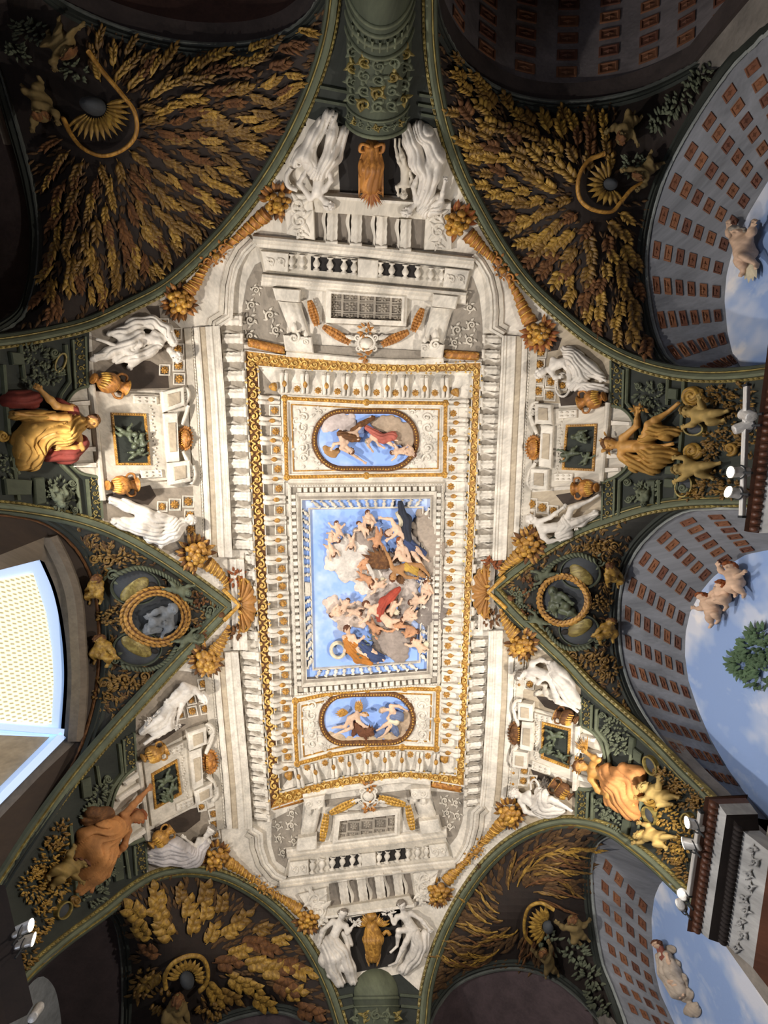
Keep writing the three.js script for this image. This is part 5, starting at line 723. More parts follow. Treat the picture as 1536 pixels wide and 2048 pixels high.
cornucopia('gilded cornucopia below the right shell beside the pointed vault', [[1002, 1216], [1012, 1238], [1024, 1256], [1034, 1268]], 14, [1046, 1284, 26], OCHRE);
function knot(label, c, an, s, mat) { const t = thing('leaf_knot', label, 'leaf knot', ...c), C = Math.cos(an), S = Math.sin(an); for (const [u, v, r, f, a] of [[-1.3, -0.2, 0.8, 1, 0], [1.3, -0.2, 0.8, -1, 3.1], [-0.4, 0.25, 0.6, -1, 2], [0.4, 0.25, 0.6, 1, 1]]) scrollMotif(c[0] + (u * C - v * S) * s, c[1] + (u * S + v * C) * s, an + a, r * s, t, mat, 8, f); new B().ball(c[0], c[1], 9, s * 0.5, s * 0.5, s * 0.6, 0, 12, 8).build('knob', OCHRE, t); for (const e of [-1, 1]) new B().leaf(c[0] + C * e * s * 1.8, c[1] + S * e * s * 1.8, an + (e < 0 ? Math.PI : 0), s * 1.3, s * 0.3, 6, 4, 0.2).build('leaf', OCHRE, t); }
knot('gilded scroll knot between the upper left cornucopias', [432, 512], -0.74, 15, ORANGE); knot('orange scroll knot between the upper right cornucopias', [1006, 540], 0.95, 15, ORANGE);
knot('gilded scroll knot between the lower left cornucopias', [526, 1772], 0.6, 12, OCHRE); knot('gilded scroll knot between the lower right cornucopias', [954, 1698], -0.85, 12, OCHRE);
function shell(label, c, f, ry, rx, tip) {
  const t = thing('scallop_shell', label, 'shell', ...c);
  new B().grid(54, 10, (u, v) => { const a = (u - 0.5) * 3.3, rib = Math.cos(u * 9 * 2 * Math.PI), R = 0.03 + 0.97 * v, sc = 1 + 0.035 * rib * v; return [c[0] + f * rx * R * Math.cos(a) * sc, c[1] + ry * R * Math.sin(a) * sc, 6 + 15 * Math.sin(v * 2.6) + rib * 3.6 * Math.sqrt(v)]; }).build('shell_bowl', M(0xc08a46, { roughness: 0.6 }), t);
  const P = []; for (let i = 0; i <= 50; i++) { const u = i / 50, a = (u - 0.5) * 3.3, sc = 1 + 0.035 * Math.cos(u * 9 * 2 * Math.PI); P.push([c[0] + f * rx * Math.cos(a) * sc, c[1] + ry * Math.sin(a) * sc, 10]); } new B().tube(P, 2.6, 6).build('rolled_rim', OCHRE, t);
  const s = new B(); for (const e of [-1, 1]) { s.volute(c[0] + f * rx * 0.25, c[1] + e * ry * 0.8, 10, 1.4, 0, e * f, 2.6, 14); for (let i = 0; i < 3; i++) s.leaf(c[0] - f * rx * 0.1, c[1] + e * ry * (0.2 + i * 0.2), f > 0 ? 0.4 * e : 3.14 - 0.4 * e, 13, 3, 14, 4, 0.2 * e); } s.build('acanthus_curls', GOLD, t);
  new B().tube([[tip[0][0], tip[0][1], 8], [c[0], c[1], 15], [tip[1][0], tip[1][1], 8]], 4.5, 8).build('gilt_corner', GOLD, t);
  for (const e of [-1, 1]) foliage(c[0] - f * 4, c[1] + e * ry * 1.0, 15, 12, 22, 0, 7, 11).build('leaf_tuft', e > 0 ? BROWN : RUST, t);
}
shell('gilded scallop shell at the tip of the left pointed vault', [476, 1206], 1, 54, 33, [[444, 1176], [446, 1238]]);
shell('gilded scallop shell at the tip of the right pointed vault', [980, 1180], -1, 52, 33, [[1012, 1150], [1014, 1214]]);

/* ------------------------------------------------------------ painted corner webs: radiating golden foliage */
function sprig(x, y, an, len, surf, parent, mat, o = {}) {
  const b = new B(), n = o.n || 7, bend = o.bend || 0, P = []; for (let i = 0; i <= 5; i++) { const u = i / 5, a = an + bend * u; P.push([x + Math.cos(a) * len * u, y + Math.sin(a) * len * u, 2 + 3 * u]); }
  b.tube(P, o.stem || 1.1, 4);
  for (let i = 0; i < n; i++) { const u = 0.15 + 0.8 * i / n, a = an + bend * u, q = [x + Math.cos(a) * len * u, y + Math.sin(a) * len * u], e = i % 2 ? 1 : -1; b.leaf(q[0], q[1], a + bend + e * (o.open || 0.5) + rr(-0.12, 0.12), len * (o.ll || 0.42) * rr(0.85, 1.15), len * (o.lw || 0.085), 2.5, 4, e * -0.1); }
  const q = P[5]; b.leaf(q[0], q[1], an + bend, len * (o.ll || 0.42), len * (o.lw || 0.085), 3, 4);
  return b.build('sprig', mat, parent, surf);
}
const BGL = M(0x5b4222, { map: GOLDG });
function sheaf(key, label, c, o) {
  const w = WEBS[key], t = thing('foliage_sheaf', label, 'foliage', c[0], c[1], w.s), ok = (x, y) => inPoly(x, y, w.poly);
  let k = 0;
  for (let r = o.r0; r < o.r1; r += o.dr) { const n = Math.floor(2 * Math.PI * r / o.da); for (let i = 0; i < n; i++) { const a = (i + (k % 2) * 0.5) / n * 2 * Math.PI + rr(-0.05, 0.05), x = c[0] + Math.cos(a) * r, y = c[1] + Math.sin(a) * r, L = o.len * rr(0.85, 1.2); const a2 = a + (o.swirl || 0), tx = x + Math.cos(a2) * L * 1.3, ty = y + Math.sin(a2) * L * 1.3, m = 13; if (x < -40 || y < -40 || x > 1576 || y > 2088) continue; if (![[x, y], [tx, ty], [x + m, y], [x - m, y], [x, y + m], [x, y - m], [tx + 9, ty], [tx - 9, ty], [tx, ty + 9], [tx, ty - 9]].every(q => ok(...q))) continue; if (o.skip && o.skip(x, y)) continue; const z = rnd(); sprig(x, y, a2 + rr(-0.18, 0.18), L, w.s, t, z < 0.4 ? DKGOLD : z < 0.75 ? DKGOLD2 : BROWN, { ...o.sp, bend: (o.sp && o.sp.bend || 0) + rr(-0.25, 0.25) }); } k++; }
  { const b = new B(); let m = 0; for (let i = 0; i < 9000 && m < o.bg; i++) { const a = rnd() * 6.283, r = o.r1 * Math.sqrt(rnd()); if (r < o.r0) continue; const x = c[0] + Math.cos(a) * r, y = c[1] + Math.sin(a) * r; if (x < -20 || y < -20 || x > 1556 || y > 2068 || ![[x + 12, y], [x - 12, y], [x, y + 12], [x, y - 12]].every(q => ok(...q)) || (o.skip && o.skip(x, y))) continue; m++; b.leaf(x, y, a + (o.swirl || 0) + rr(-0.5, 0.5), o.len * rr(0.4, 0.6), o.len * 0.085, 0.5, 2, rr(-0.1, 0.1)); } b.build('background_leaves', BGL, t, w.s).userData.kind = 'stuff'; }
  return t;
}
const skipTL = (x, y) => x < 175 && y < 300 && x + y < 380;
const shTL = sheaf('TL', 'radiating golden leaf sheaf in the upper left corner vault', [200, 245], { r0: 80, r1: 560, dr: 27, da: 31, len: 38, bg: 900, sp: { n: 8, open: 0.5, ll: 0.48, lw: 0.09 }, skip: skipTL });
const shTR = sheaf('TR', 'golden oak-like foliage in the upper right corner vault', [1195, 395], { r0: 50, r1: 480, dr: 27, da: 29, len: 32, bg: 800, sp: { n: 7, open: 0.85, ll: 0.52, lw: 0.14 }, skip: (x, y) => x > 1230 && y < 400 });
const shLL = sheaf('LL', 'plump golden plume leaves in the lower left corner vault', [372, 1925], { r0: 52, r1: 360, dr: 30, da: 36, len: 38, bg: 350, sp: { n: 5, open: 0.8, ll: 0.6, lw: 0.2 }, skip: (x, y) => y > 1960 && x < 400 });
const shLR = sheaf('LR', 'long curling golden wheat in the lower right corner vault', [1040, 1815], { r0: 42, r1: 300, dr: 22, da: 17, len: 50, swirl: 0.45, bg: 400, sp: { n: 4, open: 0.14, ll: 0.5, lw: 0.045, bend: 0.5, stem: 1.5 }, skip: (x, y) => x > 1080 && y > 1790 });
function hoop(key, label, path, r, mat, rays) { const s = WEBS[key].s, t = thing('basket_hoop', label, 'basket', path[0][0], path[0][1], s); new B().tube(cr(path, 5).map(p => [p[0], p[1], 14]), r, 8).build('hoop', mat, t, s); const [cx, cy, r0, r1, a0, a1, n] = rays; for (let i = 0; i < n; i++) { const a = lerp(a0, a1, i / (n - 1)); new B().leaf(cx + Math.cos(a) * r0, cy + Math.sin(a) * r0, a, r1 - r0, 5, 7, 3).build('basket_reed', DKGOLD, t, s); } new B().ball(cx, cy, 8, r0 * 0.95, r0 * 0.8, r0 * 0.8, 0.6, 16, 10).build('jar_mouth', SLATE, t, s); return t; }
hoop('TL', 'pale hoop of the basket in the upper left corner vault', [[186, 112], [215, 150], [250, 190], [276, 225], [276, 265], [250, 300], [212, 318], [178, 305], [155, 275], [142, 245]], 4, OCHRE, [196, 215, 24, 72, -0.2, 2.4, 15]);
hoop('TR', 'pale hoop of the basket in the upper right corner vault', [[1200, 320], [1168, 334], [1152, 362], [1155, 400], [1178, 424], [1212, 430], [1232, 408], [1250, 385], [1275, 368]], 4, OCHRE, [1215, 372, 14, 46, 1, 4.6, 13]);
hoop('LR', 'ribbed basket fan in the lower right corner vault', [[1106, 1806], [1085, 1795], [1062, 1805], [1050, 1830], [1050, 1856], [1062, 1870]], 3.2, DKGOLD, [1096, 1845, 12, 42, 2.2, 4.6, 11]);
hoop('LL', 'gilded basket dome in the lower left corner vault', [[336, 1958], [334, 1935], [346, 1912], [372, 1902], [400, 1908], [414, 1930], [412, 1952], [398, 1966]], 4, DKGOLD, [374, 1950, 16, 40, -3, 0.1, 13]);
for (const [k, l, a] of [['TL', 'dim green leaf clump over the jar in the upper left corner', [[60, 60, 40, 24, 40], [40, 110, 26, 20, 24], [150, 140, 30, 16, 24]]], ['TR', 'dim green leaf clump over the jar in the upper right corner', [[1362, 205, 46, 16, 44], [1320, 245, 26, 12, 26], [1400, 160, 36, 12, 30], [1262, 330, 26, 20, 34]]], ['LR', 'dim green leaf clump under the basket in the lower right corner', [[1180, 1950, 40, 14, 34], [1196, 2000, 34, 12, 30], [1150, 1900, 26, 16, 30], [1096, 1880, 26, 20, 20]]], ['LL', 'dim brown leaf clump under the basket in the lower left corner', [[330, 2000, 36, 24, 30], [420, 2010, 30, 16, 24], [290, 1960, 20, 40, 24]]]]) { const t = thing('leaf_clump', l, 'foliage', a[0][0], a[0][1], WEBS[k].s); for (const [x, y, rx, ry, n] of a) foliage(x, y, rx, ry, n, k === 'TR' ? -0.7 : k === 'LR' ? 0.8 : 0.4, 3, 13).build('foliage', k === 'LL' ? DKGOLD2 : GREEN2, t, WEBS[k].s); }

/* ------------------------------------------------------------ the two pointed vaults with their wreathed medallions */
function midWeb(key, side, c, sx, sy, med) {
  const s = WEBS[key].s, f = sx < 0 ? -1 : 1, X = (u, v) => [c[0] + u * sx, c[1] + v * sy];
  const w = thing('wreath_medallion', 'golden leaf wreath around a ' + med + ' medallion in the ' + side + ' pointed vault', 'medallion', ...c, s);
  { const P = []; for (let i = 0; i < 40; i++) { const a = i / 40 * 6.2832; P.push(X(42 * Math.cos(a), 42 * Math.sin(a))); } new B().patch(P, 8, 1.2).build('medallion_ground', SLATE, w, s); }
  { const P = []; for (let i = 0; i <= 48; i++) { const a = i / 48 * 6.2832, q = X(47 * Math.cos(a), 47 * Math.sin(a)); P.push([q[0], q[1], 4]); } new B().tube(P, 6.5, 8).build('wreath_core', BROWN, w, s); }
  for (let k = 0; k < 3; k++) for (let i = 0; i < 34; i++) { const a = (i + k * 0.33) / 34 * 6.2832 + 0.05, R = 42.5 + k * 4.6, q = X(R * Math.cos(a), R * Math.sin(a)), q2 = X(R * Math.cos(a + 0.1), R * Math.sin(a + 0.1)); new B().leaf(q[0], q[1], Math.atan2(q2[1] - q[1], q2[0] - q[0]) + (k - 1) * 0.25, 13 * Math.abs(sx), 3.2, 9.5 - Math.abs(k - 1) * 2.5, 2.4).build('laurel_leaf', OCHRE, w, s); }
  for (const [u, v, a, nm] of [[33, -54, -0.9, 'upper'], [30, 60, 0.8, 'lower']]) {
    const q = X(u, v), t = thing('dark_pelta', nm + ' dark crescent shield beside the wreath in the ' + side + ' pointed vault', 'shield', ...q, s);
    const P = []; for (let i = 0; i < 30; i++) { const b = i / 30 * 6.2832; P.push(X(u + 38 * Math.cos(b), v + 32 * Math.sin(b))); }
    new B().dome(q[0], q[1], 0.5, 38 * Math.abs(sx), 32 * sy, 5, 0, 26, 5).build('shield_back', SLATE, t, s); new B().sweep(P, [[-2, 0], [-1, 6], [1, 6], [2, 0]], true, 30).build('shield_rim', GREEN, t, s);
    const g = X(u + 2, v + (v < 0 ? 4 : -4)); new B().dome(g[0], g[1], 4, 27 * Math.abs(sx), 15 * sy, 5, (v < 0 ? 0.7 : -0.55) * f, 20, 5).build('pale_inner_shield', GRGOLD, t, s); const e = X(u - 26, v + (v < 0 ? -4 : 4)); new B().ball(e[0], e[1], 5, 9, 6, 4, -0.3 * f, 10, 6).build('eyelet', VOID, t, s);
  }
  for (const [P, nm] of [[[[-50, -46], [-26, -68], [2, -84], [35, -90], [66, -78]], 'upper'], [[[-34, 56], [-18, 82], [4, 96], [26, 98], [56, 92]], 'lower']]) { const p = cr(P.map(q => X(...q)), 4), t = thing('twisted_rope', nm + ' twisted grey-green rope in the ' + side + ' pointed vault', 'rope', p[p.length >> 1][0], p[p.length >> 1][1], s); new B().tube(p.map(q => [q[0], q[1], 6]), 4.6, 7).build('rope_core', GREEN, t, s); const n = Math.floor(plen(p) / 7); for (let i = 0; i < n; i++) { const q = along(p, (i + 0.5) / n); new B().ball(q[0], q[1], 9, 6.5, 2.6, 3.6, q[2] + 0.9, 9, 6).build('rope_strand', GREEN2, t, s); } }
  const k = thing('scroll_cluster', 'gilded scrolls and beads around the wreath in the ' + side + ' pointed vault', 'scrollwork', ...X(-75, 0), s);
  for (const [u, v, r, a, d, m] of [[70, -76, 10, 0, 1, GREEN2], [66, 82, 10, 2, -1, GREEN2], [-88, -12, 8, 1, 1, GREEN2], [-88, 14, 8, 1, -1, GREEN2], [-104, -16, 6, 0, 1, GREEN2], [-104, 14, 6, 0, -1, GREEN2], [78, -104, 11, 2, 1, DKGOLD2], [100, -108, 9, 0, -1, DKGOLD2], [20, 112, 11, 2, 1, DKGOLD2], [52, 116, 12, 0, -1, DKGOLD2], [82, 124, 12, 1, 1, DKGOLD2], [76, 150, 9, 2, -1, DKGOLD2]]) { const q = X(u, v); if (inPoly(q[0], q[1], WEBS[key].poly)) scrollMotifS(q[0], q[1], a, r * Math.abs(sx), k, m, 3, d * f, s); }
  for (let i = 0; i < 18; i++) { const u = -52 - (i % 9) * 5.2, v = (i < 9 ? -1 : 1) * (26 - (i % 9) * 2.8), q = X(u, v); new B().ball(q[0], q[1], 4, 3, 3, 3, 0, 8, 6).build('bead', GREEN2, k, s); }
  { const q = X(-108, -2); new B().ball(q[0], q[1], 4, 7, 7, 6, 0, 12, 8).build('tip_ball', BROWN, k, s); const r = X(-86, 0); new B().ball(r[0], r[1], 4, 6, 6, 6, 0, 12, 8).build('flower_heart', GREEN2, k, s); }
  for (const [u, v, rx, ry, n, m] of [[-72, -30, 10, 14, 16, BROWN], [-72, 28, 10, 14, 16, BROWN], [68, 4, 12, 18, 26, DKGOLD2], [84, 0, 8, 14, 16, DKGOLD2], [62, -110, 34, 10, 34, DKGOLD2], [44, 122, 30, 10, 30, DKGOLD2], [88, 140, 22, 16, 26, DKGOLD2]]) { const q = X(u, v); foliage(q[0], q[1], rx * Math.abs(sx), ry, n, 0, 3, 9).build('foliage', m, k, s); }
  { const P = WEBS[key].poly, b = [new B(), new B()], far = (x, y) => { const u = (x - c[0]) / sx, v = (y - c[1]) / sy; return Math.hypot(u, v) > 62 && Math.hypot((u - 33) / 42, (v + 54) / 36) > 1 && Math.hypot((u - 30) / 42, (v - 60) / 36) > 1; }; let m = 0; for (let i = 0; i < 6000 && m < 420; i++) { const x = c[0] + rr(-120, 130) * sx, y = c[1] + rr(-230, 290) * sy; if (x < -20 || x > 1540 || !far(x, y) || ![[x + 13, y], [x - 13, y], [x, y + 13], [x, y - 13]].every(q => inPoly(q[0], q[1], P))) continue; m++; const a = Math.floor(noise(x / 30, y / 30, 2) * 9) * 0.8 + rr(-0.5, 0.5); b[m % 2].leaf(x, y, a, rr(9, 14), 2.2, 0.6, 1.8, rr(-0.4, 0.4)); } b.forEach((e, i) => { e.build('background_leaves', i ? BGL : DKGOLD2, k, s).userData.kind = 'stuff'; }); }
  return w;
}
function scrollMotifS(x, y, ang, r, parent, mat, h, flip, surf) { const b = new B(); b.volute(x, y, r, 1.5, ang, flip, r * 0.2, h, 0.15); b.dome(x, y, h - 0.5, r * 0.3, r * 0.3, r * 0.3, 0, 8, 3); for (let i = 0; i < 4; i++) { const a = ang + i * 1.5; b.leaf(x + Math.cos(a) * r * 0.9, y + Math.sin(a) * r * 0.9, a + 0.7 * flip, r * 1.1, r * 0.26, h - 1, 2, 0.2 * flip); } return b.build('scroll', mat, parent, surf); }
const MW = { R: midWeb('RM', 'right', [1128, 1198], 1, 1, 'grey-green'), L: midWeb('LM', 'left', [312, 1231], -1.22, 1.08, 'dark slate') };

/* ------------------------------------------------------------ urns beside the shrines */
function urn(label, a, b, r, mat, h = 16) {
  const t = thing('gilded_urn', label, 'urn', (a[0] + b[0]) / 2, (a[1] + b[1]) / 2, VAULT, 'gilded urns beside the shrines'), an = Math.atan2(b[1] - a[1], b[0] - a[0]), L = Math.hypot(b[0] - a[0], b[1] - a[1]), T = (u, v) => [a[0] + (b[0] - a[0]) * u - Math.sin(an) * v, a[1] + (b[1] - a[1]) * u + Math.cos(an) * v];
  new B().rev(a, b, [[0, 0.5], [0, 0.5 * r], [0.05, 0.52 * r], [0.1, 0.3 * r], [0.16, 0.34 * r], [0.24, 0.68 * r], [0.36, 0.96 * r], [0.5, r], [0.62, 0.86 * r], [0.7, 0.55 * r], [0.76, 0.42 * r], [0.86, 0.46 * r], [0.95, 0.64 * r], [1, 0.7 * r], [1, 0.5 * r], [0.93, 0.3 * r]], 22, h).build('vase', mat, t);
  for (const e of [-1, 1]) { const P = cr([T(0.62, e * 0.8 * r), T(0.74, e * 1.15 * r), T(0.9, e * 1.05 * r), T(0.92, e * 0.6 * r)], 3).map(q => [q[0], q[1], h]); new B().tube(P, r * 0.12, 7).build('handle', mat, t); }
  { const s = new B(); for (let i = -3; i <= 3; i++) { const p = T(0.14, i * r * 0.2), q = T(0.4, i * r * 0.27); s.leaf(p[0], p[1], an + i * 0.05, L * 0.3, r * 0.11, h + r * 0.62 * Math.cos(i * 0.4), r * 0.45); } s.build('gadroons', GOLD, t); }
  { const s = new B(); for (const u of [0.1, 0.66, 0.98]) { const k = u === 0.1 ? 0.34 : u === 0.66 ? 0.74 : 0.72; s.rev(T(u - 0.02, 0), T(u + 0.02, 0), [[0, k * r * 0.9], [0.5, k * r * 1.08], [1, k * r * 0.9]], 18, h); } s.build('rings', OCHRE, t); }
}
urn('orange gilded urn above the upper left shrine', [176, 758], [248, 778], 21, ORANGE); urn('orange gilded urn below the upper left shrine', [204, 970], [268, 968], 19, ORANGE);
urn('copper urn above the upper right shrine', [1218, 794], [1164, 808], 19, ORANGE); urn('copper urn below the upper right shrine', [1203, 974], [1152, 976], 18, ORANGE);
urn('ochre urn above the lower left shrine', [276, 1510], [326, 1490], 16, OCHRE); urn('ochre urn below the lower left shrine', [292, 1684], [338, 1648], 14, OCHRE);
urn('brown urn above the lower right shrine', [1162, 1434], [1116, 1420], 15, BROWN); urn('brown urn below the lower right shrine', [1151, 1586], [1108, 1556], 14, BROWN);
/* ------------------------------------------------------------ figures: one continuous surface each */
class Field {
  constructor(caps, cell, opt = {}) {
    this.c = cell; let x0 = 1e9, y0 = 1e9, z0 = 1e9, x1 = -1e9, y1 = -1e9, z1 = -1e9;
    for (const k of caps) for (const e of [0, 4]) { const r = Math.abs(k[e + 3]) + (opt.pad || 3); x0 = Math.min(x0, k[e] - r); x1 = Math.max(x1, k[e] + r); y0 = Math.min(y0, k[e + 1] - r); y1 = Math.max(y1, k[e + 1] + r); z0 = Math.min(z0, k[e + 2] - r); z1 = Math.max(z1, k[e + 2] + r); }
    z0 = Math.max(z0, opt.floor === undefined ? -3 : opt.floor); this.o = [x0, y0, z0];
    const n = this.n = [Math.ceil((x1 - x0) / cell) + 2, Math.ceil((y1 - y0) / cell) + 2, Math.ceil((z1 - z0) / cell) + 2], g = this.g = new Float32Array(n[0] * n[1] * n[2]).fill(50);
    for (const k of caps) {
      const [ax, ay, az, ar, bx, by, bz, br] = k, neg = k[8] < 0, K = Math.abs(k[8] || opt.k || 3), R = Math.max(Math.abs(ar), Math.abs(br)) + K * 1.5 + 2;
      const lo = [0, 1, 2].map(i => Math.max(0, Math.floor((Math.min(k[i], k[i + 4]) - R - this.o[i]) / cell))), hi = [0, 1, 2].map(i => Math.min(n[i] - 1, Math.ceil((Math.max(k[i], k[i + 4]) + R - this.o[i]) / cell)));
      const dx = bx - ax, dy = by - ay, dz = bz - az, dd = dx * dx + dy * dy + dz * dz || 1e-9;
      for (let z = lo[2]; z <= hi[2]; z++) for (let y = lo[1]; y <= hi[1]; y++) for (let x = lo[0]; x <= hi[0]; x++) {
        const px = this.o[0] + x * cell, py = this.o[1] + y * cell, pz = this.o[2] + z * cell; let t = ((px - ax) * dx + (py - ay) * dy + (pz - az) * dz) / dd; t = t < 0 ? 0 : t > 1 ? 1 : t;
        const ex = px - ax - dx * t, ey = py - ay - dy * t, ez = pz - az - dz * t; let d = Math.sqrt(ex * ex + ey * ey + ez * ez) - (ar + (br - ar) * t);
        const i = (z * n[1] + y) * n[0] + x, q = g[i];
        if (neg) { const nd = -d, h = Math.max(0, K - Math.abs(nd - q)) / K; g[i] = Math.max(nd, q) + h * h * K * 0.25; }
        else { const h = Math.max(0, K - Math.abs(d - q)) / K; g[i] = Math.min(d, q) - h * h * K * 0.25; }
      }
    }
    if (opt.mod) for (let z = 0; z < n[2]; z++) for (let y = 0; y < n[1]; y++) for (let x = 0; x < n[0]; x++) { const i = (z * n[1] + y) * n[0] + x; if (g[i] < 6 && g[i] > -8) g[i] += opt.mod(this.o[0] + x * cell, this.o[1] + y * cell, this.o[2] + z * cell); }
  }
  mesh(b = new B()) {
    const [nx, ny, nz] = this.n, g = this.g, id = new Int32Array(nx * ny * nz).fill(-1), s = this.c, o = this.o, at = (x, y, z) => g[(z * ny + y) * nx + x];
    for (let z = 0; z < nz - 1; z++) for (let y = 0; y < ny - 1; y++) for (let x = 0; x < nx - 1; x++) {
      let m = 0; const v = []; for (let k = 0; k < 8; k++) { const d = at(x + (k & 1), y + (k >> 1 & 1), z + (k >> 2)); v.push(d); if (d < 0) m |= 1 << k; } if (m === 0 || m === 255) continue;
      let sx = 0, sy = 0, sz = 0, c = 0; for (let a = 0; a < 8; a++) for (const w of [1, 2, 4]) { const q = a | w; if (q === a || q > 7) continue; if ((v[a] < 0) === (v[q] < 0)) continue; const t = v[a] / (v[a] - v[q]); sx += (a & 1) + (w === 1 ? t : 0); sy += (a >> 1 & 1) + (w === 2 ? t : 0); sz += (a >> 2) + (w === 4 ? t : 0); c++; }
      id[(z * ny + y) * nx + x] = b.p(o[0] + (x + sx / c) * s, o[1] + (y + sy / c) * s, o[2] + (z + sz / c) * s);
    }
    const I = (x, y, z) => id[(z * ny + y) * nx + x];
    for (let z = 1; z < nz - 1; z++) for (let y = 1; y < ny - 1; y++) for (let x = 1; x < nx - 1; x++) {
      const d = at(x, y, z) < 0;
      const e = (q, a, c2, e2, f) => { if ((q < 0) !== d && a >= 0 && c2 >= 0 && e2 >= 0 && f >= 0) d ? b.q(a, c2, e2, f) : b.q(f, e2, c2, a); };
      e(at(x + 1, y, z), I(x, y - 1, z - 1), I(x, y, z - 1), I(x, y, z), I(x, y - 1, z)); e(at(x, y + 1, z), I(x - 1, y, z - 1), I(x - 1, y, z), I(x, y, z), I(x, y, z - 1)); e(at(x, y, z + 1), I(x - 1, y - 1, z), I(x, y - 1, z), I(x, y, z), I(x - 1, y, z));
    }
    return b;
  }
}
const V = (p, h) => [p[0], p[1], p[2] === undefined ? h : p[2]], mix = (a, b, t) => [0, 1, 2].map(i => lerp(a[i], b[i], t)), addv = (a, d, k) => [0, 1, 2].map(i => a[i] + d[i] * k), nrm = d => { const l = Math.hypot(...d) || 1; return d.map(e => e / l); }, dif = (a, b) => [0, 1, 2].map(i => a[i] - b[i]), crs = (a, b) => [a[1] * b[2] - a[2] * b[1], a[2] * b[0] - a[0] * b[2], a[0] * b[1] - a[1] * b[0]];
function skeleton(f) {
  const R = f.R, s = R / 10 * (f.hs || 1), hd = V(f.hd, 17 * s), nk = V(f.nk, 14 * s), sh = f.sh.map(p => V(p, 14 * s)), pv = V(f.pv, 11 * s), C = [], cap = (a, ra, b, rb, k) => C.push([...a, ra * R, ...b, rb * R, k]);
  const mid = mix(sh[0], sh[1], 0.5), ax = nrm(dif(hd, nk)), fc = nrm([...(f.face || [0, 0]), f.fh === undefined ? 0.8 : f.fh]), sd = nrm(crs(ax, fc)), fat = f.fat || 1;
  cap(addv(hd, ax, R * 0.22), 0.78, addv(hd, ax, -R * 0.2), 0.66); cap(addv(addv(hd, ax, -R * 0.55), fc, R * 0.25), 0.4, addv(addv(hd, ax, -R * 0.5), fc, R * 0.42), 0.3);
  cap(addv(addv(hd, ax, R * 0.08), fc, R * 0.74), 0.1, addv(addv(hd, ax, -R * 0.16), fc, R * 0.92), 0.14, 1.2);
  cap(addv(addv(addv(hd, ax, R * 0.2), fc, R * 0.66), sd, R * 0.36), 0.13, addv(addv(addv(hd, ax, R * 0.2), fc, R * 0.66), sd, -R * 0.36), 0.13, 1.5);
  cap(addv(addv(addv(hd, ax, -R * 0.4), fc, R * 0.66), sd, R * 0.2), 0.09, addv(addv(addv(hd, ax, -R * 0.4), fc, R * 0.66), sd, -R * 0.2), 0.09, 1);
  for (const e of [-1, 1]) { const ey = addv(addv(addv(hd, ax, R * 0.05), fc, R * 0.88), sd, e * R * 0.3); C.push([...ey, R * 0.15, ...ey, R * 0.15, -1.2]); cap(addv(hd, sd, e * R * 0.76), 0.14, addv(addv(hd, sd, e * R * 0.76), ax, -R * 0.25), 0.11, 1); }
  cap(addv(hd, ax, -R * 0.4), 0.44, nk, 0.46);
  cap(sh[0], 0.52 * fat, sh[1], 0.52 * fat); const w = mix(mid, pv, 0.55); cap(mix(mid, pv, 0.12), 0.9 * fat, w, 0.78 * fat); cap(w, 0.8 * fat, pv, 0.95 * fat);
  for (let i = 0; i < 2; i++) {
    if (f.el && f.el[i]) { const el = V(f.el[i], 17 * s), ha = V(f.ha[i], 16 * s); cap(sh[i], 0.5, el, 0.36); cap(el, 0.38, mix(el, ha, 0.4), 0.36); cap(mix(el, ha, 0.4), 0.35, ha, 0.22);
      const d = nrm(dif(ha, el)), p2 = nrm(crs(d, [0, 0, 1])), pn = crs(p2, d), pc = addv(ha, d, R * 0.28); cap(ha, 0.22, pc, 0.26, 1.5);
      for (let k = 0; k < 4; k++) { const b = addv(addv(pc, d, R * 0.12), p2, (k - 1.5) * R * 0.16), m = addv(addv(b, d, R * (0.3 - 0.04 * Math.abs(k - 1.2))), p2, (k - 1.5) * R * 0.04), e = addv(addv(m, d, R * 0.24), pn, -R * 0.14); cap(b, 0.1, m, 0.09, 0.6); cap(m, 0.09, e, 0.075, 0.6); }
      const tb = addv(ha, p2, -R * 0.2), te = addv(addv(tb, d, R * 0.3), p2, -R * 0.26); cap(tb, 0.12, te, 0.09, 0.8); }
    if (f.kn && f.kn[i]) { const kn = V(f.kn[i], 20 * s), an = V(f.an[i], 11 * s), hp = addv(pv, nrm(dif(kn, pv)), R * 0.3); cap(hp, 0.78 * fat, kn, 0.5); cap(kn, 0.5, mix(kn, an, 0.35), 0.48); cap(mix(kn, an, 0.35), 0.47, an, 0.26);
      const to = f.to && f.to[i] ? V(f.to[i], 10 * s) : addv(an, nrm([...dif(an, kn).slice(0, 2), 8]), R * 0.6); cap(an, 0.27, to, 0.24, 1.5); for (let k = -1; k <= 1; k++) { const d = nrm(dif(to, an)), p2 = nrm(crs(d, [0, 0, 1])); cap(addv(to, p2, k * R * 0.14), 0.12, addv(addv(to, p2, k * R * 0.17), d, R * 0.24), 0.09, 0.8); } }
  }
  return { C, hd, ax, fc, sd, R };
}
function bodyOf(f) { const S = skeleton(f); return { S, b: new Field(S.C, f.cell || f.R * 0.105, { k: f.R * 0.32, floor: f.floor }).mesh() }; }
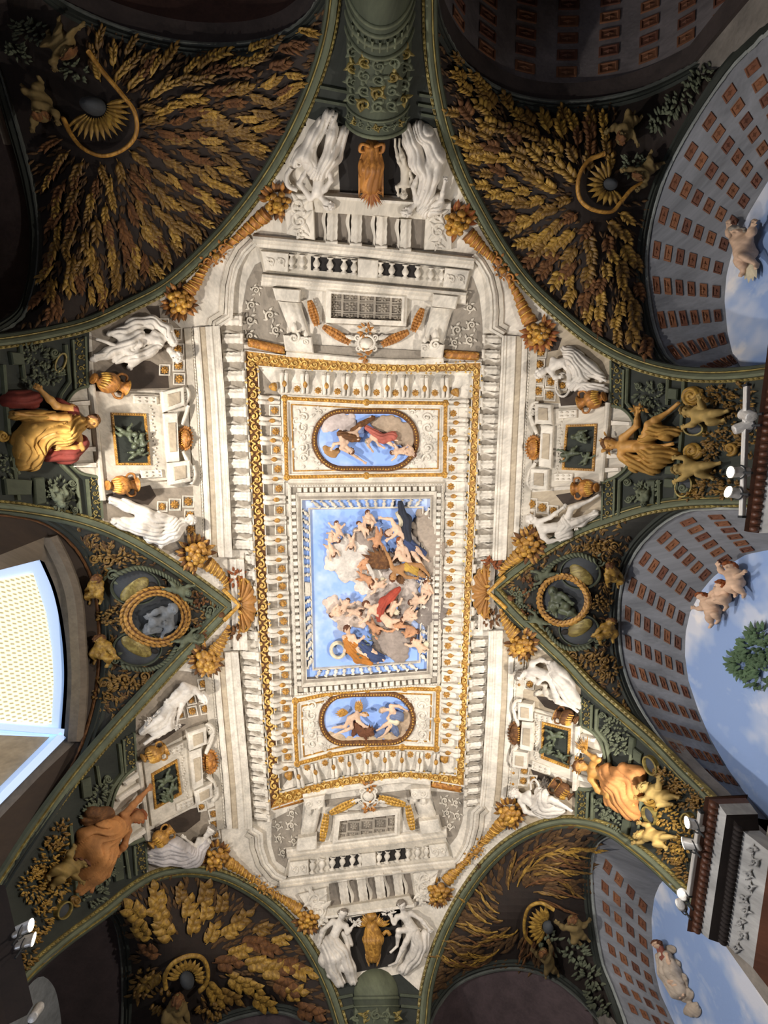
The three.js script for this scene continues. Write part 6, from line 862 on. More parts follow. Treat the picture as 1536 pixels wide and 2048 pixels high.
function hairOf(S, curl = 1) { const C = [], { hd, ax, fc, sd, R } = S; for (let i = 0; i < 46; i++) { const z = 1 - 2 * (i + 0.5) / 46, a = i * 2.39996, r = Math.sqrt(1 - z * z), u = [r * Math.cos(a), r * Math.sin(a), z]; if (u[2] * 0.9 + u[1] * -0.2 > 0.35 && u[1] < 0.35) continue; if (u[1] < -0.55) continue; const p = [0, 1, 2].map(k => hd[k] + R * 0.76 * (sd[k] * u[0] + ax[k] * (u[1] * 1.12 + 0.16) + fc[k] * u[2])); const q = addv(addv(p, sd, R * 0.16 * Math.cos(i * 3)), ax, R * 0.16 * Math.sin(i * 5)); C.push([...p, R * 0.24, ...q, R * 0.17, R * 0.12 * curl]); } return new Field(C, R * 0.11, { k: R * 0.1 }).mesh(); }
// hanging cloth: swept volumes with folds running along them
function clothOf(chains, amp, wl, cell, k = 6, floor) {
  const C = [], segs = []; for (const ch of chains) for (let i = 0; i < ch.length - 1; i++) { const a = ch[i], b = ch[i + 1]; C.push([a[0], a[1], a[2], a[3] + wl * 0.15, b[0], b[1], b[2], b[3] + wl * 0.15, k]); const l = Math.hypot(b[0] - a[0], b[1] - a[1]) || 1; segs.push([(a[0] + b[0]) / 2, (a[1] + b[1]) / 2, (b[0] - a[0]) / l, (b[1] - a[1]) / l]); }
  const ox = segs.reduce((t, e) => t + e[0] / segs.length, 0), oy = segs.reduce((t, e) => t + e[1] / segs.length, 0);
  return new Field(C, cell, { k, pad: amp + 2, floor, mod: (x, y, z) => { let wx = 0, wy = 0; for (const s of segs) { const e = 1 / ((s[0] - x) ** 2 + (s[1] - y) ** 2 + 120); const f = s[2] * wx + s[3] * wy < 0 ? -1 : 1; wx += s[2] * e * f; wy += s[3] * e * f; } const l = Math.hypot(wx, wy) || 1, cx = -wy / l, cy = wx / l, q = ((x - ox) * cx + (y - oy) * cy) / (wl * 1.2) + 1.5 * noise(x / (wl * 4.5), y / (wl * 4.5), z / (wl * 5)) + z / (wl * 4), r = Math.abs(Math.sin(q * Math.PI)), d = noise(x / (wl * 1.9) + 9, y / (wl * 1.9), 3); return amp * 0.95 * (0.42 - Math.pow(r, 0.8)) * (0.7 + 0.5 * d); } }).mesh();
}
function figure(f) {
  const surf = f.surf || VAULT, t = thing(f.name, f.label, f.cat || 'statue', f.pv[0], f.pv[1], surf, f.group), { S, b } = bodyOf(f);
  b.build('body', f.mat, t, surf);
  if (f.hair !== 0) hairOf(S, f.curl || 1).build('hair', f.hmat || f.mat, t, surf);
  (f.dr || []).forEach(d => clothOf(d.c.map(ch => ch.map(p => [p[0], p[1], p[2], p[3]])), d.amp || 2.4, d.wl || 8, d.cell || 1.5, d.k || 9).build('drapery', d.mat || f.mat, t, surf));
  (f.extra || []).forEach(([nm, bb, m]) => bb.build(nm, m, t, surf));
  return t;
}
/* ------------------------------------------------------------ white seated statues round the vault */
const SG = 'white statues seated round the vault';
const st = (label, o) => figure({ name: 'seated_statue', label, group: SG, mat: STAT, fh: 0.55, ...o });
st('white statue bowed under a great cloak at the upper left, head beside gilt rosettes', { R: 13, hd: [346, 716], nk: [333, 702], face: [-0.75, 0.5], sh: [[324, 678], [308, 694]], pv: [262, 676], el: [[300, 668], [297, 704]], ha: [[282, 690], [274, 716]], kn: [[262, 716], [268, 692]], an: [[206, 686], [196, 710]], to: [[188, 680], [184, 712]],
  dr: [{ c: [[[262, 646, 10, 9], [298, 646, 16, 10], [326, 662, 22, 9], [341, 688, 22, 7]], [[262, 650, 12, 10], [238, 668, 12, 9], [216, 668, 8, 5]], [[312, 690, 18, 8], [292, 706, 16, 9], [262, 716, 20, 9], [226, 722, 12, 5]], [[268, 674, 14, 14], [250, 690, 18, 12], [214, 706, 10, 9], [186, 718, 5, 6]], [[280, 712, 14, 6], [256, 736, 10, 4]]], amp: 3.2, wl: 9 }] });
st('white statue in a smooth white mantle at the middle left above the pointed vault', { R: 11.5, hd: [375, 1037], nk: [361, 1042], face: [-0.6, -0.3], sh: [[350, 1060], [342, 1036]], pv: [298, 1058], el: [[330, 1078], [310, 1024]], ha: [[320, 1086], [292, 1030]], kn: [[278, 1018], [294, 1048]], an: [[236, 1010], [232, 1040]], to: [[214, 1004], [222, 1044]],
  dr: [{ c: [[[360, 1044, 15, 9], [338, 1058, 18, 17], [318, 1076, 14, 11]], [[338, 1044, 16, 12], [308, 1036, 16, 11], [288, 1030, 18, 12]], [[300, 1054, 14, 14], [280, 1022, 20, 9], [246, 1010, 12, 9], [218, 998, 5, 5]], [[300, 1060, 14, 14], [270, 1050, 14, 14], [240, 1046, 9, 9], [226, 1042, 5, 5]], [[316, 1070, 14, 9], [296, 1074, 9, 9]]], amp: 3.0, wl: 9 }] });
st('white nude statue leaning to pick flowers at the middle left below the pointed vault', { R: 12, hd: [400, 1386], nk: [388, 1376], face: [-0.6, 0.45], curl: 1.6, sh: [[384, 1372], [362, 1364]], pv: [334, 1406], el: [[357, 1398], [346, 1376]], ha: [[345, 1434], [330, 1392]], kn: [[328, 1444], [312, 1424]], an: [[296, 1472], [286, 1452]], to: [[284, 1482], [276, 1462]],
  dr: [{ c: [[[336, 1412, 14, 10], [322, 1426, 14, 11], [300, 1446, 8, 8], [282, 1462, 5, 5]], [[330, 1416, 16, 7], [332, 1440, 16, 7], [306, 1462, 10, 8]]], amp: 2.6, wl: 7.5 }], extra: [['flower_bunch', foliage(342, 1442, 9, 7, 22, 0, 14, 7), STAT], ['leaf_garland', foliage(298, 1434, 20, 6, 34, -0.8, 12, 7), STAT]] });
st('white draped statue with dark hair reclining at the lower left beside the shrine', { R: 10.5, hd: [417, 1650], nk: [407, 1664], face: [-0.5, -0.35], hmat: GREY2, sh: [[412, 1674], [394, 1672]], pv: [382, 1706], el: [[396, 1690], [383, 1684]], ha: [[374, 1684], [364, 1668]], kn: [[346, 1678], [362, 1700]], an: [[308, 1700], [316, 1716]], to: [[296, 1706], [300, 1718]],
  dr: [{ c: [[[404, 1678, 14, 9], [384, 1704, 14, 13]], [[384, 1702, 15, 14], [346, 1682, 18, 13], [318, 1696, 12, 10], [298, 1704, 5, 5]], [[380, 1712, 13, 12], [350, 1708, 12, 13], [318, 1716, 8, 9], [298, 1718, 4, 5]], [[370, 1690, 16, 10], [366, 1716, 12, 9]]], amp: 3.0, wl: 8, mat: M(0xd0cdd0) }] });
st('white statue with a scrolled jug at the top end, left of the green column', { R: 13, hd: [658, 402], nk: [641, 386], face: [0.5, -0.6], curl: 1.5, sh: [[622, 390], [650, 372]], pv: [640, 334], el: [[600, 358], [664, 352]], ha: [[620, 320], [656, 322]], kn: [[662, 306], [620, 304]], an: [[664, 250], [632, 250]], to: [[666, 228], [640, 232]],
  dr: [{ c: [[[640, 340, 13, 15], [660, 306, 20, 11], [664, 260, 14, 8], [668, 226, 6, 5]], [[632, 338, 14, 13], [612, 300, 16, 15], [630, 262, 10, 12], [656, 224, 5, 6]], [[640, 344, 12, 9], [672, 312, 8, 9], [686, 260, 5, 9]], [[600, 306, 10, 9], [590, 322, 8, 7]]], amp: 3.6, wl: 10 }], extra: [['scrolled_jug', new B().volute(600, 320, 11, 1.4, 0, -1, 3.4, 16).tube(cr([[584, 330], [574, 348], [578, 368], [596, 376]], 4).map(p => [p[0], p[1], 12]), 5, 8), STAT]] });
st('white heavily draped statue resting its head at the top end, right of the green column', { R: 12.5, hd: [814, 416], nk: [829, 404], face: [-0.35, -0.7], sh: [[848, 414], [832, 392]], pv: [854, 338], el: [[882, 394], [826, 366]], ha: [[889, 356], [836, 340]], kn: [[832, 320], [866, 306]], an: [[826, 272], [852, 266]], to: [[822, 256], [850, 252]],
  dr: [{ c: [[[846, 412, 14, 13], [852, 380, 15, 15], [856, 344, 16, 17]], [[856, 340, 15, 17], [836, 318, 19, 15], [822, 276, 10, 14], [812, 252, 5, 8]], [[866, 344, 14, 15], [872, 304, 14, 15], [850, 262, 10, 14], [838, 250, 5, 9]], [[880, 392, 13, 8], [872, 412, 11, 10], [850, 424, 10, 8]]], amp: 3.4, wl: 10 }] });
figure({ name: 'putto', label: 'small pale child leaning back beside the draped statue at the top end', cat: 'cherub', mat: W2, R: 8.5, fat: 1.2, hd: [807, 384], nk: [808, 371], face: [-0.3, -0.5], sh: [[800, 366], [818, 366]], pv: [810, 334], el: [[793, 368], [824, 352]], ha: [[796, 382], [820, 340]], kn: [[798, 316], [806, 308]], an: [[790, 288], [798, 288]], to: [[790, 274], [799, 274]] });
st('white statue in loose robe holding flowers at the bottom end, left of the column', { R: 11, hd: [686, 1822], nk: [679, 1837], face: [0.3, -0.35], hmat: GREY2, sh: [[667, 1838], [692, 1848]], pv: [662, 1884], el: [[646, 1856], [695, 1862]], ha: [[640, 1884], [707, 1847]], kn: [[688, 1900], [668, 1908]], an: [[698, 1944], [676, 1950]], to: [[704, 1958], [684, 1962]],
  dr: [{ c: [[[664, 1880, 12, 13], [686, 1900, 18, 10], [698, 1934, 12, 11], [706, 1962, 6, 7]], [[658, 1886, 12, 12], [668, 1912, 18, 11], [666, 1946, 10, 9], [680, 1966, 5, 8]], [[652, 1894, 9, 8], [648, 1920, 7, 7], [656, 1936, 5, 5]], [[692, 1866, 11, 7], [700, 1886, 8, 5]]], amp: 3.2, wl: 8.5 }], extra: [['flower_bunch', foliage(710, 1842, 10, 7, 20, 0, 14, 7), STAT]] });
st('white nude statue with one leg crossed at the bottom end, right of the column', { R: 11, hd: [803, 1804], nk: [806, 1819], face: [-0.1, 0.15], fh: 0.9, hmat: GREY2, sh: [[794, 1830], [822, 1822]], pv: [826, 1856], el: [[788, 1842], [842, 1834]], ha: [[782, 1830], [858, 1854]], kn: [[797, 1856], [812, 1878]], an: [[794, 1890], [792, 1924]], to: [[782, 1902], [779, 1930]],
  dr: [{ c: [[[828, 1866, 12, 11], [838, 1884, 11, 12], [826, 1914, 8, 10], [806, 1938, 5, 8]], [[852, 1864, 8, 7], [846, 1890, 8, 8], [832, 1920, 6, 7], [812, 1942, 4, 5]]], amp: 2.8, wl: 8 }], extra: [['flower_bunch', foliage(778, 1822, 9, 8, 20, 0, 14, 7), STAT]] });
st('white statue with a wreathed ring basket at the upper right above the copper urn', { R: 11.5, hd: [1088, 748], nk: [1101, 740], face: [-0.3, 0.6], curl: 1.6, sh: [[1112, 722], [1108, 746]], pv: [1148, 722], el: [[1134, 730], [1116, 758]], ha: [[1144, 748], [1124, 756]], kn: [[1148, 770], [1162, 748]], an: [[1194, 770], [1202, 754]], to: [[1212, 772], [1216, 762]],
  dr: [{ c: [[[1146, 712, 13, 13], [1160, 734, 17, 14], [1166, 752, 18, 11]], [[1158, 716, 12, 13], [1184, 736, 10, 12], [1206, 756, 6, 7]], [[1176, 752, 12, 8], [1150, 772, 16, 8], [1192, 778, 8, 7], [1214, 780, 4, 5]], [[1132, 700, 8, 6], [1144, 704, 10, 8]]], amp: 2.8, wl: 8 }], extra: [['ring_basket', (() => { const b = new B(), P = []; for (let i = 0; i <= 26; i++) { const a = i / 26 * 6.2832; P.push([1129 + 15 * Math.cos(a), 771 + 23 * Math.sin(a), 10]); } b.tube(P, 2.3, 7); for (let i = 0; i < 20; i++) b.leaf(P[i][0], P[i][1], i / 3.2 + 1.2, 7, 1.8, 10, 2); return b; })(), STAT]] });
st('white nude statue with curly hair turning away at the middle right above the pointed vault', { R: 11.5, hd: [1070, 1036], nk: [1080, 1044], face: [0.5, -0.3], fh: 0.3, curl: 1.8, sh: [[1080, 1042], [1092, 1070]], pv: [1136, 1050], el: [[1108, 1032], [1104, 1080]], ha: [[1132, 1014], [1124, 1076]], kn: [[1152, 1014], [1166, 1040]], an: [[1186, 1000], [1188, 1030]], to: [[1202, 990], [1200, 1026]],
  dr: [{ c: [[[1134, 1048, 14, 12], [1128, 1066, 12, 10], [1140, 1066, 10, 9]], [[1138, 1034, 14, 7], [1146, 1044, 16, 7], [1168, 1042, 10, 7], [1194, 1026, 5, 6]]], amp: 2.4, wl: 7 }], extra: [['leaf_garland', foliage(1158, 1050, 14, 6, 20, -0.4, 11, 7), STAT]] });
st('white nude statue seen from behind at the lower right below the pointed vault', { R: 11, hd: [1046, 1341], nk: [1056, 1337], face: [0.1, 0.6], fh: 0.25, hmat: GREY2, sh: [[1062, 1345], [1070, 1320]], pv: [1108, 1350], el: [[1083, 1358], [1088, 1312]], ha: [[1106, 1338], [1098, 1316]], kn: [[1124, 1392], [1140, 1372]], an: [[1148, 1408], [1154, 1398]], to: [[1160, 1418], [1160, 1408]],
  dr: [{ c: [[[1106, 1326, 8, 7], [1122, 1346, 11, 12], [1138, 1370, 12, 13], [1150, 1396, 8, 10], [1160, 1410, 4, 5]], [[1128, 1356, 10, 10], [1142, 1388, 8, 10]]], amp: 2.6, wl: 8 }] });
figure({ name: 'putto', label: 'small pale child crouching below the back-turned statue at the lower right', cat: 'cherub', mat: W2, R: 7.5, fat: 1.15, hd: [1081, 1380], nk: [1091, 1379], face: [-0.3, 0.3], hmat: GREY2, sh: [[1094, 1372], [1097, 1384]], pv: [1114, 1385], el: [[1098, 1366], [1104, 1390]], ha: [[1086, 1364], [1112, 1394]], kn: [[1122, 1378], [1124, 1392]], an: [[1128, 1386], [1134, 1396]] });
st('white nude statue reclining with a looped jug at the lower right above the corner rib', { R: 11, hd: [1035, 1576], nk: [1048, 1583], face: [0.35, 0.1], fh: 0.8, sh: [[1046, 1591], [1062, 1578]], pv: [1080, 1605], el: [[1057, 1611], [1074, 1588]], ha: [[1084, 1622], [1082, 1574]], kn: [[1096, 1580], [1110, 1586]], an: [[1122, 1604], [1138, 1608]], to: [[1134, 1610], [1148, 1616]],
  dr: [{ c: [[[1076, 1600, 13, 10], [1092, 1582, 19, 10], [1098, 1604, 14, 10]], [[1084, 1610, 12, 10], [1104, 1616, 9, 10], [1124, 1618, 5, 7]], [[1088, 1620, 8, 6], [1112, 1622, 5, 5]]], amp: 2.6, wl: 7.5 }], extra: [['looped_jug', new B().tube(cr([[1066, 1572], [1066, 1558], [1073, 1552], [1079, 1558], [1084, 1572], [1082, 1584]], 3).map(p => [p[0], p[1], 12]), 2.2, 7).ball(1078, 1576, 10, 6, 9, 6, 0.4), STAT], ['shaggy_head', foliage(1094, 1561, 10, 8, 30, 0, 8, 7).ball(1094, 1561, 6, 8, 8, 8), GREY2]] });

/* ------------------------------------------------------------ gilded figures seated on the pendentives */
const GG = 'gilded figures seated on the pendentives', GF = M(0xcf9c52, { roughness: 0.6 }), GFD = M(0xb98f42), ORF = M(0xb67c48), ORF2 = M(0xc68a4e), DKRED = M(0x7c2c1e);
const sg = (label, o) => figure({ name: 'gilded_figure', label, group: GG, mat: GF, hmat: BROWN, ...o });
sg('gilded figure in ochre and deep red cloth reaching out at the upper left', { R: 17, hd: [160, 845], nk: [141, 846], face: [-0.5, 0.5], fh: 0.4, curl: 1.4, sh: [[122, 818], [136, 876]], pv: [72, 866], el: [[88, 814], [140, 896]], ha: [[54, 782], [100, 896]], kn: [[104, 838], [70, 868]], an: [[40, 832], [36, 880]], to: [[14, 828], [26, 900]],
  dr: [{ c: [[[132, 850, 22, 18], [100, 866, 24, 24], [74, 866, 22, 20]], [[74, 860, 22, 18], [46, 862, 18, 16], [28, 880, 14, 14], [36, 930, 6, 10]], [[70, 876, 20, 14], [52, 904, 14, 14], [58, 930, 6, 10]], [[110, 838, 24, 10], [60, 834, 16, 10], [16, 830, 8, 6]]], amp: 5, wl: 9, cell: 1.8, mat: GFD, k: 7 }, { c: [[[100, 806, 16, 9], [126, 824, 22, 9], [142, 850, 18, 8]], [[146, 886, 18, 14], [122, 908, 14, 17], [88, 908, 10, 13]], [[16, 800, 6, 16], [50, 800, 8, 17]]], amp: 3.6, wl: 11, cell: 2, mat: DKRED, k: 7 }] });
sg('gilded figure with wreath and flowers leaning out at the upper right', { R: 14.5, hd: [1234, 888], nk: [1250, 890], face: [0.25, 0.25], fh: 0.8, curl: 1.8, sh: [[1260, 876], [1256, 910]], pv: [1300, 892], el: [[1292, 852], [1278, 926]], ha: [[1292, 826], [1304, 918]], kn: [[1322, 850], [1296, 896]], an: [[1352, 824], [1340, 892]], to: [[1370, 808], [1358, 888]],
  dr: [{ c: [[[1258, 912, 14, 9], [1286, 928, 16, 12], [1312, 936, 12, 10]], [[1306, 900, 16, 13], [1332, 912, 14, 18], [1356, 908, 8, 9]], [[1306, 880, 16, 13], [1326, 856, 20, 10], [1344, 868, 12, 10], [1362, 862, 6, 6]], [[1300, 908, 15, 8], [1318, 938, 10, 8]]], amp: 4.6, wl: 8, cell: 1.6, mat: GFD }], extra: [['flower_bunch', foliage(1290, 820, 13, 8, 24, 0, 16, 9), OCHRE], ['leaf_crown', foliage(1226, 888, 9, 17, 30, 0, 20, 9), OCHRE]] });
sg('orange robed figure seen from behind with raised arm at the lower left', { R: 14, hd: [260, 1622], nk: [245, 1632], face: [0.5, -0.3], fh: 0.1, mat: ORF, hmat: RUST, sh: [[234, 1624], [242, 1650]], pv: [196, 1656], el: [[251, 1600], [232, 1680]], ha: [[284, 1568], [222, 1696]], kn: [[170, 1700], [190, 1710]], an: [[160, 1750], [170, 1770]],
  dr: [{ c: [[[226, 1644, 16, 15], [196, 1660, 18, 20], [176, 1702, 20, 25], [168, 1744, 12, 18], [154, 1782, 4, 5]], [[196, 1650, 16, 16], [162, 1668, 10, 9], [150, 1716, 8, 8]], [[204, 1690, 14, 16], [190, 1738, 10, 14]]], amp: 5.5, wl: 9, cell: 1.8, mat: ORF2, k: 7 }, { c: [[[208, 1620, 12, 9], [180, 1626, 10, 12], [166, 1640, 6, 8]]], amp: 2.5, wl: 9, cell: 2, mat: BROWN }] });
sg('gilded figure in orange robe holding up reeds at the lower right', { R: 13, hd: [1172, 1522], nk: [1187, 1528], face: [0.3, 0.2], fh: 0.7, curl: 1.6, sh: [[1198, 1519], [1194, 1548]], pv: [1224, 1546], el: [[1211, 1512], [1210, 1570]], ha: [[1184, 1496], [1224, 1580]], kn: [[1250, 1560], [1236, 1580]], an: [[1276, 1600], [1270, 1616]],
  dr: [{ c: [[[1222, 1534, 16, 11], [1246, 1556, 20, 15], [1262, 1590, 14, 16], [1278, 1632, 5, 7]], [[1228, 1554, 14, 13], [1238, 1592, 12, 13], [1266, 1626, 6, 8]], [[1256, 1532, 14, 9], [1280, 1546, 10, 12], [1282, 1580, 8, 11]]], amp: 3.6, wl: 11, cell: 1.8, mat: ORF2 }], extra: [['reed_bunch', (() => { const b = new B(); for (let i = 0; i < 9; i++) b.leaf(1182, 1496, 3.5 + i * 0.16, 24 + (i % 3) * 4, 2, 14, 3); return b; })(), OCHRE], ['leaf_crown', foliage(1166, 1521, 8, 14, 26, 0, 18, 8), OCHRE]] });

/* ------------------------------------------------------------ cherubs */
function pose(cx, cy, ang, R, v = 0, fl = 1, lift = 0) {
  const c = Math.cos(ang), s = Math.sin(ang), T = (u, w, h) => [cx + R * (u * c - w * fl * s), cy + R * (u * s + w * fl * c), lift + h * R / 10];
  const P = [
    { hd: T(2.9, 0.15, 17), nk: T(2, 0, 13), sh: [T(1.75, -0.75, 14), T(1.75, 0.75, 14)], pv: T(0, 0, 11), el: [T(2.2, -1.7, 16), T(0.9, 1.3, 17)], ha: [T(3.3, -2.2, 16), T(1.4, 2.3, 18)], kn: [T(-0.9, -0.9, 17), T(-1.1, 0.6, 15)], an: [T(-2, -0.4, 10), T(-2.3, 1.1, 10)] },
    { hd: T(2.8, -0.3, 18), nk: T(1.95, 0, 14), sh: [T(1.7, -0.75, 14), T(1.7, 0.75, 14)], pv: T(0, 0, 11), el: [T(0.8, -1.4, 18), T(1, 1.5, 16)], ha: [T(0.4, -0.5, 22), T(0, 2, 16)], kn: [T(0.3, -1.3, 21), T(-0.5, 1.3, 20)], an: [T(-1.3, -1.3, 13), T(-1.7, 1, 12)] },
    { hd: T(2.8, 0.3, 17), nk: T(2, 0.1, 13), sh: [T(1.75, -0.7, 14), T(1.75, 0.75, 14)], pv: T(0, 0, 11), el: [T(2.7, -1.5, 14), T(2.6, 1.7, 14)], ha: [T(3.9, -1.4, 15), T(3.6, 2.2, 15)], kn: [T(-1.2, -0.5, 15), T(-0.7, 0.9, 19)], an: [T(-2.6, -0.9, 9), T(-1.9, 1.4, 11)] },
  ][v % 3];
  return { ...P, R, fat: 1.18, face: [Math.cos(ang + 1.6) * 0.3 * fl, Math.sin(ang + 1.6) * 0.3 * fl], fh: 0.9 };
}
const wingB = (x, y, ang, len, w, h) => { const b = new B(); for (let i = 0; i < 7; i++) b.leaf(x, y, ang + (i - 3) * 0.13, len * (1 - Math.abs(i - 2) * 0.1), w, h + i * 0.3, 2, 0.06 * (i - 3)); return b; };
const cherub = (label, p, mat, o = {}) => figure({ name: 'putto', label, cat: 'cherub', mat, hmat: o.hmat || HAIR, ...p, ...o });
// on the pendentives and in the webs
const PG = M(0xb49a5a), PGD = M(0x8f7840), DIM = M(0x7d6a3e);
cherub('golden carved cherub with a shell at the upper right pendentive, upper of two', pose(1440, 832, 3.3, 13, 0, 1), PG, { hmat: PGD }); cherub('golden carved cherub under the spiral volute at the upper right pendentive, lower of two', pose(1420, 936, 3.2, 12.5, 2, -1), PG, { hmat: PGD });
cherub('golden carved cherub at the lower right pendentive above the spiral disc', pose(1340, 1590, 3.7, 12, 0, 1), PG, { hmat: PGD }); cherub('golden carved cherub at the lower right pendentive below the spiral disc', pose(1332, 1672, 3.5, 11, 2, -1), PG, { hmat: PGD });
cherub('golden carved cherub among the ochre leaves at the lower left pendentive', pose(104, 1742, -0.6, 13, 0, 1), PGD);
cherub('dark carved cherub in the frieze at the upper right pendentive', pose(1296, 986, 1.6, 7, 1, 1), GREEN2, { hmat: GREEN }); cherub('dark carved cherub in the frieze at the lower left corner of the upper left pendentive', pose(108, 984, 1.6, 8, 1, 1), GREEN2, { hmat: GREEN });
for (const [k, lab, p] of [['TL', 'dim golden cherub left of the hoop in the upper left corner vault', pose(100, 210, 1.2, 14, 2, 1)], ['TL', 'dim golden cherub above the hoop in the upper left corner vault', pose(130, 80, 0.9, 14, 0, -1)], ['TR', 'dim golden cherub right of the hoop in the upper right corner vault', pose(1288, 338, 2.4, 12, 2, 1)], ['TR', 'dim golden cherub above the hoop in the upper right corner vault', pose(1250, 268, 2.2, 11, 0, -1)], ['LR', 'dim golden cherub right of the basket in the lower right corner vault', pose(1148, 1852, -2.0, 10, 0, 1)], ['LR', 'dim golden cherub below the basket in the lower right corner vault', pose(1098, 1912, -1.9, 10, 2, -1)], ['LL', 'dim golden cherub below the dome in the lower left corner vault', pose(352, 2010, -1.3, 13, 1, 1)]]) cherub(lab, p, DIM, { surf: WEBS[k].s, hmat: BROWN });
for (const [k, side, F] of [['RM', 'right', (u, v) => [1128 + u, 1198 + v]], ['LM', 'left', (u, v) => [312 - u * 1.22, 1231 + v * 1.08]]]) { const s = WEBS[k].s, f = k === 'RM' ? 1 : -1, z = k === 'RM' ? 1 : 1.2;
  cherub('ochre cherub bust in the upper scroll of the ' + side + ' pointed vault', pose(...F(90, -50), f > 0 ? -1.6 : -1.5, 9 * z, 1, f), DKGOLD, { surf: s, hmat: BROWN }); cherub('ochre cherub bust in the lower scroll of the ' + side + ' pointed vault', pose(...F(78, 66), -1.5, 9 * z, 1, -f), DKGOLD, { surf: s, hmat: BROWN });
  cherub('green cherub astride the upper rope of the ' + side + ' pointed vault', pose(...F(-30, -52), f > 0 ? 2.8 : 0.3, 7 * z, 2, f), GREEN2, { surf: s, hmat: GREEN }); cherub('green cherub astride the lower rope of the ' + side + ' pointed vault', pose(...F(-46, 44), f > 0 ? -2.6 : -0.4, 7 * z, 2, -f), GREEN2, { surf: s, hmat: GREEN });
  { const m = k === 'RM' ? BRONZE : SLATE, w = MW[k === 'RM' ? 'R' : 'L'], q = F(-2, 6), a = pose(q[0], q[1], f > 0 ? -1.9 : -1.0, 10.5 * z, 1, f, -1); a.fat = 0.95; const r = bodyOf({ ...a, floor: 0.6 }); const bm = r.b.build('relief_figure', k === 'RM' ? BRONZE : M(0x7d848c), w, s); const dq = F(0, 18), dr = clothOf([[[dq[0], dq[1], 6, 9 * z], [dq[0] + 16 * f, dq[1] + 4, 7, 7 * z], [dq[0] + 24 * f, dq[1] + 12, 4, 4 * z]]], 2, 6, 1.6, 4); dr.build('relief_drapery', k === 'RM' ? BRONZE : M(0x7d848c), w, s); foliage(...F(-24, 20), 10 * z, 8, 14, 0, 2, 8).build('relief_rocks', k === 'RM' ? GREEN2 : M(0x6b727a), w, s); } }
// small bronze figures in the four shrine panels
{ const sh = scene.children.filter(c => c.name.startsWith('wall_shrine')); const D = [[[240, 866, 0.2, 10], [276, 880, 2.6, 10], [264, 908, -0.4, 8]], [[1172, 872, 2.9, 9], [1150, 906, 2.8, 9], [1176, 920, -1, 7]], [[322, 1556, -0.6, 8], [338, 1570, 2.2, 8], [322, 1588, 0.2, 7]], [[1120, 1464, 3, 8], [1104, 1490, 3, 8], [1126, 1506, 0.5, 7]]]; sh.forEach((t, i) => D[i].forEach(([x, y, a, R], k) => { const r = bodyOf({ ...pose(x, y, a, R * 0.7, k + i, k % 2 ? 1 : -1, 6), floor: 7, fat: 1 }); r.b.build('bronze_figure', BRONZE, t); })); }

/* ------------------------------------------------------------ the open sky: clouds, cherubs and flying figures */
function cloud(label, balls, mat, sq = 0.5, h0 = -2) { const t = thing('cloud', label, 'cloud', balls[0][0], balls[0][1], VAULT, 'clouds over the open sky'); const C = []; for (const [x, y, r] of balls) { C.push([x, y, h0, r, x + 0.01, y, h0, r, 3]); for (let i = 0; i < 7; i++) { const a = i * 0.9 + x, k = r * rr(0.55, 0.95), q = r * rr(0.34, 0.52), X = x + Math.cos(a) * k, Y = y + Math.sin(a) * k, H = h0 + Math.sqrt(Math.max(0, r * r - k * k)) * 0.75; C.push([X, Y, H, q, X + 0.01, Y, H, q, 2.5]); } }
  const f = new Field(C, 1.6, { k: 3, pad: 4, floor: -6, mod: (x, y, z) => (noise(x / 6, y / 6, z / 6) - 0.5) * 2.4 }); const b = f.mesh(); for (let i = 2; i < b.v.length; i += 3) b.v[i] *= sq; b.build('cloud_mass', mat, t); return t; }
cloud('broad white cloud at the left of the sky painting', [[676, 1112, 22], [690, 1130, 24], [712, 1110, 26], [700, 1092, 20], [730, 1124, 22], [664, 1126, 14], [716, 1142, 20], [744, 1146, 20], [690, 1146, 14], [752, 1164, 20], [730, 1172, 16]], CLOUD, 0.42);
cloud('grey crown of cloud under the upper cherubs', [[724, 1078, 20], [742, 1086, 20], [706, 1090, 16], [740, 1066, 16], [752, 1104, 16], [762, 1128, 16]], CLOUDG, 0.42);
cloud('tall taupe cloud spilling over the right parapet', [[846, 1050, 20], [862, 1072, 22], [852, 1036, 14], [870, 1100, 22], [862, 1128, 22], [876, 1146, 16], [850, 1146, 14], [840, 1028, 9]], M(0xb3a698), 0.55);
cloud('grey cloud at the lower right over the parapet', [[868, 1200, 18], [872, 1224, 20], [858, 1240, 16], [880, 1244, 12], [842, 1230, 14], [866, 1256, 10]], CLOUDD, 0.6);
cloud('dark grey cloud at the bottom of the sky painting', [[770, 1282, 22], [794, 1290, 24], [812, 1276, 18], [780, 1262, 18], [800, 1308, 16], [760, 1298, 14], [752, 1256, 12]], CLOUDG, 0.5);
cloud('pale pinkish cloud at the lower left of the sky painting', [[664, 1208, 14], [672, 1224, 16], [688, 1216, 16], [700, 1234, 18], [714, 1222, 16], [690, 1246, 14], [722, 1242, 14]], M(0xe2d2c6), 0.4);
cloud('pale cloud bank behind the winged figure in the sky painting', [[770, 1150, 18], [796, 1160, 18], [820, 1150, 16], [786, 1120, 16], [812, 1106, 16], [832, 1126, 16], [838, 1084, 14], [820, 1070, 12], [760, 1190, 18], [744, 1204, 16], [736, 1226, 16], [760, 1236, 16], [784, 1232, 16], [806, 1236, 16]], M(0xd6ccc6), 0.24);
cloud('misty grey cloud in the middle of the sky painting', [[790, 1180, 16], [808, 1190, 16], [822, 1172, 14], [780, 1196, 12], [812, 1208, 14], [834, 1200, 14]], M(0xc9bfb8), 0.35);
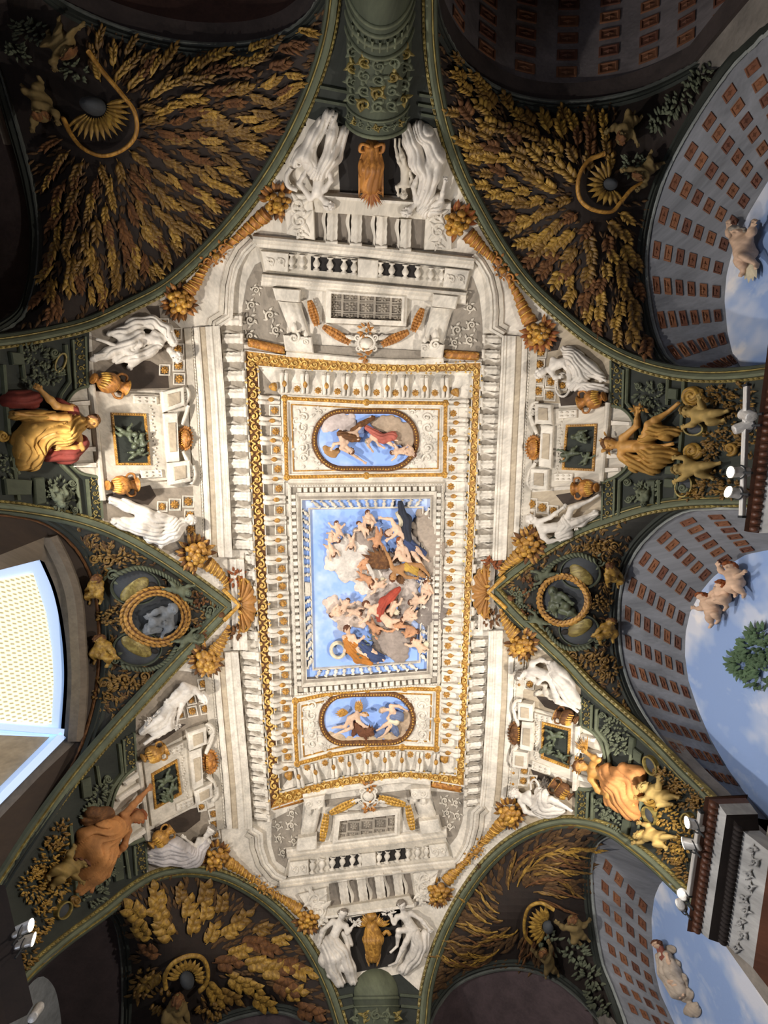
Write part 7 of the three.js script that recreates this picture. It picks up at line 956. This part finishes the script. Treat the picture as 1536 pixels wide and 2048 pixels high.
const SP = [[677, 1060, -1.9, 6.5, 0, 1], [662, 1072, 0.3, 6.2, 1, -1], [660, 1092, 1, 6.2, 2, 1], [738, 1040, -1.6, 7, 1, 1], [728, 1057, -2.2, 6.4, 0, -1], [757, 1070, 1.8, 7.6, 0, 1], [704, 1078, 1.6, 5.6, 2, 1], [730, 1130, -1.4, 7, 1, -1], [728, 1152, 0.4, 6.8, 2, 1], [760, 1166, 2.9, 6.6, 0, 1], [676, 1218, 2.8, 6.2, 1, 1], [688, 1210, -1, 6.2, 0, -1], [704, 1220, 0, 6.2, 2, 1], [784, 1214, -1.1, 7.2, 2, -1], [842, 1196, 2.9, 7.6, 0, 1], [854, 1178, -1.5, 7, 1, 1], [822, 1222, 2.4, 7.4, 1, -1], [800, 1246, 3, 7, 2, 1], [818, 1256, 0.2, 7, 1, 1], [840, 1288, -2.4, 7.4, 0, 1], [744, 1246, 0.9, 7, 2, -1], [806, 1084, 2.4, 6, 1, 1]];
const SL = ['topmost of three pink cherubs at the upper left', 'middle of three pink cherubs at the upper left', 'lowest of three pink cherubs at the upper left', 'cherub on the crest of the grey cloud', 'cherub with dark wings on the left of the grey cloud', 'tanned cherub diving beside the grey cloud', 'cherub clinging to the left rim of the grey cloud', 'dark haired cherub with a white sash on the white cloud', 'plump cherub kneeling on the white cloud', 'cherub flying below the great wing', 'leftmost pale cherub in the pinkish cloud', 'upper pale cherub in the pinkish cloud', 'rightmost pale cherub in the pinkish cloud', 'winged cherub in front of the red drapery', 'cherub sprawled at the lower right cloud', 'cherub standing against the right parapet', 'curly cherub with spread wings left of the lower right cloud', 'left one of the golden cherubs over the dark cloud', 'right one of the golden cherubs over the dark cloud', 'white cherub clinging to the right parapet at the bottom', 'cherub in amber drapery above the blue gown', 'cherub behind the shoulder of the crouching nude'];
SP.forEach((p, i) => { const tan = [5, 7, 8, 17, 18, 20].includes(i), o = {}; if ([1, 4, 7, 9, 13, 16, 19].includes(i)) o.extra = [['wing', wingB(p[0] + 4, p[1], p[2] + 2.2, p[3] * 2.4, 2.6, 7), i === 4 || i === 7 ? BROWN : CREAM]]; if (i === 7) o.dr = [{ c: [[[736, 1126, 18, 3], [744, 1140, 17, 4], [748, 1150, 14, 3]]], amp: 1, wl: 4, cell: 1, mat: CLOUD, k: 2 }]; cherub(SL[i] + ' in the sky painting', pose(p[0], p[1], p[2], p[3] * 0.86, p[4], p[5], 4), tan ? FLESH2 : FLESH, { group: 'cherubs flying in the sky painting', cell: 0.8, ...o }); });
const fly = (label, o) => figure({ name: 'person', label, cat: 'person', mat: FLESH, hmat: HAIR, cell: 0.9, ...o });
const z = (p, h) => [p[0], p[1], h];
fly('pale figure with raised arm and long dark blue scarf in the sky painting', { R: 8.5, hd: z([779, 1061], 22), nk: z([787, 1054], 20), face: [-0.5, 0.2], sh: [z([788, 1044], 20), z([797, 1058], 20)], pv: z([812, 1072], 16), el: [z([784, 1035], 22), z([790, 1066], 22)], ha: [z([764, 1033], 22), z([778, 1074], 22)], kn: [z([836, 1094], 20), z([830, 1104], 20)], an: [z([850, 1112], 16), z([848, 1130], 14)], to: [z([858, 1118], 15), z([852, 1138], 14)],
  dr: [{ c: [[[801, 1006, 12, 5], [805, 1022, 15, 6], [816, 1036, 18, 7], [814, 1056, 18, 8], [817, 1076, 18, 8]]], amp: 2.2, wl: 6, cell: 1.1, mat: DKBLUE, k: 3 }, { c: [[[816, 1078, 18, 8], [826, 1090, 17, 8], [836, 1096, 14, 5], [850, 1104, 12, 4]]], amp: 2.2, wl: 6, cell: 1.1, mat: BLUEW, k: 3 }, { c: [[[796, 1026, 10, 4], [806, 1040, 12, 5], [796, 1062, 14, 6]]], amp: 1.4, wl: 5, cell: 1.1, mat: CREAM, k: 3 }] });
fly('crouching pale nude with red hair above the winged figure in the sky painting', { R: 8, hd: z([801, 1078], 20), nk: z([806, 1086], 18), face: [0.2, -0.2], hmat: RUST, sh: [z([800, 1092], 18), z([814, 1092], 18)], pv: z([806, 1112], 16), el: [z([794, 1100], 20), z([818, 1104], 20)], ha: [z([800, 1110], 22), z([822, 1116], 20)], kn: [z([800, 1100], 24), z([818, 1116], 20)], an: [z([788, 1114], 16), z([822, 1132], 16)] });
fly('tawny winged figure with yellow cloth and outstretched arms in the sky painting', { R: 8.5, mat: M(0xb98a58), hd: z([787, 1147], 24), nk: z([790, 1137], 22), face: [0.1, 0.2], sh: [z([786, 1130], 22), z([802, 1138], 22)], pv: z([818, 1126], 19), el: [z([779, 1110], 22), z([814, 1148], 22)], ha: [z([770, 1094], 22), z([832, 1150], 20)], kn: [z([842, 1126], 20), z([840, 1140], 18)], an: [z([856, 1142], 16), z([856, 1154], 15)],
  dr: [{ c: [[[816, 1128, 20, 8], [830, 1134, 18, 8], [836, 1142, 14, 5]]], amp: 1.8, wl: 5, cell: 1.1, mat: M(0xd9b04a), k: 3 }], extra: [['wing', wingB(784, 1130, 3.72, 66, 7, 14), BROWN], ['far_wing', wingB(798, 1146, 1.3, 22, 4, 12), BROWN]] });
fly('pale figure with flowing red drapery in the sky painting', { R: 8.5, hd: z([733, 1201], 24), nk: z([741, 1207], 22), face: [-0.3, 0.2], sh: [z([740, 1216], 22), z([750, 1206], 22)], pv: z([764, 1224], 18), el: [z([736, 1228], 24), z([764, 1200], 22)], ha: [z([724, 1236], 22), z([776, 1194], 20)], kn: [z([784, 1236], 20), z([776, 1242], 20)], an: [z([802, 1234], 16), z([792, 1250], 15)],
  dr: [{ c: [[[798, 1174, 14, 4], [784, 1186, 18, 7], [768, 1198, 20, 8], [760, 1216, 20, 7], [759, 1232, 16, 5]]], amp: 2, wl: 6, cell: 1.1, mat: RED, k: 3 }] });
fly('seated figure in amber skirt and blue gown at the lower left of the sky painting', { R: 8.5, hd: z([694, 1250], 24), nk: z([697, 1260], 22), face: [0.3, 0.1], sh: [z([688, 1266], 22), z([706, 1264], 22)], pv: z([706, 1288], 18), el: [z([700, 1280], 26), z([714, 1276], 22)], ha: [z([692, 1288], 26), z([724, 1268], 22)], kn: [z([730, 1296], 24), z([744, 1292], 22)], an: [z([752, 1314], 16), z([764, 1310], 15)],
  dr: [{ c: [[[694, 1270, 20, 8], [700, 1288, 20, 10], [716, 1308, 16, 9], [740, 1318, 10, 7]], [[708, 1280, 18, 7], [718, 1276, 16, 6]]], amp: 2.2, wl: 6, cell: 1.1, mat: ORC, k: 3 }, { c: [[[716, 1274, 18, 5], [732, 1288, 20, 9], [750, 1306, 16, 9], [764, 1312, 10, 6]]], amp: 2.2, wl: 6, cell: 1.1, mat: BLUEW, k: 3 }], extra: [['palm_branch', (() => { const b = new B(); for (let i = 0; i < 12; i++) b.leaf(714 + i * 2.6, 1308 - i * 4.2, -2.4 + (i % 2) * 2.4, 9, 1.5, 26, 1); return b; })(), BRONZE]] });
{ const t = thing('floating_wreath', 'cream wreath hanging in the blue at the lower left of the sky painting', 'wreath', 676, 1296), P = []; for (let i = 0; i <= 24; i++) { const a = i / 24 * 6.2832; P.push([676 + 14 * Math.cos(a), 1297 + 15 * Math.sin(a), 7]); } new B().tube(P, 3.6, 8).build('wreath_band', CREAM, t); for (let i = 0; i < 24; i++) new B().leaf(P[i][0], P[i][1], i / 24 * 6.2832 + 1.9, 8, 2, 10, 1.5).build('leaf', CREAM, t); }
{ const t = thing('flower_spray', 'white and violet flower spray at the right edge of the sky painting', 'flowers', 850, 1156); foliage(850, 1156, 16, 9, 30, 0.3, 12, 7).build('blossoms', CLOUD, t); foliage(840, 1150, 10, 6, 12, 0.3, 15, 6).build('violets', BLUEW, t); for (let i = 0; i < 6; i++) new B().tube([[838 + i * 4, 1140, 13], [842 + i * 5, 1166, 13]], 0.8, 5).build('stem', BROWN, t); }
// upper oval
const ovc = (label, balls, mat, sq) => cloud(label, balls, mat, sq);
ovc('pale mauve cloud at the left of the upper oval painting', [[664, 846, 15], [680, 842, 16], [698, 846, 15], [692, 862, 11], [652, 856, 9]], M(0xd8ccca), 0.35);
ovc('tan cloud at the right of the upper oval painting', [[770, 848, 16], [788, 852, 18], [806, 862, 18], [816, 880, 12], [752, 846, 10], [800, 876, 14]], M(0xc2ae98), 0.35);
fly('leaning figure with brown leg wraps and outstretched arm in the upper oval painting', { R: 7.5, hd: z([701, 901], 16), nk: z([694, 894], 15), face: [0.4, 0.1], sh: [z([682, 896], 15), z([694, 884], 15)], pv: z([682, 870], 12), el: [z([704, 908], 16), z([668, 888], 14)], ha: [z([728, 923], 15), z([664, 896], 14)], kn: [z([716, 878], 18), z([708, 866], 16)], an: [z([712, 858], 12), z([738, 838], 10)],
  dr: [{ c: [[[680, 868, 13, 6], [704, 876, 16, 7], [716, 878, 16, 5]], [[706, 862, 13, 5], [722, 850, 11, 5], [746, 836, 7, 4]]], amp: 1.6, wl: 5, cell: 1, mat: BROWN, k: 3 }, { c: [[[712, 866, 11, 4], [722, 862, 10, 5], [724, 852, 9, 4]]], amp: 1.4, wl: 5, cell: 1, mat: M(0x7b8fc0), k: 3 }] });
cloud('spotted tawny beast shape under the leaning figure in the upper oval painting', [[656, 902, 8], [666, 908, 8], [650, 896, 5], [674, 902, 6]], M(0xb48a54), 0.6);
fly('figure in salmon red cloth among cherubs in the upper oval painting', { R: 6.5, hd: z([737, 882], 14), nk: z([745, 878], 13), face: [-0.1, 0.3], hmat: GREY, sh: [z([744, 872], 13), z([752, 880], 13)], pv: z([766, 880], 11), el: [z([736, 890], 14), z([758, 890], 14)], ha: [z([744, 900], 14), z([766, 894], 14)], kn: [z([780, 886], 14), z([776, 876], 14)], an: [z([790, 894], 10), z([792, 880], 10)],
  dr: [{ c: [[[734, 856, 9, 4], [752, 868, 13, 6], [766, 878, 15, 8], [786, 872, 11, 8]]], amp: 1.8, wl: 6, cell: 1, mat: M(0xc26a5c), k: 3 }] });
cherub('cherub with a wreath at the right of the upper oval painting', pose(802, 902, 2.9, 5.6, 0, 1, 6), FLESH, { cell: 0.8 }); cherub('cherub by the right rim of the upper oval painting', pose(818, 900, 0.8, 5.2, 1, 1, 6), FLESH, { cell: 0.8 });
// lower oval
ovc('sandy bank of ground along the bottom of the lower oval painting', [[664, 1474, 9], [680, 1478, 10], [700, 1480, 8], [730, 1476, 8], [756, 1474, 9], [776, 1470, 9], [716, 1480, 7], [742, 1478, 7]], M(0xd8c2a4), 0.3);
ovc('sandy rock at the right of the lower oval painting', [[806, 1446, 12], [812, 1430, 9], [800, 1462, 11], [790, 1470, 9]], M(0xd2baa0), 0.4);
cherub('winged child riding a shaggy brown lion in the lower oval painting', { R: 6.5, fat: 1.05, hd: z([730, 1419], 18), nk: z([722, 1420], 16), face: [0.6, 0.2], fh: 0.5, sh: [z([714, 1416], 16), z([716, 1426], 16)], pv: z([700, 1430], 13), el: [z([714, 1432], 18), z([722, 1438], 16)], ha: [z([726, 1442], 17), z([732, 1444], 15)], kn: [z([690, 1444], 16), z([704, 1446], 16)], an: [z([668, 1448], 12), z([670, 1462], 12)] }, FLESH, { cell: 0.8, hmat: OCHRE, extra: [['wing', wingB(712, 1416, -1.0, 26, 4, 12), OCHRE], ['far_wing', wingB(696, 1420, 3.3, 26, 3.4, 10), OCHRE]] });
{ const t = thing('lion', 'shaggy brown lion under the winged child in the lower oval painting', 'lion', 720, 1456); new Field([[712, 1446, 7, 8, 724, 1458, 8, 9, 4], [724, 1458, 8, 9, 736, 1462, 9, 6, 4], [712, 1452, 6, 7, 706, 1466, 5, 4, 3], [728, 1464, 6, 4, 732, 1474, 5, 3, 3], [738, 1454, 11, 7, 741, 1455, 12, 6, 3], [743, 1459, 15, 3, 747, 1461, 14, 2.5, 2], [736, 1448, 13, 2, 737, 1446, 13, 1.5, 1], [743, 1449, 14, 2, 745, 1447, 14, 1.5, 1]], 0.9, { k: 4, floor: 0, mod: (x, y, q) => (noise(x / 2.4, y / 2.4, q / 2.4) - 0.5) * 1.6 }).mesh().build('body', M(0x77492c), t); foliage(738, 1454, 9, 9, 26, 0, 10, 6).build('mane', BROWN, t); }
fly('white bearded old figure with blue wrap on a rock in the lower oval painting', { R: 7, hd: z([766, 1411], 17), nk: z([775, 1411], 15), face: [-0.4, 0.1], hmat: GREY, sh: [z([782, 1404], 15), z([784, 1416], 15)], pv: z([794, 1428], 12), el: [z([798, 1404], 15), z([776, 1428], 16)], ha: [z([812, 1414], 12), z([786, 1432], 16)], kn: [z([774, 1438], 18), z([782, 1442], 18)], an: [z([760, 1450], 13), z([766, 1464], 13)], to: [z([754, 1454], 12), z([756, 1468], 12)],
  dr: [{ c: [[[786, 1424, 15, 6], [800, 1424, 13, 7], [804, 1432, 10, 4]], [[784, 1440, 14, 6], [790, 1454, 10, 6], [794, 1464, 6, 4]], [[768, 1452, 13, 4], [754, 1464, 11, 4]]], amp: 1.8, wl: 5, cell: 1, mat: M(0x7384ac), k: 3 }, { c: [[[782, 1432, 17, 4], [794, 1436, 15, 5]]], amp: 1.2, wl: 4, cell: 1, mat: CREAM, k: 3 }] });
// painted flyers on the lunette skies
const SR = new Surf(planeDepth('x', XR + 0.78));
cherub('topmost pink cherub of a cluster in the painted sky of the right middle lunette', pose(1488, 1165, -1.7, 11, 0, 1), FLESH, { surf: SR, hmat: RUST }); cherub('middle pink cherub of a cluster in the painted sky of the right middle lunette', pose(1460, 1198, -1.4, 10.5, 1, -1), FLESH, { surf: SR, hmat: RUST }); cherub('lowest pink cherub of a cluster in the painted sky of the right middle lunette', pose(1440, 1222, -1.9, 10.5, 0, -1), FLESH, { surf: SR, hmat: RUST });
cherub('pale winged cherub in the painted sky of the upper right lunette', pose(1512, 505, -1.7, 14, 2, 1), FLESH, { surf: SR, hmat: GREY, extra: [['wing', wingB(1514, 520, 1.9, 46, 8, 6), CREAM]] });
{ const t = thing('painted_tree', 'green leafy treetop in the painted sky of the right middle lunette', 'tree', 1515, 1315, SR); for (const [x, y, rx, ry, n] of [[1515, 1300, 34, 34, 120], [1490, 1330, 30, 22, 80], [1530, 1345, 30, 34, 90], [1520, 1270, 20, 18, 40]]) foliage(x, y, rx, ry, n, 0.5, 2, 13).build('crown', M(0x5d7a5a), t, SR); }
cloud2('cream cloud streaked down the painted sky of the lower right lunette', [[1340, 1900, 10], [1350, 1930, 12], [1362, 1960, 14], [1372, 1990, 16], [1350, 1980, 12], [1385, 2020, 16]], M(0xc9bcae));
function cloud2(label, balls, mat) { const t = thing('cloud', label, 'cloud', balls[0][0], balls[0][1], SR); const b = new Field(balls.map(([x, y, r]) => [x, y, 0, r, x + 0.01, y, 0, r, 6]), 2.2, { k: 6, pad: 5, floor: -3, mod: (x, y, q) => (noise(x / 7, y / 11, q / 9) - 0.5) * 6 }).mesh(); for (let i = 2; i < b.v.length; i += 3) b.v[i] *= 0.4; b.build('cloud_mass', mat, t, SR); }
fly('slender robed figure with red sleeve in the painted sky of the lower right lunette', { R: 9, surf: SR, hd: [1330, 1888], nk: [1335, 1902], face: [-0.2, 0.1], sh: [[1330, 1910], [1344, 1908]], pv: [1348, 1944], el: [[1334, 1926], [1352, 1922]], ha: [[1340, 1940], [1358, 1936]], kn: [[1356, 1966], [1362, 1962]], an: [[1370, 1990], [1376, 1986]], dr: [{ c: [[[1338, 1912, 10, 10], [1350, 1944, 10, 13], [1366, 1986, 6, 12]]], amp: 3, wl: 8, cell: 1.6, mat: M(0xd5c8ba) }, { c: [[[1330, 1888, 12, 4], [1342, 1916, 14, 5], [1352, 1950, 12, 4]]], amp: 2, wl: 6, cell: 1.3, mat: M(0x9a5a4c) }] });
// trophies at the two ends
{ const t = thing('grain_trophy', 'orange sack and wheat trophy hanging under the top column', 'trophy', 744, 340); clothOf([[[744, 290, 12, 15], [742, 325, 16, 22], [740, 365, 12, 20]]], 3, 9, 1.8, 6).build('sack', ORANGE, t); new B().tube(cr([[742, 282], [724, 276], [720, 290], [740, 292], [764, 292], [766, 276], [748, 282]], 3).map(p => [p[0], p[1], 22]), 3.6, 7).build('bow', ORANGE, t); for (let i = 0; i < 26; i++) { const a = 1.57 + (i - 13) * 0.085; new B().leaf(742 + (i - 13) * 1.6, 352, a, rr(38, 60), 3.2, 22, 5).build('wheat_ear', i % 3 ? ORANGE : RUST, t); } for (const e of [-1, 1]) for (let i = 0; i < 5; i++) new B().leaf(742 + e * 18, 300 + i * 10, 1.57 + e * -0.12, 50, 4, 16, 4).build('straw', ORANGE, t); }
{ const t = thing('grain_trophy', 'golden sack and leaf trophy standing over the bottom column', 'trophy', 748, 1880); clothOf([[[746, 1912, 9, 11], [746, 1876, 14, 18], [744, 1850, 10, 11]]], 3, 8, 1.7, 6).build('sack', OCHRE, t); new B().ball(743, 1828, 14, 11, 10, 10).build('round_lid', OCHRE, t); for (let i = 0; i < 22; i++) { const a = -1.57 + (i - 11) * 0.13; new B().leaf(745 + (i - 11) * 1.4, 1850, a, rr(18, 30), 3, 10, 4).build('leaf', i % 3 ? OCHRE : GOLD, t); } for (const e of [-1, 1]) for (let i = 0; i < 6; i++) new B().leaf(746 + e * 14, 1856 + i * 9, 1.57 + e * 0.2, 32, 3.6, 7, 4).build('tassel', i % 2 ? OCHRE : BROWN, t); new B().tube(cr([[766, 1866], [774, 1860], [780, 1868]], 3).map(p => [p[0], p[1], 12]), 4, 7).build('handle', OCHRE, t); }
/* ------------------------------------------------------------ the arched window on the left */
{
  const s = new Surf(planeDepth('x', XL - 0.12)), s2 = new Surf(planeDepth('x', XL - 0.33)), s3 = new Surf(planeDepth('x', XL - 0.36));
  const FR = M(0x7d7264), BL = M(0xd7e4f6, { roughness: 0.6 });
  const t = struct('window_1', 60, 1300, s);
  const outer = [[-60, 1134], [0, 1110], [98, 1071], ...cr([[98, 1071], [128, 1130], [148, 1190], [157, 1290], [160, 1366], [152, 1484]], 12).slice(1), [80, 1552], [0, 1636], [-60, 1700]];
  const rim = [[-60, 1160], [0, 1140], [86, 1118], ...cr([[86, 1118], [112, 1180], [128, 1255], [135, 1346], [128, 1474]], 12).slice(1), [60, 1538], [0, 1600], [-60, 1660]];
  new B().sweep(cr([[98, 1071], [128, 1130], [148, 1190], [157, 1290], [160, 1366], [152, 1484]], 10), [[10, -6], [9, 8], [0, 12], [-8, 8], [-10, -6]]).build('arched_moulding', FR, t, s);
  { const A = resamp(outer, 60).map(p => s.P(...p)), C = resamp(rim, 60).map(p => s2.P(...p)); const m = strip(A, C, 'grey_frame', FR, null, 2); m.position.sub(t.position); t.add(m); }
  const L = (P, sf, d, n, mat) => { const b = new B(); b.sweep(P, [[-d, -3], [-d, 7], [d, 7], [d, -3]]); b.build(n, mat, t, sf); };
  const GLOW = new THREE.MeshStandardMaterial({ color: 0xcfe0f6, emissive: 0x9dc0f2, emissiveIntensity: 1.15, roughness: 0.5, side: THREE.DoubleSide });  // blue reveal and bars glow by themselves, in place of daylight falling on them
  new B().patch(rim, 14, -6).build('glowing_reveal', GLOW, t, s2);
  { const A = resamp(WA.LM, 70).map(p => WALLL.P(...p)), C = resamp(outer, 70).map(p => s.P(...p)); const m = strip(A, C, 'dark_splay', M(0x3a2d22), null, 3); m.position.sub(t.position); t.add(m); }
  L([[-60, 1452], [0, 1454], [120, 1464]], s2, 6, 'blue_mullion', GLOW); L([[118, 1470], [60, 1528], [0, 1588], [-60, 1648]], s2, 8, 'blue_sash', GLOW);
  const WV = tex(64, (x, y) => { const a = (Math.sin(x * 6.283 * 8) * Math.sin(y * 6.283 * 8) > 0.25) ? 0.62 : 1; return [255 * a, 250 * a, 226 * a]; }, true); WV.repeat.set(1.6, 1.6);
  const scr = new THREE.MeshStandardMaterial({ color: 0xfff8dc, map: WV, emissive: 0xfff6dc, emissiveMap: WV, emissiveIntensity: 1.9, roughness: 0.9, side: THREE.DoubleSide });
  new B().patch([[-60, 1172], [0, 1160], [66, 1146], [92, 1226], [104, 1300], [107, 1365], [103, 1448], [-60, 1438]], 14, 0).build('woven_blind', scr, t, s3);
  new B().patch([[-60, 1468], [100, 1474], [40, 1540], [-60, 1640]], 14, 0).build('side_blind', M(0xb8ad97), t, s3);
}
/* ------------------------------------------------------------ deep door entablatures on the side walls */
function entab(label, cat, lines, mats, names, orn) {
  const L = lines.map(([p, q, x]) => { const s = new Surf(planeDepth('x', x)); return [s.P(...p), s.P(...q)]; }), t = new THREE.Group(); t.name = numbered('door_entablature'); t.position.copy(L[0][0]); t.userData = { label, category: cat }; scene.add(t);
  const put = (A, C, name, mat) => { const m = strip(A, C, name, mat, null, 3); m.position.sub(t.position); t.add(m); m.castShadow = m.receiveShadow = true; return m; };
  const seg = (l) => { const o = []; for (let i = 0; i <= 24; i++) o.push(l[0].clone().lerp(l[1], i / 24)); return o; };
  for (let i = 0; i < L.length - 1; i++) { const A = seg(L[i]), C = seg(L[i + 1]); put(A, C, names[i], mats[i]); for (const e of [0, 24]) { const a = A[e].clone(), c = C[e].clone(), w = a.clone(), w2 = c.clone(); w.x = w2.x = Math.sign(a.x) * Math.max(Math.abs(XR), 4.98); put([a, w], [c, w2], names[i] + '_return', mats[i]); }
    if (orn[i]) { const n = orn[i]; for (let k = 0; k < n; k++) { const u = (k + 0.5) / n, p = L[i][0].clone().lerp(L[i][1], u).lerp(L[i + 1][0].clone().lerp(L[i + 1][1], u), 0.5); const g = new THREE.SphereGeometry(1, 10, 7); g.scale(0.05, 0.05, 0.42 * L[0][0].distanceTo(L[0][1]) / n); const m = wmesh(g, mats[i], 'ornament', t); m.position.copy(p).sub(t.position); } }
  }
  // top board back to the wall
  const A = seg(L[0]), C = seg(L[0]).map(p => { const q = p.clone(); q.x = p.x > 0 ? XR + 0.05 : XL - 0.05; q.y += 0.02; return q; }); put(A, C, 'top_board', mats[0]);
  return t;
}
entab('brown and white carved door entablature at the lower right', 'doorcase', [[[1410, 1594], [1374, 1862], 4.42], [[1418, 1598], [1382, 1864], 4.47], [[1438, 1608], [1402, 1866], 4.56], [[1453, 1630], [1417, 1878], 4.56], [[1468, 1640], [1434, 1884], 4.66], [[1486, 1662], [1454, 1890], 4.76], [[1540, 1704], [1506, 1936], 4.78], [[1580, 1730], [1548, 1990], 4.9]], [MARB, MARB, MARBW, DKWOOD, DKWOOD, MARBW, MARB], ['brown_edge', 'brown_cornice', 'pale_fascia', 'dark_bed_moulding', 'dark_leaf_moulding', 'carved_frieze', 'brown_architrave'], [0, 22, 0, 0, 26, 0, 0]);
entab('brown carved door entablature at the upper right under the pendentive', 'doorcase', [[[1536, 688], [1488, 1062], 4.42], [[1546, 690], [1497, 1064], 4.47], [[1566, 694], [1518, 1066], 4.56], [[1590, 696], [1540, 1066], 4.56], [[1620, 700], [1575, 1070], 4.8]], [MARB, MARB, MARBW, DKWOOD], ['brown_edge', 'brown_cornice', 'pale_fascia', 'dark_bed_moulding'], [0, 24, 0, 0]);
entab('dark brown door entablature at the lower left edge', 'doorcase', [[[10, 1770], [66, 2010], -4.78], [[-4, 1770], [54, 2030], -4.83], [[-40, 1780], [14, 2050], -4.95], [[-110, 1800], [-60, 2090], -5.1]], [DKWOOD, DKWOOD, DKWOOD], ['dark_edge', 'dark_cornice', 'dark_bed_moulding'], [0, 0, 0]);
{ // carved figures of the pale frieze
  const s = new Surf(planeDepth('x', 4.77)), t = scene.children.find(c => c.name === 'door_entablature'); for (let i = 0; i < 9; i++) { const u = i / 8, x = lerp(1508, 1476, u) + (i % 2) * 8, y = lerp(1700, 1896, u); scrollMotifS2(x, y, i, 9, t, MARBW, s); }
  function scrollMotifS2(x, y, a, r, p, mat, sf) { const b = new B(); b.volute(x, y, r, 1.3, a, i2++ % 2 ? 1 : -1, 2, 2); for (let k = 0; k < 4; k++) b.leaf(x, y, a + k * 1.6, r * 1.5, 2.8, 1, 2); b.build('frieze_carving', mat, p, sf); }
}
var i2 = 0;
/* ------------------------------------------------------------ cornice ledges, track and spotlights */
function track(label, p, q, x) { const s = new Surf(planeDepth('x', x)), a = s.P(...p), b = s.P(...q), t = new THREE.Group(); t.name = numbered('lighting_track'); t.position.copy(a); t.userData = { label, category: 'track' }; scene.add(t); const l = a.distanceTo(b), g = new RoundedBoxGeometry(0.05, 0.05, l, 2, 0.01), m = wmesh(g, METAL, 'rail', t); m.position.copy(b).sub(a).multiplyScalar(0.5); m.lookAt(b.clone().add(b).sub(a).sub(a.clone().multiplyScalar(0)).sub(t.position)); m.quaternion.setFromUnitVectors(new THREE.Vector3(0, 0, 1), b.clone().sub(a).normalize()); for (const e of [0.002, 0.998]) { const c = wmesh(new RoundedBoxGeometry(0.06, 0.06, 0.03, 2, 0.008), M(0x30343a), 'end_cap', t); c.quaternion.copy(m.quaternion); c.position.copy(b).sub(a).multiplyScalar(e); } }
track('pale lighting rail over the upper right door entablature', [1494, 770], [1484, 1034], 4.4); track('pale lighting rail over the lower right door entablature', [1402, 1622], [1378, 1790], 4.4);
const HALO = new THREE.MeshStandardMaterial({ color: 0xffffff, emissive: 0xfff0cc, emissiveIntensity: 14, roughness: 0.4 });
const LENS = new THREE.MeshStandardMaterial({ color: 0xdfe4ea, roughness: 0.2 });
function spot(label, px, x, aim, on, power, col = WARM, ang = 1.35) {
  const s = new Surf(planeDepth('x', x)), p = s.P(...px), t = new THREE.Group(); t.name = numbered('spotlight'); t.position.copy(p); t.userData = { label, category: 'spotlight', group: 'white cornice spotlights' }; scene.add(t);
  const d = new THREE.Vector3(...aim).sub(p).normalize(), q = new THREE.Quaternion().setFromUnitVectors(new THREE.Vector3(0, 1, 0), d), add = (g, m, n, y) => { const e = wmesh(g, m, n, t); e.quaternion.copy(q); e.position.copy(d).multiplyScalar(y); return e; };
  add(new THREE.LatheGeometry([[0.001, -0.12], [0.05, -0.12], [0.062, -0.1], [0.065, 0.05], [0.072, 0.055], [0.072, 0.07], [0.06, 0.07], [0.056, 0.03], [0.001, 0.028]].map(e => new THREE.Vector2(...e)), 24), METAL, 'housing', 0);
  add(new THREE.CylinderGeometry(on ? 0.068 : 0.055, on ? 0.068 : 0.055, 0.008, 24), on ? HALO : LENS, 'lens', on ? 0.072 : 0.045);
  const y = wmesh(new THREE.TorusGeometry(0.08, 0.008, 8, 16, Math.PI), M(0x30343a), 'yoke', t); y.position.set(0, -0.02, 0); y.rotation.set(Math.PI, Math.PI / 2, 0);
  const st = wmesh(new THREE.CylinderGeometry(0.015, 0.015, 0.1, 10), M(0x30343a), 'stem', t); st.position.set(0, -0.13, 0);
  if (on) { const l = new THREE.SpotLight(col, power, 0, ang, 1, 2); l.position.copy(p).addScaledVector(d, 0.1); l.target.position.copy(p).addScaledVector(d, 3); l.castShadow = true; l.shadow.radius = 3; scene.add(l, l.target); }
}
spot('unlit white spotlight, upper of two over the upper right door', [1495, 830], 4.42, [6, 10, 1.6], false); spot('unlit white spotlight, lower of two over the upper right door', [1492, 852], 4.42, [8, 4, 2], false);
spot('lit spotlight, upper of two over the upper right door', [1475, 944], 4.36, [-5.3, 8.8, -0.6], true, KS * 0.66); spot('lit spotlight, lower of two over the upper right door', [1470, 986], 4.36, [-4.5, 9, 1.2], true, KS * 0.66);
spot('lit spotlight, upper of two over the lower right door', [1386, 1648], 4.36, [-4.6, 9, -4.6], true, KS * 0.85); spot('lit spotlight, lower of two over the lower right door', [1380, 1688], 4.36, [-1, 11, -9.4], true, KS);
spot('unlit white spotlight, upper of two below the lit pair at the lower right', [1366, 1790], 4.42, [7, 8, -9], false); spot('unlit white spotlight, lower of two below the lit pair at the lower right', [1362, 1810], 4.42, [7, 8, -10], false);
spot('lit spotlight, upper of two at the lower left edge', [49, 1856], -4.72, [4.4, 9.2, -5], true, KS); spot('lit spotlight, lower of two at the lower left edge', [54, 1882], -4.72, [4.2, 9.2, -8], true, KS);
// the matching pair over the upper left door, just outside the picture
spot('lit spotlight, upper of two over the upper left door, beyond the left edge', [-48, 870], -4.72, [4.5, 9.2, 1.6], true, KS); spot('lit spotlight, lower of two over the upper left door, beyond the left edge', [-46, 900], -4.72, [1.2, 11, -1.6], true, KS);
spot('small white spotlight against the grey niche at the bottom left corner', [72, 2024], -4.9, [-6, 9, -10], false);
renderer.render(scene, camera);
